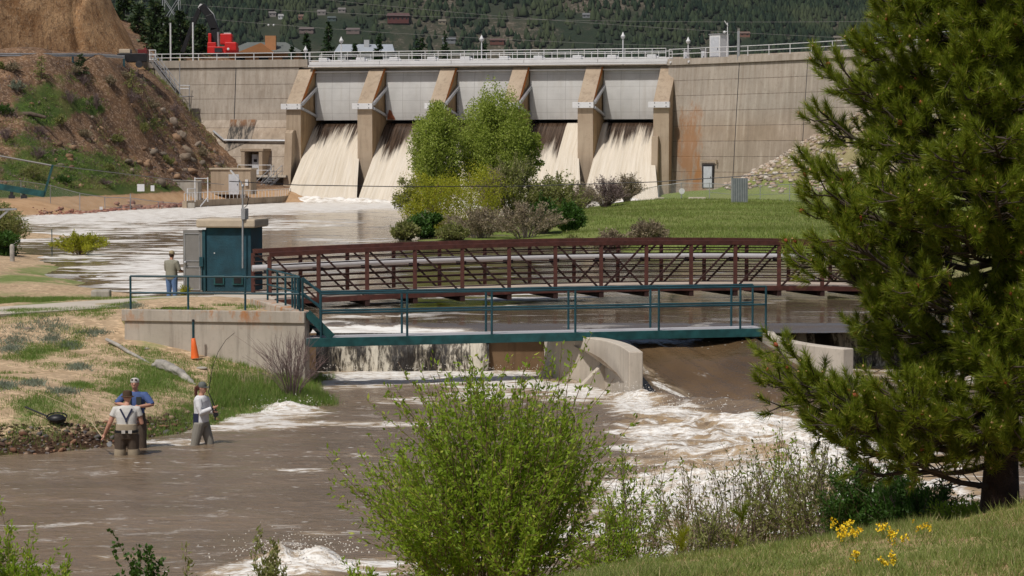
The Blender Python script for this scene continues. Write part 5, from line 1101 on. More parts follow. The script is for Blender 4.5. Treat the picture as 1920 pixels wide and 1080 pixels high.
brush('hill_dry_brush', 9000, 901, M['purpleb'], .28, .05, .42, lambda X, Y, Z, rg: nzf(X, Y, 1) > rg.uniform(-.1, .5, len(X)), 'grey-brown dry brush scattered over the hillside')
brush('hill_olive_brush', 8000, 902, M['olive'], .22, .06, .40, lambda X, Y, Z, rg: nzf(X, Y, 2) > rg.uniform(-.05, .5, len(X)), 'olive low brush scattered over the hillside')
brush('hill_grass', 16000, 903, M['grassb'], .30, .04, .30, lambda X, Y, Z, rg: hill_gr(X, Y)+.5*nzf(X, Y, 3, .6) > rg.uniform(.2, .9, len(X)), 'green grass patches on the hillside')
# hillside shrubs and little pines
hs = [(130, 180, 34, 26, 'purpleb', 'grey-purple leafless shrub beside the big bright grass patch'), (155, 148, 22, 18, 'purpleb', 'grey shrub high on the slope below the small dark pine'), (180, 190, 20, 26, 'purpleb', 'grey shrub right of the bright grass patch'), (70, 285, 30, 26, 'purpleb', 'dark purplish shrub low on the left slope'), (30, 160, 26, 22, 'sage', 'grey-green shrub high at the left edge'), (75, 245, 26, 22, 'purpleb', 'grey shrub beside the weathered log'),
      (10, 250, 30, 26, 'purpleb', 'purple shrub at the left edge of the slope'), (205, 150, 20, 16, 'dryleaf', 'dry shrub below the guardrail end'), (245, 180, 30, 22, 'purpleb', 'grey shrub left of the steel stair foot'), (285, 195, 24, 20, 'dryleaf', 'dry shrub under the steel stair'), (330, 205, 26, 26, 'purpleb', 'grey shrub at the foot of the steel stair'), (270, 240, 24, 20, 'olive', 'olive shrub in the middle of the slope'), (220, 260, 24, 18, 'olive', 'olive shrub above the concrete basin'),
      (160, 250, 22, 18, 'dryleaf', 'dry tan shrub in the middle of the slope'), (110, 225, 24, 18, 'olive', 'olive shrub below the bright grass patch'), (380, 285, 20, 18, 'dryleaf', 'dry shrub close to the dam wall'), (60, 320, 40, 24, 'olive', 'olive shrub just above the left fence'), (120, 335, 40, 18, 'darkg', 'low dark green shrub behind the left fence'), (205, 315, 22, 14, 'olive', 'small olive shrub behind the fence signs'), (140, 130, 24, 12, 'dryleaf', 'low dry shrub under the guardrail'),
      (10, 205, 28, 22, 'darkg', 'dark green shrub at the left edge of the slope'), (235, 140, 24, 14, 'dryleaf', 'low dry shrub left of the stair head'), (195, 340, 26, 10, 'purpleb', 'low grey shrub behind the fence, centre'), (25, 125, 26, 16, 'dryleaf', 'low dry shrub under the left end of the guardrail'), (315, 300, 22, 18, 'olive', 'olive shrub among the boulders above the basin')]
for i, (px, py, wpx, hpx, m_, l) in enumerate(hs):
    q = hit(px, py+hpx*.5, hillzh, 190, 300); s_ = q.y/FPX; shrub((q.x, q.y, q.z-.1), wpx*s_*1.25, hpx*s_*1.15, 200+i, M[m_], M['stemp'] if m_ == 'purpleb' else M['stemg'], l, group='shrubs on the hillside', nst=26, per=26 if m_ != 'purpleb' else 14, L=.16, W=.075 if m_ != 'purpleb' else .04, twr=.014, bare=.2, top=.9)
for i, (px, py, hpx, wpx, l) in enumerate([(78, 150, 48, 34, 'sparse young pine high on the left slope'), (152, 140, 40, 30, 'bushy young pine just below the guardrail'), (247, 178, 52, 40, 'sparse young pine on the slope left of the steel stair'), (2, 128, 14, 16, 'tiny pine at the left edge under the guardrail')]):
    q = hit(px, py, hillzh, 190, 300); s_ = q.y/FPX; conifer((q.x, q.y, q.z-.1), wpx*s_, hpx*s_, 260+i, M['olive'] if i != 1 else M['pineb'], M['branch'], l, group='young pines on the hillside', n=500 if i != 1 else 1100, L=.22, W=.07, rag=.4, pw=.6)
q = hit(57, 218, hillzh, 190, 300); a = P(28, 212, q.y), P(86, 220, q.y-.5); k = MB(); k.tube([a[0]-Vector((0, 0, .05)), a[0].lerp(a[1], .5)+Vector((0, 0, .12)), a[1]], [.16, .2, .14], 8); o = k.build('fallen_log', solid('dark_log', (.10, .075, .055), .95, var=.4), smooth=True); tag(o, 'weathered log lying across the left slope', 'log')
# teal boom structure at the left edge
LYt = 105; r_ = root('steel_boom', P(60, 362, LYt), 'dark teal steel boom with cable reaching in from the left edge over the bank', 'boom'); k = MB(); k.beam(P(-120, 330, LYt), P(83, 364, LYt), .16, .26); k.build('beam', M['teald'], r_)
k = MB(); k.beam(P(82, 368, LYt), P(99, 309, LYt), .09, .09); k.build('strut', M['teald'], r_); k = MB(); k.tube([P(-120, 274, LYt), P(-20, 289, LYt), P(100, 311, LYt)], .045, 6); k.tube([P(99, 310, LYt), P(300, 334, 130), P(420, 346, 150)], .018, 4); k.build('cable', M['greym'], r_); 
for px in (22, 45): k = MB(); k.box(P(px, 362, LYt), (.12, .12, .22)); k.box(P(px, 369, LYt), (.24, .2, .14)); k.build('pulley', M['darkm'], r_)
LYt = 88; r_ = root('steel_bracket', P(10, 395, LYt), 'small grey-teal steel bracket at the left edge below the boom', 'bracket'); k = MB(); k.beam(P(-60, 395, LYt), P(31, 392, LYt), .12, .07); k.beam(P(-20, 425, LYt), P(16, 394, LYt), .07, .07); k.build('arm', M['galv'], r_)
# cable across the pool
o = MB().tube([P(430, 340, 118), P(560, 347, 120), P(750, 350, 122), P(980, 349, 124), P(1230, 341, 124), P(1500, 323, 122), P(1800, 290, 118)], .022, 5).build('cable', M['darkm']); tag(o, 'thin dark cable strung across the pool in front of the spillway', 'cable')
# meadow fence, grey panel, disc, curb stones
mp = [onz(px, Y, meadz) for px, Y in ((1135, 222), (1180, 220), (1235, 217), (1277, 216), (1330, 214), (1394, 210), (1425, 208), (1480, 205), (1540, 200))]
fence('chain_link_fence', mp, 1.45, 'thin chain-link fence across the meadow in front of the right dam wall')
q = onz(1387, 196, meadz); r_ = root('grey_screen', q, 'blue-grey upright louvred panel standing in the meadow', 'panel', rz=.12); k = MB(); k.box((0, 0, 1.0), (1.3, .12, 2.0)); k.build('panel', solid('bluegrey_louvre', (.15, .17, .19), .6), r_, local=True); k = MB()
for x in np.linspace(-.58, .58, 9): k.box((x, -.075, 1.0), (.05, .03, 1.92))
k.build('slats', M['galv'], r_, local=True); MB().box((-.68, 0, 1.05), (.08, .16, 2.15)).build('post', M['galv'], r_, local=True)
q = onz(1278, 215.5, meadz); r_ = root('round_marker', q, 'white round disc on the meadow fence', 'marker'); k = MB(); k.tube([(0, -.12, .72), (0, -.16, .72)], .26, 18); k.build('disc', M['whitem'], r_, local=True); MB().tube([(0, 0, 0), (0, 0, .8)], .03, 6).build('post', M['galv'], r_, local=True)
for i, (px, wpx, Y, l) in enumerate([(1237, 16, 213, 'short tan concrete block lying in the meadow behind the twig thicket'), (1307, 32, 213, 'long tan concrete block lying in the meadow below the low wall door')]):
    q = onz(px, Y, meadz); o = MB().box((q.x, q.y, q.z+.05), (wpx/FPX*Y, .5, .25)).build('concrete_block', M['path'], bevel=.03); tag(o, l, 'block', 'blocks in the meadow')
# bushes between pool and meadow
def B(px, ybase, Y=None): return (XY(px, Y), Y, float(meadz(np.array([XY(px, Y)]), np.array([float(Y)]))[0])-.05)
def bsz(wpx, hpx, Y): return wpx/FPX*Y, hpx/FPX*Y
w_, h_ = bsz(112, 250, 150); cloudtree(B(818, 0, 152), w_, h_, 301, M['cotton'], M['stemg'], 'bright green round-crowned tree, left of the pair before the spillway', group='bright green trees before the dam', clumps=150, per=230, L=.15, W=.085, bot=.1, trunk=.09, vert=1.9, cs=.62, up=.9)
w_, h_ = bsz(158, 264, 150); cloudtree(B(930, 0, 154), w_, h_, 302, M['cotton'], M['stemg'], 'taller bright green tree, right of the pair before the spillway', group='bright green trees before the dam', clumps=210, per=230, L=.15, W=.085, bot=.1, trunk=.10, vert=1.9, cs=.62, up=.9)
w_, h_ = bsz(62, 150, 160); cloudtree(B(990, 0, 156), w_, h_*1.25, 303, M['cotton'], M['stemg'], 'loose darker green tree at the right edge of the bright pair', clumps=30, per=110, L=.20, W=.13, bot=.35, trunk=.07)
w_, h_ = bsz(60, 160, 140); cloudtree(B(765, 0, 140), w_, h_*.9, 304, M['olive'], M['stemg'], 'thin sparse shrub leaning over the water at the left of the thicket', name='shrub', cat='shrub', clumps=26, per=80, L=.16, W=.09, bot=.2, trunk=.04)
w_, h_ = bsz(190, 138, 137); cloudtree(B(818, 0, 139), w_, h_, 305, M['yellowg'], M['stem'], 'yellow-green flowering bush at the front left of the thicket', name='bush', cat='bush', clumps=40, per=300, L=.13, W=.055, bot=.05, trunk=.06)
w_, h_ = bsz(150, 130, 143); cloudtree(B(880, 0, 143), w_, h_*1.12, 306, M['yellowg'], M['stem'], 'second yellow-green bush behind the front one', name='bush', cat='bush', clumps=26, per=240, L=.13, W=.055, bot=.1, trunk=.06)
w_, h_ = bsz(90, 62, 134); cloudtree(B(795, 0, 135), w_, h_, 307, M['darkg'], M['stemg'], 'dark green low bush at the waterline, left corner of the thicket', name='bush', cat='bush', clumps=26, per=260, L=.16, W=.10, bot=.0, trunk=.04)
for i, (px, Y, wp, hp, m_, l) in enumerate([(900, 134, 150, 56, 'dryleaf', 'wide tan twiggy bush at the front of the thicket'), (985, 132, 150, 72, 'dryleaf', 'tan twiggy bush right of the wide one'), (960, 150, 110, 120, 'olive', 'tall grey-olive bush behind the twiggy ones'), (925, 149, 50, 95, 'dryleaf', 'grey leafless brush below the bright trees'), (1040, 150, 110, 84, 'olive', 'olive bush at the right of the thicket, middle height'),
        (1065, 140, 56, 60, 'darkg', 'dark green small bush at the right end of the thicket'), (1020, 141, 60, 62, 'darkg', 'dark leafy bush in the middle of the thicket'), (1032, 182, 36, 70, 'olive', 'small pointed bush before the fourth fall'), (1085, 196, 90, 60, 'dryleaf', 'brown twig thicket before the right falls, left part'), (1135, 202, 80, 56, 'purpleb', 'purplish twig thicket before the right falls, middle part'), (1175, 208, 60, 52, 'dryleaf', 'brown twig thicket before the right falls, right part'),
        (1150, 118, 70, 44, 'dryleaf', 'low sparse twigs at the meadow edge above the bridge, left'), (1215, 117, 70, 40, 'dryleaf', 'low sparse twigs at the meadow edge above the bridge, right'), (1075, 124, 60, 34, 'olive', 'low olive bush just above the bridge rail'), (760, 131.5, 50, 34, 'olive', 'olive reeds at the waterline left of the thicket'), (850, 130.5, 60, 30, 'olive', 'olive reeds at the waterline before the thicket')]):
    w_, h_ = bsz(wp, hp, Y); dn = {'dryleaf': (60, 40), 'purpleb': (70, 20), 'olive': (60, 60), 'darkg': (50, 80), 'sage': (40, 30)}[m_]
    if Y > 180 or Y < 128: dn = (110, 24)
    shrub(B(px, 0, Y), w_*1.1, h_*1.1, 320+i, M[m_], M['stemg'] if m_ != 'purpleb' else M['stemp'], l, name='bush', cat='bush', group='thicket between pool and meadow', nst=dn[0], per=dn[1], L=.17, W=.055 if m_ in ('dryleaf', 'purpleb') else .09, twr=.014, bare=.1, top=.95, sub=4)
# left edge bush, green island bush, posts
w_, h_ = bsz(110, 110, 110)
cloudtree((XY(-5, 112), 112, -.1), w_, h_*1.0, 350, M['olive'], M['stem'], 'tall olive bush at the left edge over the pool', name='bush', cat='bush', clumps=40, per=260, L=.14, W=.06, bot=.1, trunk=.05)
cloudtree((XY(10, 108), 108, -.1), w_*.6, h_*.55, 351, M['darkg'], M['stem'], 'darker low bush at the left edge just above the sand', name='bush', cat='bush', clumps=24, per=200, L=.14, W=.07, bot=.05, trunk=.05)
shrub((XY(157, 113), 112, -.05), 120/FPX*112, 46/FPX*112, 352, M['yellowg'], M['stem'], 'low yellow-green willow bush on the sand spit', name='bush', cat='bush', nst=70, per=36, L=.13, W=.05, twr=.01, bare=.15, top=.7)
q = onz(97, 112, bankz); r_ = root('marker_post', (q.x, q.y, q.z-.1), 'thin dark stake left of the low bush on the sand spit', 'post'); MB().tube([(0, 0, 0), (0, 0, 1.35)], .022, 6).build('stake', M['teal'], r_, local=True)
q = hit(23, 490, bankzh, 60, 140); r_ = root('wooden_post', q, 'short grey wooden post standing in the sand at the left', 'post'); k = MB(); k.lathe((0, 0, -.1), [(.1, 0), (.1, .75), (.06, .82)], 10); k.build('post_body', M['deadwood'], r_, smooth=True, local=True)
q = hit(190, 556, bankzh, 60, 140); V, F = rocks([(0, 0, 0)], [.5], 5); o = MB().box((q.x, q.y, q.z+.05), (.58, .4, .32)).build('stone_block', M['box'], bevel=.06); tag(o, 'squared grey stone block beyond the path', 'stone')
# ------------------------------------------------------------------ retaining wall, stair, green walkway
V2 = Vector((-UY, UX, 0)); U2 = Vector((UX, UY, 0))
A0 = Vector((XY(231, 60.9), 60.9, 0)); A1 = Vector((XY(571, 60.0), 60.0, 0)); ZT = .72
r_ = root('retaining_wall', A1, 'grey concrete retaining wall with rust streaks beside the low weir', 'wall')
n_ = Vector((-(A1-A0).y, (A1-A0).x, 0)).normalized(); dz = lambda v, z: Vector((v[0], v[1], z))
k = MB(); k.hexa([dz(A0, -1.9), dz(A1, -1.9), dz(A1+n_*.42, -1.9), dz(A0+n_*.42, -1.9)], [dz(A0, ZT-.02), dz(A1, ZT-.02), dz(A1+n_*.42, ZT-.02), dz(A0+n_*.42, ZT-.02)]); k.build('wall', M['wallcrete'], r_, bevel=.03)
kb = MB(); q0 = A0-n_*.05-(A1-A0).normalized()*.05; q1 = A1-n_*.05+(A1-A0).normalized()*.0; kb.hexa([dz(q0, ZT-.30), dz(q1, ZT-.30), dz(q1+n_*.045, ZT-.30), dz(q0+n_*.045, ZT-.30)], [dz(q0, ZT-.005), dz(q1, ZT-.005), dz(q1+n_*.045, ZT-.005), dz(q0+n_*.045, ZT-.005)]); kb.build('cap_band', M['wallcrete'], r_, bevel=.015)
C1 = A1+n_*.425; C2 = C1+V2*5.6; k = MB(); w0 = -U2*.42; k.hexa([dz(C1+w0, -1.9), dz(C1, -1.9), dz(C2, -1.9), dz(C2+w0*1.2, -1.9)], [dz(C1+w0, ZT), dz(C1, ZT), dz(C2, ZT), dz(C2+w0*1.2, ZT)]); k.build('return_wall', M['wallcrete'], r_, bevel=.03)
def rail_thing(name, runs, label, mat, pr=.028, h=.84, mids=(.42,), group=None):
    r_ = root(name, runs[0][0], label, 'railing', group); 
    for run in runs:
        run = [Vector(p) for p in run]
        for p in run: k = MB(); k.tube([p, p+Vector((0, 0, h))], pr, 8); k.build('post', mat, r_)
        for m in (h,)+tuple(mids): k = MB(); k.tube([p+Vector((0, 0, m)) for p in run], pr*.95, 8); k.build('rail', mat, r_)
    return r_
run = [P(px, 583, 60.3+.6*(571-px)/340) for px in (245, 353, 460, 562)]; run = [dz(p, ZT) for p in run]
run2 = [run[-1]]+[dz(A1+n_*.42-U2*.2+V2*t, ZT) for t in (.5, 1.2, 2.1, 3.2, 4.6)]
rail_thing('pipe_railing', [run, run2], 'blue-green pipe railing along the top of the retaining wall', M['teal'])
# walkway
W0 = Vector((XY(573, 60.0), 60.0, 0)); W1 = Vector((XY(1438, 63.6), 63.6, 0)); WU = (W1-W0).normalized(); WV = Vector((-WU.y, WU.x, 0)); WL = (W1-W0).length; WZ = .05; WW = .95
r_ = root('footbridge', dz(W0, WZ), 'narrow blue-green steel walkway with pipe railings over the low weir', 'walkway')
k = MB()
for o in (0, WW): k.beam(dz(W0+WV*o, WZ-.12), dz(W1+WV*o, WZ-.12), .09, .22)
k.build('girder', M['teald'], r_, bevel=.008); k = MB()
k.hexa([dz(W0+WV*.045, WZ-.05), dz(W1+WV*.045, WZ-.05), dz(W1+WV*(WW-.045), WZ-.05), dz(W0+WV*(WW-.045), WZ-.05)], [dz(W0+WV*.045, WZ-.004), dz(W1+WV*.045, WZ-.004), dz(W1+WV*(WW-.045), WZ-.004), dz(W0+WV*(WW-.045), WZ-.004)]); k.build('deck', M['pipe'], r_)
k = MB()
for t in np.arange(.4, WL, .9): k.beam(dz(W0+WU*t, WZ-.14), dz(W0+WU*t+WV*WW, WZ-.14), .06, .1)
k.build('cross_beam', M['darkm'], r_)
def wt(px, off):
    lo_, hi_ = 0, WL
    for _ in range(40):
        m = (lo_+hi_)/2; q = W0+WU*m+WV*off
        if q.x/q.y*FPX+960 < px: lo_ = m
        else: hi_ = m
    return W0+WU*lo_+WV*off
for off, pxs in ((0, (601, 763, 922, 1079, 1236, 1389, 1437)), (WW, (600, 753, 911, 1066, 1220, 1372, 1431))):
    run = [dz(wt(px, off-.0), WZ-.0) for px in pxs]
    for p in run: k = MB(); k.tube([p-Vector((0, 0, .1)), p+Vector((0, 0, 1.1))], .03, 8); k.build('post', M['teal'], r_)
    for h in (1.1, .62): k = MB(); k.tube([p+Vector((0, 0, h)) for p in run], .028, 8); k.build('rail', M['teal'], r_)
st = root('steel_stair', dz(A1, ZT), 'short blue-green steel stair from the retaining wall down to the walkway', 'stair')
s0, s1 = dz(A1+n_*.1+U2*.03, ZT-.05), dz(wt(622, 0), WZ)
for o in (0, WW): k = MB(); k.beam(s0+WV*o, s1+WV*o, .06, .2); k.build('stringer', M['teald'], st)
for t in (.2, .45, .7): q = s0.lerp(s1, t)+WV*WW/2; k = MB(); k.box(q-Vector((0, 0, .02)), (.24, WW-.08, .04), rz=SK); k.build('tread', M['pipe'], st)
for o in (0, WW):
    a, b = dz(A1+n_*.15-U2*.1+WV*o, ZT), dz(wt(601, o), WZ)
    for h in (.84, .46): k = MB(); k.tube([a+Vector((0, 0, h)), b+Vector((0, 0, h+.27))], .03, 8); k.build('handrail', M['teal'], st)
    k = MB(); k.tube([a, a+Vector((0, 0, .84))], .03, 8); k.build('post', M['teal'], st)
# chute walls
def curvewall(name, pts, th, side, ztop, zb, label, mat, taper=None):
    P_ = [Vector((XY(px, Y), Y, 0)) for px, Y in pts]; fine = []
    for i in range(len(P_)-1):
        p0 = P_[max(i-1, 0)]; p1 = P_[i]; p2 = P_[i+1]; p3 = P_[min(i+2, len(P_)-1)]
        for t in np.linspace(0, 1, 7)[:-1]: t = float(t); fine.append(.5*((2*p1)+(p2-p0)*t+(2*p0-5*p1+4*p2-p3)*t*t+(3*p1-p0-3*p2+p3)*t**3))
    fine.append(P_[-1]); r_ = root(name, fine[0], label, 'wall'); k = MB(); rr = []
    for i, p in enumerate(fine):
        d = (fine[min(i+1, len(fine)-1)]-fine[max(i-1, 0)]).normalized(); n = Vector((-d.y, d.x, 0))*side*th; zt = ztop(i/(len(fine)-1))
        rr.append([dz(p, zb), dz(p+n, zb), dz(p+n, zt), dz(p, zt)])
    k.rings(rr); k.build('wall', mat, r_, bevel=.025); return r_, fine
cl, fine = curvewall('chute_wall', [(1020, 63.2), (1048, 62.5), (1085, 62.2), (1125, 61.4), (1158, 59.8), (1180, 57.6)], .34, 1, lambda t: -.08-.02*t, -2.2, 'pale curved concrete wall with triangular buttresses on the left of the chute', M['piercrete'])
for (px, Y, o, zt_) in ((1040, 62.9, .62, -.45), (1133, 61.05, .85, -.52)):
    b = Vector((XY(px, Y), Y, 0)); d = Vector((-.93, -.36, 0)); s_ = Vector((.36, -.93, 0))*.09; k = MB(); tri = [dz(b+Vector((.12, .1, 0)), -2.0), dz(b+d*o, -2.0), dz(b+d*(o*.82), ZL-.05), dz(b+Vector((.12, .1, 0)), zt_)]
    k.hexa([v-s_ for v in tri], [v+s_ for v in tri]); k.build('buttress', M['piercrete'], cl, bevel=.015)
curvewall('chute_wall', [(1428, 64.2), (1440, 62.4), (1475, 60.9), (1520, 59.7), (1583, 58.6)], .34, 1, lambda t: -.08-.03*t, -2.2, 'pale curved concrete wall on the right of the chute, half behind the pine', M['piercrete'])
M['wet'] = concrete('wet_brown_concrete', (.16, .10, .055), (.23, .15, .085), dark=.6)
k = MB(); k.box((.34, 65.15, -1.16), (1.95, .5, 2.05)); k.box((-3, 65.75, -1.3), (5.2, .3, 2.1)); o = k.build('headwall', M['wet']); tag(o, 'wet brown concrete headwall between the left fall and the chute wall', 'wall')
k = MB(); k.box((11, 67.95, -1.2), (10, .3, 2.0)); o = k.build('weir_sill', M['wet']); tag(o, 'wet concrete sill under the right fall of the weir', 'wall')
k = MB(); k.hexa([(1.2, 66.4, -2), (6.6, 66.9, -2), (6.6, 67.2, -2), (1.2, 66.7, -2)], [(1.2, 66.4, -.3), (6.6, 66.9, -.3), (6.6, 67.2, -.3), (1.2, 66.7, -.3)]); o = k.build('chute_sill', M['wet']); tag(o, 'submerged concrete sill at the head of the chute', 'wall')
# bridging water between pool and chute
struct(grid('pool_water_edge', np.arange(-.7, 6.9, .12), np.arange(64.2, 68.3, .12), lambda X, Y: -.10-.06*sstep(66.4, 64.6, Y)+.012*fbm(X*2, Y*2, 0, 3, 82), M['pool'], {'foam': lambda X, Y: .04+0*X}, keep=lambda X, Y: (Y > 65.5) | (X > 1.1) | (Y > 64.9)))
# ------------------------------------------------------------------ brown truss bridge
B0 = Vector((XY(505, 72.0), 72.0, 0)); NP_, PL = 15, 1.5; BL = NP_*PL; BW = 2.75
def bz(t): return .20+.24*4*t*(1-t)
br = root('truss_bridge', dz(B0, .2), 'reddish-brown steel truss footbridge arching gently over the pool', 'bridge')
def bp(i, off, z): t = i/NP_; q = B0+U2*(i*PL)+V2*off; return Vector((q.x, q.y, bz(t)+z))
TH = 1.45
for off in (0, BW):
    for z, mm in ((0, .15), (TH, .15)): k = MB(); 
    k = MB(); pts_ = [bp(i, off, TH) for i in np.linspace(0, NP_, 31)]
    for a, b in zip(pts_[:-1], pts_[1:]): k.beam(a, b, .15, .13)
    k.build('top_chord', M['rustbrown'], br); k = MB(); pts_ = [bp(i, off, 0) for i in np.linspace(0, NP_, 31)]
    for a, b in zip(pts_[:-1], pts_[1:]): k.beam(a, b, .13, .15)
    k.build('bottom_chord', M['rustbrown'], br)
    for i in range(NP_+1): k = MB(); k.beam(bp(i, off, .07), bp(i, off, TH-.06), .12, .12); k.build('post', M['rustbrown'], br)
    for i in range(NP_):
        if i <= 7: k = MB(); k.beam(bp(i+.05, off, TH-.05), bp(i+.95, off, .05), .055, .055); k.build('diagonal', M['rustdark'], br)
        if i >= 7: k = MB(); k.beam(bp(i+.05, off, .05), bp(i+.95, off, TH-.05), .055, .055); k.build('diagonal', M['rustdark'], br)
    io = .09 if off == 0 else -.09
    for z in (.22, .40, .58, .76, .94, 1.12, 1.29): k = MB(); k.tube([bp(i, off+io, z) for i in np.linspace(0, NP_, 16)], .019, 4); k.build('rail', M['rustdark'], br)
for i in range(NP_+1):
    k = MB(); k.beam(bp(i, -.05, -.16), bp(i, BW+.05, -.16), .14, .17); k.build('floor_beam', M['rustdark'], br)
    k = MB(); k.beam(bp(i, .13, .93)-U2*.16, bp(i, .13, .93)+U2*.16, .05, .11); k.build('pipe_clamp', M['darkm'], br)
k = MB(); 
for a, b in zip(np.linspace(0, NP_, 31)[:-1], np.linspace(0, NP_, 31)[1:]): k.hexa([bp(a, .12, .02), bp(b, .12, .02), bp(b, BW-.12, .02), bp(a, BW-.12, .02)], [bp(a, .12, .09), bp(b, .12, .09), bp(b, BW-.12, .09), bp(a, BW-.12, .09)])
k.build('deck', M['deckwood'], br); k = MB(); k.tube([bp(i, BW-.26, .93) for i in np.linspace(-.05, NP_+.5, 30)], .10, 14); k.build('pipe', M['pipe'], br, smooth=True)
k = MB(); q = bp(0, BW/2, 0); k.box((q.x-.55, q.y-.1, -.45), (1.2, 3.6, 1.6), rz=SK); o = k.build('bridge_abutment', M['wallcrete'], bevel=.03); tag(o, 'concrete abutment under the left end of the brown bridge', 'abutment')
k = MB(); q = bp(NP_, BW/2, 0); k.box((q.x+.75, q.y+.2, -.5), (1.6, 3.6, 1.5), rz=SK); o = k.build('bridge_abutment', M['wallcrete'], bevel=.03); tag(o, 'concrete abutment under the right end of the brown bridge, behind the pine', 'abutment')
struct(grid('right_bank_ground', np.arange(14.2, 40, .5), np.arange(60, 118, .6), lambda X, Y: np.clip(-1.2+(X-14.2)*.55, -1.5, .3)+.12*fbm(X*.4, Y*.4, 0, 3, 33), M['meadow'], {'grass': lambda X, Y: .45+0*X}))
# ------------------------------------------------------------------ kiosk
KX, KY, KZ = XY(428, 75.6), 75.6, .33
ks = root('gauge_house', (KX, KY, KZ), 'dark blue-green square gauge house with beige slab roof beside the bridge', 'shed', rz=-R(7))
k = MB(); k.box((0, .8, 1.01), (1.46, 1.6, 2.02)); kb = k.build('body', M['tealw'], ks, local=True, bevel=.02); k = MB(); k.box((-.05, .8, 2.16), (1.9, 1.95, .27)); k.build('roof', M['roofcap'], ks, local=True, bevel=.05)
for x in (-.30, .30):
    k = MB(); k.box((x, -.02, .37), (.34, .06, .30)); vf = k.build('vent', M['teald'], ks, local=True, bevel=.01); k = MB(); k.box((x, -.045, .37), (.24, .03, .2)); k.build('vent_opening', M['black'], vf, local=True)
k = MB(); k.box((-.78, -.02, .98), (.10, .10, 1.96)); k.build('door_frame', M['teal'], ks, local=True)
k = MB(); k.box((-1.14, -.03, .98), (.62, .05, 1.94)); d_ = k.build('door', M['greym'], ks, local=True, bevel=.006); k = MB()
for z, h in ((.42, .72), (1.40, .86)):
    for x, zz, w_, hh in ((-.26, z, .02, h), (.22, z, .02, h), (-.02, z+h/2, .5, .02), (-.02, z-h/2, .5, .02)): k.box((-1.14+x, -.065, zz), (w_, .02, hh))
k.build('door_moulding', M['galv'], d_, local=True); k = MB(); k.tube([(-1.37, -.06, .92), (-1.37, -.12, .92)], .03, 8); k.ell((-1.37, -.13, .92), (.045, .03, .045)); k.build('handle', M['galv'], d_, smooth=True, local=True)
k = MB(); k.box((-.85, -.09, .95), (.12, .1, .3)); k.tube([(-.84, -.1, .8), (-.84, -.1, .05)], .02, 6); k.build('lock_box', M['teal'], ks, local=True)
k = MB(); k.box((-.45, -.012, 1.22), (.035, .012, .04)); k.build('small_plate', M['whitem'], ks, local=True)
mp_ = P(455, 428, 75.35); mr = root('instrument_mast', (mp_.x, mp_.y, KZ+.7), 'grey instrument mast with slanted solar panel rising from the gauge house', 'mast')
mq = lambda px, py: P(px, py, 75.35)
k = MB(); k.tube([mq(455, 503), mq(455, 418), mq(455, 352)], .028, 8); k.build('pole', M['galv'], mr); k = MB(); k.beam(mq(432, 319), mq(448, 337), .045, .12, up=(0, 1, 0)); k.build('solar_panel', M['whitem'], mr)
k = MB(); k.tube([mq(447, 336), mq(452, 342), mq(455, 352)], .022, 6); k.ell(mq(455, 349), (.05, .05, .06)); k.build('arm', M['galv'], mr); k = MB(); k.tube([mq(461, 391)+Vector((0, .2, 0)), mq(461, 413)+Vector((0, .2, 0))], .06, 10); k.box(mq(456, 401), (.12, .12, .34)); k.build('sensor_can', M['galv'], mr)
k = MB(); k.tube([mq(455, 366), mq(462, 365), mq(466, 372), mq(464, 384), mq(458, 390)], .012, 5); k.build('cable', M['black'], mr)
# ------------------------------------------------------------------ things on the left bank
q = hit(364, 672, bankzh, 50, 62); cp = Vector((q.x, 59.9, q.z)); zc = 4.6-(672-293)*59.9/4500; r_ = root('traffic_cone', (XY(364, 59.9), 59.9, zc), 'worn orange cone slipped over a post in front of the retaining wall', 'cone')
mt_ = Matrix.Rotation(R(-5), 3, 'Y'); k = MB(); k.lathe((0, 0, 0), [(.105, 0), (.10, .05), (.075, .28), (.05, .49), (.038, .5)], 16, M=mt_); k.build('cone_body', M['orange'], r_, smooth=True, local=True)
r_ = root('steel_post', (XY(361, 60.1), 60.1, zc), 'thin blue-green post rising out of the orange cone', 'post'); k = MB(); k.tube([(0, 0, -.2), (0, 0, .93)], .032, 8); k.build('pipe', M['teal'], r_, local=True); k = MB(); k.lathe((0, 0, .9), [(.036, 0), (.036, .05), (.01, .06)], 8); k.build('cap', M['darkm'], r_, local=True)
def bh(px, py): return hit(px, py, bankzh, 40, 130)
a, b, c_ = bh(200, 644), bh(240, 664), bh(287, 684); k = MB(); k.tube([a+Vector((0, 0, .1)), a.lerp(b, .5)+Vector((0, 0, .1)), b+Vector((0, 0, .06)), b.lerp(c_, .5)+Vector((0, 0, .03)), c_-Vector((0, 0, .03))], [.045, .05, .045, .04, .025], 8); o = k.build('driftwood_log', M['deadwood'], smooth=True); tag(o, 'slim bleached log lying on the left bank', 'log', 'bleached logs on the bank')
a, b, c_ = bh(292, 690), bh(325, 702), bh(368, 722); k = MB(); k.tube([a+Vector((-.08, 0, .02)), a+Vector((.06, 0, .12)), a.lerp(b, .6)+Vector((0, 0, .13)), b+Vector((.05, 0, .11)), b.lerp(c_, .5)+Vector((0, 0, .08)), c_], [.05, .13, .15, .11, .08, .04], 10); o = k.build('driftwood_log', M['deadwood'], smooth=True); tag(o, 'thick knotted bleached stump lying below the slim log', 'log', 'bleached logs on the bank')
tx = bpy.data.textures.new('gnarl', 'CLOUDS'); tx.noise_scale = .12; o.modifiers.new('s', 'SUBSURF').levels = 2; o.modifiers['s'].render_levels = 2; dm = o.modifiers.new('d', 'DISPLACE'); dm.texture = tx; dm.strength = .14
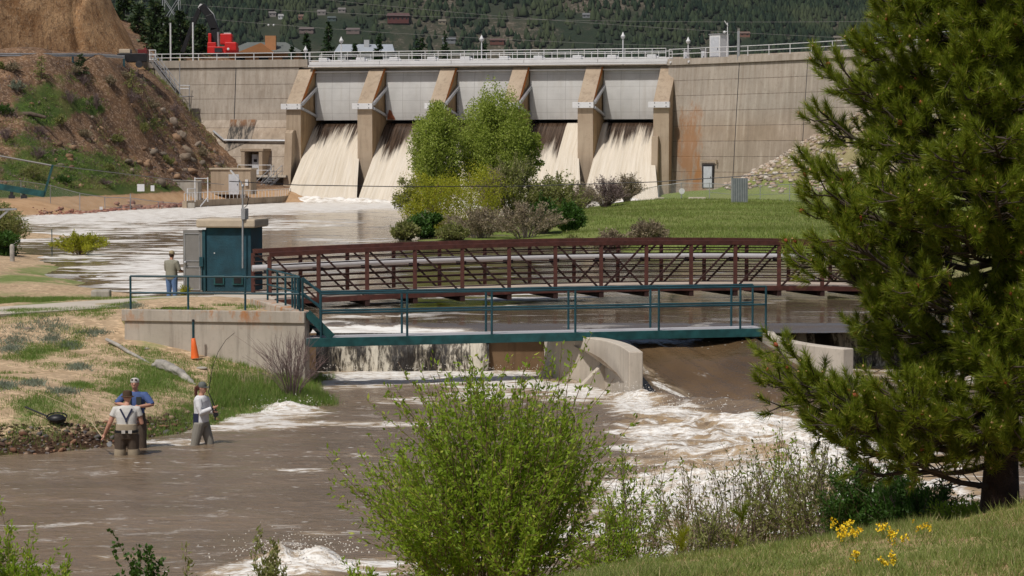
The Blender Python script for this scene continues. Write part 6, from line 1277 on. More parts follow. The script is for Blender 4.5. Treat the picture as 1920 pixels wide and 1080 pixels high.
for i, (px, py, rp, m_, l) in enumerate([(378, 692, 17, 'box', 'flat tan stone between the stump and the wall foot'), (275, 655, 10, 'box', 'low tan stone beside the slim log'), (52, 618, 14, 'greyrock', 'flat grey stone among sage on the upper left bank'), (142, 640, 7, 'greyrock', 'small stone in the sand of the upper bank'), (550, 742, 12, 'hillrock', 'tan stone at the foot of the bare twig shrub'), (350, 795, 12, 'bankrock', 'dark stone at the waterline left of the woman'), (408, 776, 8, 'bankrock', 'dark stone at the waterline right of the woman')]):
    q = bh(px, py); s_ = rp/FPX*q.y; V, F = rocks([(0, 0, 0)], [s_], 80+i, .45); o = mesh_np('stone', V+np.array([q.x, q.y, q.z+s_*.1]), F, M[m_]); tag(o, l, 'stone', 'stones on the left bank'); mm = o.modifiers.new('round', 'SUBSURF'); mm.levels = 1; mm.render_levels = 1
rg = np.random.default_rng(17); c = []; rr = []
for i in range(1100):
    px = rg.uniform(-140, 420); top_ = np.interp(px, [-140, 0, 130, 220, 330, 400, 420], [800, 800, 797, 790, 778, 768, 766]); bot_ = np.interp(px, [-140, 0, 130, 200, 270, 350, 420], [862, 860, 852, 842, 828, 810, 790]); py = rg.uniform(top_, bot_)
    q = bh(px, py); s_ = rg.uniform(.015, .045)*(1+2.2*rg.uniform(0, 1)**8); c.append((q.x, q.y, max(q.z, ZL-.03)+s_*.2)); rr.append(s_)
V, F = rocks(c, rr, 18, .7); o = stuff(mesh_np('bank_stones', V, F, M['bankrock'])); tag(o, 'dark reddish stones along the waterline of the left bank', 'rocks')
# cut bank: clods of dark earth
M['earth'] = solid('dark_bank_earth', (.055, .028, .016), .95, var=.5, sc=5, bump=.6); c = []; rr = []
for i in range(1500):
    px = rg.uniform(-140, 425); top_ = np.interp(px, [-140, 130, 220, 330, 400, 425], [800, 797, 790, 776, 768, 765]); q = bh(px, rg.uniform(top_-2, top_+38)); s_ = rg.uniform(.015, .06)*(1+.8*rg.uniform(0, 1)**6); c.append((q.x, q.y, q.z)); rr.append(s_)
V, F = rocks(c, rr, 19, .55); o = stuff(mesh_np('bank_earth', V, F, M['earth'])); tag(o, 'dark undercut earth along the edge of the left bank', 'earth')
# grass and herbs
def grassfield(name, pts, h, w_, mat, seed, label, lean=.35, n=7, spread=.05):
    rg = np.random.default_rng(seed); pts = np.asarray(pts, float); Pp = np.repeat(pts, n, 0)+np.c_[rg.normal(size=(len(pts)*n, 2))*spread, np.zeros(len(pts)*n)]
    D = np.c_[rg.normal(size=(len(Pp), 2))*lean, np.ones(len(Pp))]; hh = np.repeat(np.asarray(h)*np.ones(len(pts)), n)*rg.uniform(.5, 1.2, len(Pp)); V, F = blades(Pp, D, hh, w_, rg)
    o = stuff(mesh_np(name, V, F, mat)); tag(o, label, 'grass'); return o
rg = np.random.default_rng(23); gx = rg.uniform(-17, -3.2, 90000); gy = rg.uniform(46, 72, 90000); g_ = bank_gr(gx, gy)+.28*fbm(gx*1.3, gy*1.3, 0, 4, 24); zz = bankz(gx, gy)
ok = (g_ > .34+rg.uniform(-.12, .2, 90000)) & (zz > ZL-.02) & ~((gx > -10.6) & (gy > 60.2)) & ~((gy > 64.5+(gx+14.5)*.95) & (gy < 68.8+(gx+14.5)*.95)); gx, gy, zz, g_ = gx[ok], gy[ok], zz[ok], g_[ok]
grassfield('bank_grass', np.c_[gx, gy, zz-.01], .05+.11*np.clip(g_, 0, 1.2), .012, M['grassb'], 25, 'green grass clumps scattered over the sandy left bank', n=6, spread=.06)
pts_ = [(rg.uniform(-9.6, -6.6), rg.uniform(61.2, 64.5)) for _ in range(900)]; pts_ = [(x, y, FZ-.01) for x, y in pts_ if float(fbm(np.array([x*1.6]), np.array([y*1.1]), 0, 3, 27)[0]) > .12]
grassfield('wall_top_grass', pts_, .10, .012, M['grassb'], 26, 'grass tufts in the dirt behind the retaining wall', n=6)
sg = [(px, py, rx, ry) for px, py, rx, ry in ((55, 615, 60, 12), (30, 640, 30, 12), (105, 612, 28, 14), (20, 655, 20, 8), (95, 635, 20, 8), (130, 650, 18, 6), (150, 690, 18, 6), (120, 735, 30, 6), (60, 720, 20, 6), (10, 725, 14, 6), (175, 625, 25, 6), (250, 575, 20, 4))]
pts_ = []
for px, py, rx, ry in sg:
    for _ in range(70): q = bh(px+rg.normal()*rx*.5, py+rg.normal()*ry*.5); pts_.append((q.x, q.y, q.z))
grassfield('sagebrush_mat', pts_, .13, .02, M['sage'], 28, 'low grey-green sage mats on the upper left bank', lean=.9, n=8, spread=.09)
pts_ = [tuple(bh(rg.uniform(395, 640), rg.uniform(708, 765))) for _ in range(2600)]; pts_ = [p for p in pts_ if p[2] > ZL-.02]
grassfield('shore_grass', pts_, .22, .013, M['grassb'], 29, 'taller green grass on the shore below the retaining wall', n=7, spread=.07)
pts_ = [tuple(bh(px+rg.normal()*4, 722+rg.normal()*4)) for px in (455, 460, 480, 495, 500) for _ in range(8)]; grassfield('dry_stalks', pts_, .42, .014, M['drygrass'], 30, 'pale dry stalks at the foot of the retaining wall', lean=.18, n=2)
pts_ = [tuple(bh(rg.uniform(395, 500), rg.uniform(655, 705))) for _ in range(500)]; grassfield('wall_foot_grass', pts_, .16, .013, M['grassb'], 31, 'green grass along the foot of the retaining wall', n=6)
mg = rg.uniform(0, 1, (26000, 2)); mx_, my_ = mg[:, 0]*26-1, 112+mg[:, 1]**1.3*95; mz_ = _mf(mx_, my_); ok = (mz_ > .02) & (mz_ < 2.5) & (mx_ > (1060-960)/FPX*my_); grassfield('meadow_grass', np.c_[mx_, my_, mz_][ok], .20, .03, leafmat('meadow_blades', (.12, .17, .035), (.22, .26, .06), (.36, .34, .15), trans=.3), 32, 'short green grass covering the meadow behind the bridges', n=3, spread=.15)
for i, (px, py, wp, hp, m_, l) in enumerate([(547, 745, 150, 150, None, 'bare reddish twig shrub in front of the retaining wall corner'), (345, 552, 20, 34, 'yellowg', 'small yellow-green plant beside the grey kiosk door')]):
    q = bh(px, py) if i == 0 else Vector((XY(345, 75.6), 75.6, .1)); s_ = q.y/FPX; shrub((q.x, q.y, q.z-.05), wp*s_, hp*s_, 400+i, M[m_] if m_ else None, M['stemp'], l, nst=46 if i == 0 else 20, per=1 if i == 0 else 14, sub=9 if i == 0 else 2, L=.07, W=.03, twr=.008 if i == 0 else .005, bare=.2, curve=.1, top=.7)
# landing net, rods
q0, q1 = bh(47, 774)+Vector((0, 0, .12)), bh(90, 792)+Vector((0, 0, .12)); r_ = root('landing_net', q0, 'black landing net with long handle lying at the edge of the bank', 'landing net'); k = MB(); k.tube([q0, q1], .018, 6); k.build('handle', M['black'], r_); k = MB(); cc = q1+Vector((.18, -.02, .0)); ring = [cc+Vector((.20*math.cos(t), .15*math.sin(t), .06*math.sin(t))) for t in np.linspace(0, 2*math.pi, 21)]; k.tube(ring, .014, 6, cap=False); k.build('hoop', M['black'], r_)
k = MB(); k.ell(cc-Vector((0, 0, .05)), (.19, .14, .10), 14, 8); k.build('net_bag', M['black'], r_, smooth=True)
# ------------------------------------------------------------------ people
M['skin'] = solid('skin', (.50, .26, .18), .55, var=.06, bump=0); M['shirtw'] = solid('white_shirt', (.58, .57, .54), .85, var=.06); M['khaki'] = solid('khaki_wader', (.33, .27, .19), .8, var=.12); M['wdark'] = solid('dark_wader', (.085, .062, .045), .75, var=.2)
M['hatb'] = solid('brown_hat', (.075, .045, .025), .9, var=.2); M['blue'] = solid('blue_shirt', (.065, .11, .27), .85, var=.1); M['vest'] = solid('dark_vest', (.03, .035, .03), .85, var=.2); M['jack'] = solid('white_jacket', (.68, .68, .70), .7, var=.04); M['greyw'] = solid('grey_wader', (.24, .225, .195), .75, var=.12)
M['capg'] = solid('grey_cap', (.13, .14, .13), .85); M['hair'] = solid('auburn_hair', (.08, .025, .015), .6, var=.3); M['hairb'] = solid('brown_hair', (.05, .03, .02), .7); M['olives'] = solid('olive_grey_shirt', (.26, .25, .20), .9, var=.06); M['jeans'] = solid('blue_jeans', (.11, .19, .36), .9, var=.15); M['capt'] = solid('tan_cap', (.34, .28, .17), .85); M['headb'] = solid('white_headband', (.55, .52, .48), .85, var=.1); M['strap'] = solid('navy_strap', (.02, .025, .06), .7)
def soften(o, vox, it=4):
    m = o.modifiers.new('join', 'REMESH'); m.mode = 'VOXEL'; m.voxel_size = vox; m.use_smooth_shade = True; s = o.modifiers.new('smooth', 'SMOOTH'); s.factor = .5; s.iterations = it; return o
def tors(k, rows, lean=(0, 0)):
    """rows of (z, rx, ry, x, y)"""
    rr = []
    for z, rx, ry, x, y in rows: rr.append([Vector((x+rx*math.copysign(abs(math.cos(t))**.8, math.cos(t)), y+ry*math.copysign(abs(math.sin(t))**.8, math.sin(t)), z)) for t in np.linspace(0, 2*math.pi, 21)[:-1]])
    k.rings(rr)
def hand(k, w_, d, side, s=1.0, curl=.6):
    """palm, four bent fingers of unequal length, thumb from the side of the palm"""
    d = Vector(d).normalized(); u = Vector((0, 0, 1)) if abs(d.z) < .8 else Vector((1, 0, 0)); a = d.cross(u).normalized()*side; n = a.cross(d).normalized(); w_ = Vector(w_)
    k.ell(w_+d*.045*s, (.042*s, .042*s, .045*s), 10, 6)
    for j, L in enumerate((.070, .078, .073, .058)):
        b = w_+d*.075*s+a*(j-1.5)*.021*s; m = b+d*L*.5*s+n*L*.15*curl*s; k.tube([b-d*.02*s, b, m, m+d*L*.35*s*(1-curl*.5)+n*L*.45*curl*s], [.010*s, .010*s, .009*s, .007*s], 6)
    b = w_+d*.03*s+a*(-.035)*s; k.tube([b, b-a*.025*s+d*.03*s, b-a*.025*s+d*.055*s+n*.02*s], [.012*s, .011*s, .008*s], 6)
def person(loc, rz, label, J, b, parts, head=(0, 0), Hs=1.0):
    """J: joints (left/right shoulder, elbow, wrist, hip, knee, ankle) in the body's own frame, y forward"""
    r_ = root('person', loc, label, 'person', rz=rz); r_.scale = (Hs,)*3; k = MB(); g = b
    tors(k, [(.84, .14*g, .10*g, 0, 0), (.92, .165*g, .12*g, 0, 0), (1.02, .155*g, .115*g, 0, 0), (1.12, .14*g, .105*g, 0, 0), (1.25, .155*g, .11*g, 0, .0), (1.36, .165*g, .11, 0, 0), (1.43, .13, .085, 0, 0), (1.47, .06, .055, 0, 0), (1.52, .05, .05, head[0]*.3, head[1]*.3)])
    hx, hy = head; c = Vector((hx, hy, 1.63)); k.tube([(0, 0, 1.44), (hx*.5, hy*.5, 1.50), (hx, hy-.01, 1.57)], [.06, .052, .052], 10); k.ell(c, (.075, .092, .112), 14, 10); k.ell(c+Vector((0, .03, -.05)), (.052, .06, .06), 10, 6); k.ell(c+Vector((0, .098, -.012)), (.012, .018, .02), 6, 5); k.ell(c+Vector((0, .088, -.055)), (.024, .008, .007), 8, 5)
    for s in (-1, 1): k.ell(c+Vector((s*.076, -.005, -.005)), (.012, .02, .03), 6, 5)
    for s, n in ((-1, 'l'), (1, 'r')):
        sh, el, wr = [Vector(J[n+x]) for x in ('s', 'e', 'w')]; k.tube([Vector((s*.10, 0, 1.40)), sh, sh.lerp(el, .5), el, el.lerp(wr, .4), wr], [.06, .062, .052, .044, .042, .028], 10); hand(k, wr, (wr-el).normalized(), s)
        hp, kn, an = [Vector(J[n+x]) for x in ('h', 'k', 'a')]; k.tube([hp+Vector((0, 0, .04)), hp, hp.lerp(kn, .5), kn, kn.lerp(an, .35), an], [.09*g, .095*g, .078, .058, .058, .04], 10); k.tube([an, an+Vector((0, -.03, -.04)), an+Vector((0, .08, -.055)), an+Vector((0, .17, -.06))], [.04, .042, .038, .028], 8)
    bd = k.build('body', M['skin'], r_, smooth=True, local=True); soften(bd, .009, 2)
    for s in (-1, 1): e = MB(); e.ell(c+Vector((s*.03, .086, .008)), (.011, .008, .008), 8, 6); e.build('eye', M['black'], r_, smooth=True, local=True)
    for fn in parts: fn(r_, J, g, c)
    return r_
def shirt(mat, z0=.95, z1=1.46, fat=.02, sl=.9, name='shirt', vox=.012):
    def f(r_, J, g, c):
        k = MB(); rows = [(.84, .14*g, .10*g, 0, 0), (.92, .165*g, .12*g, 0, 0), (1.02, .16*g, .12*g, 0, 0), (1.12, .152*g, .115*g, 0, 0), (1.25, .162*g, .115*g, 0, 0), (1.36, .17*g, .112, 0, 0), (1.43, .14, .09, 0, 0), (1.475, .072, .065, 0, 0)]
        rows = [(z, a+fat, b_+fat, x, y) for z, a, b_, x, y in rows if z0-.04 <= z <= z1+.04]; tors(k, rows)
        if sl:
            for s, n in ((-1, 'l'), (1, 'r')):
                sh, el, wr = [Vector(J[n+x]) for x in ('s', 'e', 'w')]; pts_ = [Vector((s*.08, 0, 1.40)), sh, sh.lerp(el, .5)]; rad = [.07, .07+fat*.5, .064+fat*.5]
                if sl >= 1: pts_ += [el]; rad += [.054+fat*.4]
                if sl > 1: pts_ += [el.lerp(wr, sl-1)]; rad += [.044+fat*.35]
                k.tube(pts_, rad, 10)
        soften(k.build(name, mat, r_, smooth=True, local=True), vox, 4)
    return f
def trousers(mat, zt=1.0, fat=.025, name='trousers', bag=1.0, low=1.0):
    def f(r_, J, g, c):
        k = MB(); tors(k, [(.82, .14*g+fat, .10*g+fat, 0, 0), (.92, .168*g+fat, .125*g+fat, 0, 0), (zt, .158*g+fat, .118*g+fat, 0, 0)])
        for n in 'lr':
            hp, kn, an = [Vector(J[n+x]) for x in ('h', 'k', 'a')]; k.tube([hp+Vector((0, 0, .03)), hp, hp.lerp(kn, .5), kn, kn.lerp(an, .5), kn.lerp(an, low)], [.09*g+fat, .095*g+fat, .085+fat*bag, .068+fat*bag, .062+fat*bag, .052+fat*bag], 12)
        soften(k.build(name, mat, r_, smooth=True, local=True), .012, 4)
    return f
def cap(mat, brim=True, name='cap', back=False):
    def f(r_, J, g, c):
        k = MB(); k.lathe(c+Vector((0, 0, .02)), [(.088, 0), (.092, .03), (.086, .07), (.06, .105), (.02, .118)], 16)
        if brim: s = -1 if back else 1; k.hexa([c+Vector((x, s*y, .018)) for x, y in ((-.07, .06), (.07, .06), (.055, .155), (0, .175), (-.055, .155))][::s], [c+Vector((x, s*y, .034)) for x, y in ((-.07, .06), (.07, .06), (.055, .15), (0, .168), (-.055, .15))][::s])
        k.build(name, mat, r_, smooth=True, local=True)
    return f
def prop(name, mat, fn, smooth=False):
    def f(r_, J, g, c): k = MB(); fn(k, J, g, c); k.build(name, mat, r_, smooth=smooth, local=True)
    return f
def legs(w_=.11, sp_=.03, bend=.02, fa=0.0): return dict(lh=(-w_, 0, .88), lk=(-w_-sp_*.5, bend+fa*.6, .47), la=(-w_-sp_, fa, .08), rh=(w_, 0, .88), rk=(w_+sp_*.5, bend-fa*.6, .47), ra=(w_+sp_, -fa, .08))
# man in waders seen from behind
J = legs(.11, .05); J.update(ls=(-.21, .02, 1.39), le=(-.33, .0, 1.12), lw=(-.43, .08, .90), rs=(.21, .02, 1.39), re=(.29, .02, 1.12), rw=(.20, .26, 1.10))
def susp(k, J, g, c):
    for a, b_ in (((-.115, -.128, 1.42), (0, -.162, 1.20)), ((.115, -.128, 1.42), (0, -.162, 1.20)), ((0, -.165, 1.22), (0, -.165, 1.16))): k.beam(a, b_, .035, .012, up=(0, -1, 0))
def belt(k, J, g, c): tors(k, [(.95, .232, .185, 0, 0), (1.0, .232, .185, 0, 0)])
def clips(k, J, g, c): k.box((-.055, -.19, .975), (.07, .02, .06)); k.box((.075, -.19, .975), (.07, .02, .06))
def hatf(k, J, g, c): k.lathe(c+Vector((0, 0, .015)), [(.125, -.012), (.13, 0), (.095, .012), (.093, .06), (.082, .105), (.03, .118)], 18)
def cuffs(k, J, g, c):
    for n in 'lr': hp, kn = Vector(J[n+'h']), Vector(J[n+'k']); k.tube([hp.lerp(kn, .62), hp.lerp(kn, .8), kn], [.112, .122, .112], 12)
mA = person(P(238, 855, 46.4)*1.0+Vector((0, 0, -.47)), R(6), 'man in khaki waders, white T-shirt and brown hat, seen from behind in the shallows', J, 1.13,
    [shirt(M['shirtw'], .95, 1.46, .02, .9), trousers(M['wdark'], .97, .03, 'wader_legs', 1.0, .5), shirt(M['khaki'], .96, 1.20, .034, 0, 'wader_top'), prop('suspenders', M['strap'], susp), prop('belt', M['black'], belt), prop('belt_clip', M['headb'], clips), prop('hat', M['hatb'], hatf, True), prop('wader_cuff', M['khaki'], cuffs, True)], head=(.015, .06))
# man in blue shirt facing the camera
J = legs(.10, .05); J.update(ls=(-.20, .02, 1.40), le=(-.36, .10, 1.22), lw=(-.13, .28, 1.20), rs=(.20, .02, 1.40), re=(.36, .10, 1.24), rw=(.13, .28, 1.23))
def vest(k, J, g, c): 
    for s in (-1, 1): k.beam((s*.10, .135, 1.38), (s*.105, .165, 1.06), .10, .03, up=(0, 1, 0)); k.box((s*.105, .19, 1.16), (.09, .05, .12))
    k.beam((-.11, -.13, 1.40), (-.11, -.14, 1.1), .12, .02, up=(0, 1, 0)); k.beam((.11, -.13, 1.40), (.11, -.14, 1.1), .12, .02, up=(0, 1, 0))
def band(k, J, g, c): k.lathe(c+Vector((0, 0, .03)), [(.088, 0), (.091, .02), (.086, .06), (.05, .085), (.01, .092)], 16)
def glasses(k, J, g, c):
    for s in (-1, 1): k.ell(c+Vector((s*.035, .075, .085)), (.03, .02, .018), 8, 6)
    k.beam(c+Vector((-.07, .03, .085)), c+Vector((.07, .03, .085)), .01, .01)
mB = person(P(251, 815, 47.6)*1.0+Vector((0, 0, 0)), R(180-4), 'man in blue shirt and dark vest with white headband, facing the camera', J, 1.02,
    [shirt(M['blue'], .9, 1.46, .022, 1.0), trousers(M['wdark'], 1.05, .03, 'waders'), prop('vest', M['vest'], vest), prop('headband', M['headb'], band, True), prop('sunglasses', M['black'], glasses, True), prop('hair', M['hairb'], lambda k, J, g, c: k.ell(c+Vector((0, -.02, .035)), (.079, .085, .092), 12, 8), True)], head=(0, .03))
mB.location = (XY(251, 47.6), 47.6, CAMZ-(708-293)*47.6/4500-1.76)
mA.location.z = CAMZ-(733-293)*46.4/4500-1.765
# woman with a rod
J = legs(.10, .05, .02, .17); J.update(ls=(-.165, .02, 1.38), le=(-.20, .10, 1.12), lw=(-.06, .28, 1.14), rs=(.165, .02, 1.38), re=(.21, .09, 1.12), rw=(.05, .30, 1.22))
def pony(k, J, g, c): k.ell(c+Vector((0, -.03, .02)), (.082, .085, .095), 12, 8); k.tube([c+Vector((0, -.09, .04)), c+Vector((0, -.15, .0)), c+Vector((.0, -.16, -.12)), c+Vector((0, -.15, -.24))], [.03, .04, .035, .012], 8)
def panel(k, J, g, c):
    for s in (-1, 1): k.box((s*.172, -.03, .985), (.035, .12, .24))
def cuf2(k, J, g, c):
    for n in 'lr': el, wr = Vector(J[n+'e']), Vector(J[n+'w']); k.tube([el.lerp(wr, .82), el.lerp(wr, 1.02)], [.043, .04], 10)
mC = person(P(378, 835, 48.2)+Vector((0, 0, -.45)), R(-112), 'woman in white jacket, grey cap and waders holding up a fishing rod', J, .93,
    [shirt(M['jack'], .82, 1.46, .028, 1.9, 'jacket'), trousers(M['greyw'], .92, .035, 'waders', .75, .9), cap(M['capg']), prop('hair', M['hair'], pony, True), prop('side_panel', M['strap'], panel), prop('cuff', M['black'], cuf2), shirt(M['black'], 1.40, 1.49, .006, 0, 'collar')], head=(0, .03), Hs=.955)
mC.location.z = CAMZ-(717-293)*48.2/4500-1.76*.955
# man at the kiosk
J = legs(.10, .03); J.update(ls=(-.20, .0, 1.39), le=(-.25, .06, 1.12), lw=(-.16, .26, 1.08), rs=(.20, .0, 1.39), re=(.27, .05, 1.13), rw=(.26, .27, 1.10))
mD = person((XY(321, 76.3), 76.3, CAMZ-(470-293)*76.3/4500-1.755), R(-28), 'man in tan cap, olive-grey shirt and blue jeans, seen from behind beside the kiosk door', J, 1.08, [shirt(M['olives'], .88, 1.46, .022, 1.0), trousers(M['jeans'], .95, .012, 'jeans'), cap(M['capt']), prop('hair', M['hairb'], lambda k, J, g, c: k.ell(c+Vector((0, -.012, -.0)), (.081, .09, .095), 12, 8), True)], head=(0, .02))
# rods
def W_(p, l): 
    m = Matrix.Rotation(p.rotation_euler.z, 3, 'Z'); return Vector(p.location)+m @ (Vector(l)*p.scale[0])
h = W_(mC, (.02, .36, 1.19)); r_ = root('fishing_rod', h, 'bent fishing rod held upright by the woman in white', 'fishing rod'); tip = [P(391, 735, 48.0), P(398, 690, 47.9), P(409, 660, 47.8), P(424, 637, 47.7), P(440, 624, 47.6)]
k = MB(); k.tube([h-Vector((.02, 0, .22)), h]+[tip[0]]+tip[1:], [.016, .015, .010, .008, .006, .005, .004], 6); k.build('blank', M['vest'], r_); k = MB(); k.tube([h-Vector((.0, -.03, .10)), h-Vector((0, .06, .10))], .05, 12); k.build('reel', M['black'], r_)
h = W_(mA, (-.475, .14, .84)); r_ = root('fishing_rod', h, 'long thin fly rod held low by the hatted man, pointing up the bank', 'fishing rod'); k = MB(); k.tube([h+Vector((.22, -.03, -.16)), h, P(165, 783, 47.0), P(120, 757, 47.6), P(60, 731, 48.6)], [.014, .014, .008, .006, .004], 6); k.build('blank', M['drygrass'], r_); k = MB(); k.tube([h+Vector((.14, -.05, -.13)), h+Vector((.14, .02, -.13))], .05, 12); k.build('reel', M['galv'], r_)
# ------------------------------------------------------------------ near vegetation
nearzh = gridded(nearz, -16, 16, 6, 34, .1)
def nz(x, y): return float(nearz(np.array([float(x)]), np.array([float(y)]))[0])
# the big willow
wx = XY(930, 24.0); shrub((wx, 24.0, nz(wx, 24)-.1), 2.75, 3.25, 501, M['willow'], M['stem'], 'large bright green willow bush in the foreground, standing between bank and river', name='willow_bush', cat='bush', nst=92, per=95, L=.064, W=.024, twr=.0085, bare=.34, spread=.5, curve=.12, sub=9, top=.75)
wx2 = XY(745, 22.0); shrub((wx2, 22.5, nz(wx2, 22.5)-.1), .55, 1.15, 502, M['willow'], M['stem'], 'small willow shoot at the lower left of the large willow', name='willow_shoot', cat='sapling', nst=9, per=40, L=.055, W=.018, twr=.005, bare=.25, group='shoots along the near bank')
for i, (px, topy, wpx, Y, m_, l, ns) in enumerate([(12, 945, 110, 21, 'willow', 'leafy willow shoot at the lower left corner', 7), (-45, 900, 80, 21, 'willow', 'willow shoot just outside the left edge', 6), (82, 1032, 40, 21, 'willow', 'short willow shoot right of the corner one', 4), (112, 1005, 50, 21.5, 'willow', 'upright willow shoot near the lower left', 5), (178, 1052, 50, 20.5, 'darkg', 'sparse low shoot near the bottom left', 4), (262, 1003, 70, 21, 'darkg', 'broad-leafed shoot with round leaves near the bottom left', 5),
        (340, 1030, 60, 21, 'olive', 'thin dry-looking shoot at the bottom edge', 4), (495, 965, 90, 22, 'olive', 'thin wispy shoot left of the breaking wave', 5), (680, 1015, 60, 21, 'willow', 'short leafy shoot at the lower left of the willow', 6)]):
    x = XY(px, Y); z0 = nz(x, Y); tp_ = P(px, topy, Y).z; shrub((x, Y, z0-.05), wpx/FPX*Y, max(.3, tp_-z0), 510+i, M[m_], M['stem'], l, name='willow_shoot', cat='sapling', group='shoots along the near bank', nst=ns*2, per=110, L=.058 if m_ != 'darkg' else .045, W=.02 if m_ != 'darkg' else .036, twr=.005, bare=.35, sub=4, top=.3)
for i, (px, topy, wpx, Y, m_, l, ns, pr_) in enumerate([(1185, 860, 150, 22.5, 'willow', 'loose shrub right of the large willow', 14, 30), (1290, 890, 170, 22, 'olive', 'sparse twiggy shrub in front of the rapids', 16, 16), (1400, 870, 200, 22.5, 'olive', 'taller sparse shrub in the middle of the right thicket', 20, 20), (1480, 830, 200, 23, 'willow', 'leafy sparse shrub left of the low pine bough', 20, 22), (1560, 840, 220, 22, 'olive', 'arching shrub under the tip of the low pine bough', 24, 26),
        (1640, 880, 200, 21.5, 'darkg', 'dense dark shrub under the low pine bough', 44, 60), (1720, 905, 180, 21, 'darkg', 'dark shrub just left of the pine trunk', 40, 60), (1800, 930, 120, 20.5, 'willow', 'small shrub at the foot of the pine trunk', 14, 26), (1340, 960, 160, 20, 'olive', 'low grey-green shrub at the edge of the grass', 20, 20), (1150, 960, 110, 21.5, 'willow', 'low leafy shrub at the right foot of the large willow', 16, 30)]):
    x = XY(px, Y); z0 = nz(x, Y); tp_ = P(px, topy, Y).z; shrub((x, Y, z0-.05), wpx/FPX*Y, (tp_-z0)*1.22, 530+i, M[m_], M['stem'] if i % 2 else M['stemp'], l, group='thicket along the near bank', nst=int(ns*1.5), per=int(pr_*1.4), L=.05, W=.017, twr=.0055, bare=.25, sub=5, top=.55, curve=.15)
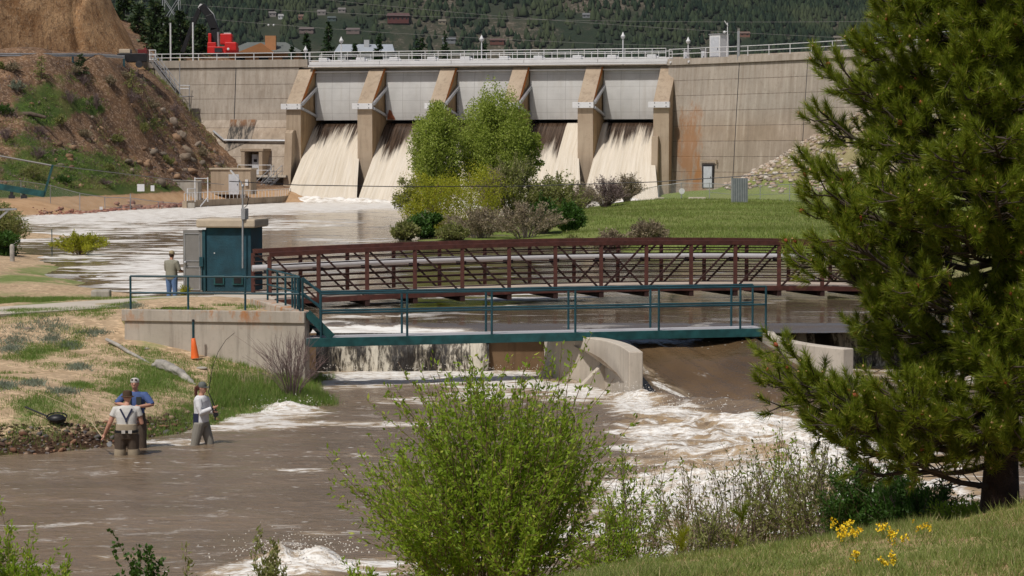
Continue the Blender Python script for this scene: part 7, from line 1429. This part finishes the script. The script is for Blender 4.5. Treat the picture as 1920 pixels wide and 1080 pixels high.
# ---------------- the pine
def tufts(Pt, Dt, rng, n=90, L=.108, W=.0042):
    m = len(Pt); Dt = unit(Dt); base = np.repeat(Pt, n, 0); D = np.repeat(Dt, n, 0); t = rng.uniform(-.10, .02, (m*n, 1)); rd = rng.normal(size=(m*n, 3)); rd = unit(rd-D*(rd*D).sum(1, keepdims=True)); a = rng.uniform(.12, .95, (m*n, 1))*(1-.25*t/.09)
    return blades(base+D*t, D*np.cos(a)+rd*np.sin(a), L*rng.uniform(.7, 1.1, m*n), W, rng)
def pine():
    rg = np.random.default_rng(77); bx, by = XY(1880, 19.2), 19.2; bz0 = nz(bx, by)-.1; r_ = root('pine_tree', (bx, by, bz0), 'big dark green ponderosa pine standing on the near bank at the right edge', 'tree')
    H = 6.0; trunk = [Vector((bx+.02*math.sin(t*5)+.03*t, by+.03*t, bz0+H*t)) for t in np.linspace(0, 1, 14)]
    k = MB(); k.tube(trunk, [.17, .138, .128, .12, .112, .105, .095, .085, .072, .06, .048, .036, .025, .012], 14); tk = k.build('trunk', M['bark'], r_, smooth=True)
    prof = [(.0, .9), (.4, 1.45), (.8, 1.75), (1.2, 1.78), (1.4, 1.12), (1.6, 1.25), (1.8, 1.5), (2.1, 1.6), (2.3, 1.74), (2.7, 1.7), (3.05, 1.62), (3.4, 1.42), (3.8, 1.25), (4.1, 1.05), (4.5, .88), (4.9, .85), (5.4, .6), (5.8, .28), (6.1, .1)]
    pz = [a for a, b in prof]; pr_ = [b for a, b in prof]; sk = Sk(); TP = []; TD = []
    def branch(h, az, Rr, dead=False, droop=.0):
        c = Vector((bx+.03*h/H, by, bz0+h)); d = Vector((math.cos(az), math.sin(az), 0)); up_ = rg.uniform(.10, .34)*Rr-droop; pts_ = []
        sw = rg.uniform(-.18, .18)
        for i in range(8):
            t = i/7; p = c+d*Rr*t+Vector((-d.y, d.x, 0))*sw*Rr*t*t+Vector((0, 0, -.10*Rr*math.sin(math.pi*t*.9)+up_*t*t)); pts_.append(p+Vector(rg.normal(size=3)*.012))
        sk.path(pts_, .012+.017*Rr, .007)
        for i in range(2, 8):
            for s in range(5 if i > 3 else 2):
                if i < 4 and rg.uniform() < .4: continue
                side = rg.choice([-1, 1]); p = pts_[i]+(pts_[i-1]-pts_[i])*rg.uniform(0, 1); dd = (d*rg.uniform(.35, .9)+Vector((-d.y, d.x, 0))*side*rg.uniform(.25, .9)+Vector((0, 0, rg.uniform(-.12, .65)))).normalized(); L = Rr*rg.uniform(.10, .28)*(1.2-.06*i)+.06
                e = p+dd*L*.6; f = e+(dd+Vector((0, 0, .5))).normalized()*L*.5; sk.path([p, e, f], .0075, .0045); TP.append(f); TD.append((f-e).normalized()+Vector((0, 0, .25)))
                if rg.uniform() < .85: d3 = (dd+Vector(rg.normal(size=3)*.6)+Vector((0, 0, .35))).normalized(); g_ = e+d3*rg.uniform(.09, .2); sk.path([e, g_], .006, .004); TP.append(g_); TD.append(d3+Vector((0, 0, .3)))
        TP.append(pts_[-1]); TD.append((pts_[-1]-pts_[-2]).normalized()+Vector((0, 0, .3)))
    nb = 128
    for i in range(nb):
        h = .95+(H-1.05)*(i/nb)**.92; az = i*2.399963+rg.uniform(-.3, .3); Rr = float(np.interp(h+.25, pz, pr_))*rg.uniform(.68, 1.0); branch(h, az, Rr*.90)
    for h, az, Rr in ((.62, -1.75, .9), (.75, -1.35, .8), (.85, -2.0, 1.0), (.95, -1.6, .85), (1.05, -2.3, 1.0), (1.1, -1.2, .8), (3.0, math.pi*1.02, 1.45), (3.15, math.pi*1.1, 1.4), (3.3, math.pi*.96, 1.38), (3.6, math.pi*1.06, 1.15), (3.9, math.pi*1.12, 1.0)): branch(h, az, Rr)
    for i in range(34): h = .95+i*.12; branch(h, rg.uniform(-2.2, -.95), min(.85, float(np.interp(h+.25, pz, pr_)))*rg.uniform(.45, 1))
    for h, az, Rr in ((.62, math.pi*1.0, 1.5), (.7, math.pi*1.12, 1.5), (.75, math.pi*.9, 1.55), (.85, math.pi*1.06, 1.68), (.55, math.pi*1.25, 1.2), (.8, math.pi*1.3, 1.2), (.9, math.pi*1.2, 1.4), (.95, math.pi*1.02, 1.68), (.9, math.pi*.93, 1.7), (.8, math.pi*1.1, 1.62), (2.3, math.pi*1.03, 1.5), (2.65, math.pi*.97, 1.55), (2.45, math.pi*1.12, 1.52), (1.9, math.pi*1.05, 1.5), (2.0, math.pi*.95, 1.45), (3.2, math.pi*1.08, 1.0), (2.5, math.pi*1.2, 1.45)): branch(h, az, Rr)
    # the low bough reaching left, mostly bare underneath
    bo = [P(1850, 912, 19.1), P(1800, 905, 19.0), P(1745, 885, 18.9), (P(1700, 885, 18.85)), P(1650, 892, 18.8), P(1610, 880, 18.8)]; sk.path(bo, .028, .010)
    for i in range(1, 6):
        for s in range(7):
            p = Vector(bo[i]).lerp(Vector(bo[i-1]), rg.uniform(0, 1)); dd = Vector((rg.uniform(-1, .1), rg.normal()*.5, rg.uniform(-.25, .8))).normalized(); e = p+dd*rg.uniform(.12, .32); sk.path([p, p.lerp(e, .5)+Vector((0, 0, -.02)), e], .006, .003)
            if i >= 3 and rg.uniform() < .8: TP.append(e); TD.append(dd)
    # bare curved twigs low on the trunk
    for i in range(44):
        h = rg.uniform(.5, 1.5); az = rg.uniform(0, 2*math.pi); c = Vector((bx, by, bz0+h)); L = rg.uniform(.4, 1.1); d = Vector((math.cos(az), math.sin(az), rg.uniform(.0, .45))); pts_ = [c+d*L*t+Vector((0, 0, -.3*L*t*t)) for t in np.linspace(0, 1, 6)]; sk.path(pts_, .008, .003)
    sk.build('branches', M['branch'], r_, 6); TPa, TDa = np.array([tuple(v) for v in TP]), np.array([tuple(v) for v in TD]); print('tufts', len(TPa))
    V, F = tufts(TPa, TDa, rg, 125, L=.098, W=.0056); mesh_np('needles', V, F, M['needle'], r_)
    sel = rg.uniform(0, 1, len(TPa)) < .3; bp_ = TPa[sel]+unit(TDa[sel])*.035; V, F = rocks(bp_, rg.uniform(.008, .014, len(bp_)), 3, 1.1); stuff(mesh_np('buds', V, F, M['bud'], r_))
    sel = rg.uniform(0, 1, len(TPa)) < .035; bp_ = TPa[sel]; V, F = rocks(bp_, rg.uniform(.018, .028, len(bp_)), 4, 1.1); stuff(mesh_np('pine_cones', V, F, M['cone_p'], r_))
pine()
for i, (px, py, Y, l) in enumerate([(1392, 960, 18.5, 'small pine sprig with yellowish needles rising from the near thicket, right'), (1278, 1008, 17.6, 'small pine sprig with yellowish needles at the edge of the grass, left')]):
    rg = np.random.default_rng(600+i); t_ = P(px, py, Y); b0 = Vector((t_.x-.12, Y, nz(t_.x, Y)-.03)); r_ = root('pine_seedling', b0, l, 'sapling', 'pine seedlings on the near bank'); sk = Sk(); sk.path([b0, b0.lerp(t_, .5)+Vector((-.03, 0, -.03)), t_], .009, .006); sk.build('trunk', M['stem'], r_)
    V, F = tufts(np.array([tuple(t_), tuple(t_+Vector((.03, 0, .04))), tuple(t_+Vector((-.05, 0, .0))), tuple(b0.lerp(t_, .6))]), np.array([(0, 0, 1.), (.4, 0, 1), (-.6, 0, .6), (-.4, 0, .6)]), rg, 120, .10, .004); mesh_np('needles', V, F, M['yellowg'] if i else M['needle'], r_)
# spray thrown up by the rapids
rg = np.random.default_rng(95); C = []; rr = []
for px, py, rx, ry, n_, hh in ((1190, 757, 30, 6, 260, .25), (1260, 775, 60, 6, 260, .18), (1450, 860, 90, 30, 500, .3), (1560, 850, 80, 30, 500, .35), (1340, 960, 120, 40, 500, .3), (1280, 900, 110, 14, 400, .2), (560, 1055, 70, 10, 420, .25), (540, 768, 40, 4, 160, .15), (760, 700, 170, 3, 300, .12)):
    for _ in range(n_): q = G(px+rg.normal()*rx, py+rg.normal()*ry, ZL); C.append((q.x, q.y, ZL+.1+abs(rg.normal())*hh*.6)); rr.append(rg.uniform(.005, .016))
V, F = rocks(C, rr, 96, 1.0); M['spray'] = solid('white_spray', (.75, .71, .64), .6, var=.05, bump=0); o = stuff(mesh_np('spray_drops', V, F, M['spray'])); tag(o, 'white droplets of spray over the rapids', 'spray')
# near grass and flowers
rg = np.random.default_rng(88); n = 60000; gy = rg.uniform(9.5, 21.5, n); gx = rg.uniform(-.05, .245, n)*gy; zz = nearz(gx, gy); gd = near_gr(gx, gy); ok = (gd+.6*fbm(gx*2.5, gy*2.5, 0, 3, 89) > rg.uniform(.25, .95, n)); gx, gy, zz = gx[ok], gy[ok], zz[ok]
hh = .045+.05*np.clip(fbm(gx*1.2, gy*1.2, 0, 3, 90)+.4, 0, 1)+.06*np.exp(-((gy-(16.9+(gx-1)*.35))/.5)**2)
grassfield('near_grass', np.c_[gx, gy, zz-.005], hh, .0065, M['grassn'], 91, 'short mixed green and straw grass on the near bank', lean=.6, n=5, spread=.035)
pts_ = [(XY(px, Y), Y) for px, Y in zip(rg.uniform(820, 1760, 1300), rg.uniform(16.4, 18.6, 1300))]; pts_ = [(x, y, nz(x, y)) for x, y in pts_]; grassfield('edge_grass', pts_, .11, .006, M['grassn'], 92, 'taller green grass along the lip of the near bank', lean=.35, n=7, spread=.04)
fl = [(1566, 987, 'sprig at the far left of the upper yellow flowers'), (1581, 995, 'yellow flower just left of the tallest cluster'), (1594, 984, 'tallest yellow flower cluster'), (1600, 1000, 'yellow flower right below the tallest cluster'), (1579, 1007, 'lowest yellow flower of the left patch'), (1606, 998, 'rightmost yellow flower of the left patch'), (1653, 995, 'upper yellow flower of the middle patch'), (1667, 1004, 'broad yellow flower of the middle patch'), (1678, 1011, 'lower right yellow flower of the middle patch'),
      (1608, 1048, 'yellow flower low in the open grass, left'), (1682, 1042, 'large yellow flower low in the open grass, right'), (1656, 1058, 'lowest small yellow flower in the open grass'), (1733, 990, 'faint yellow flower beneath the low pine bough')]
for i, (px, py, l) in enumerate(fl):
    qf = hit(px, py+16, nearzh, 8, 40); Y = min(qf.y, 17.3); t_ = P(px, py-2, Y); zb = nz(t_.x, Y+.1)-.02
    if zb > t_.z-.04: zb = t_.z-.08
    r_ = root('wildflower', (t_.x, Y, zb), l, 'flower', 'yellow wildflowers on the near bank'); rgf = np.random.default_rng(700+i); sk = Sk(); C = []
    for j in range(3): e = (t_.x+rgf.normal()*.02, Y+rgf.normal()*.02, t_.z+rgf.normal()*.015); sk.add((t_.x, Y, zb), e, .0025, .0018); C += [(e[0]+rgf.normal()*.014, e[1]+rgf.normal()*.014, e[2]+rgf.normal()*.012) for _ in range(5)]
    sk.build('stalk', M['grassb'], r_); n = len(C)*5; V, F = leaves(np.repeat(np.array(C), 5, 0), rgf.normal(size=(n, 3))+np.array([0, -.3, .4]), .017, .012, rgf); mesh_np('petals', V, F, M['flower'], r_)

# named haze: one closed box of thin air round the camera and the whole scene
hb = MB().box((0, 2000, 390), (3600, 4300, 812)).build('haze', None or M['spray']); hb['kind'] = 'stuff'; tag(hb, 'thin blue-grey haze between the dam and the mountain', 'haze')
hm_ = bpy.data.materials.new('haze'); hm_.use_nodes = True; t_ = hm_.node_tree; t_.nodes.remove(t_.nodes['Principled BSDF']); pv = t_.nodes.new('ShaderNodeVolumePrincipled'); pv.inputs['Density'].default_value = HAZE; pv.inputs['Color'].default_value = (.80, .88, 1.0, 1)
t_.links.new(pv.outputs[0], t_.nodes['Material Output'].inputs['Volume']); hb.data.materials.clear(); hb.data.materials.append(hm_)
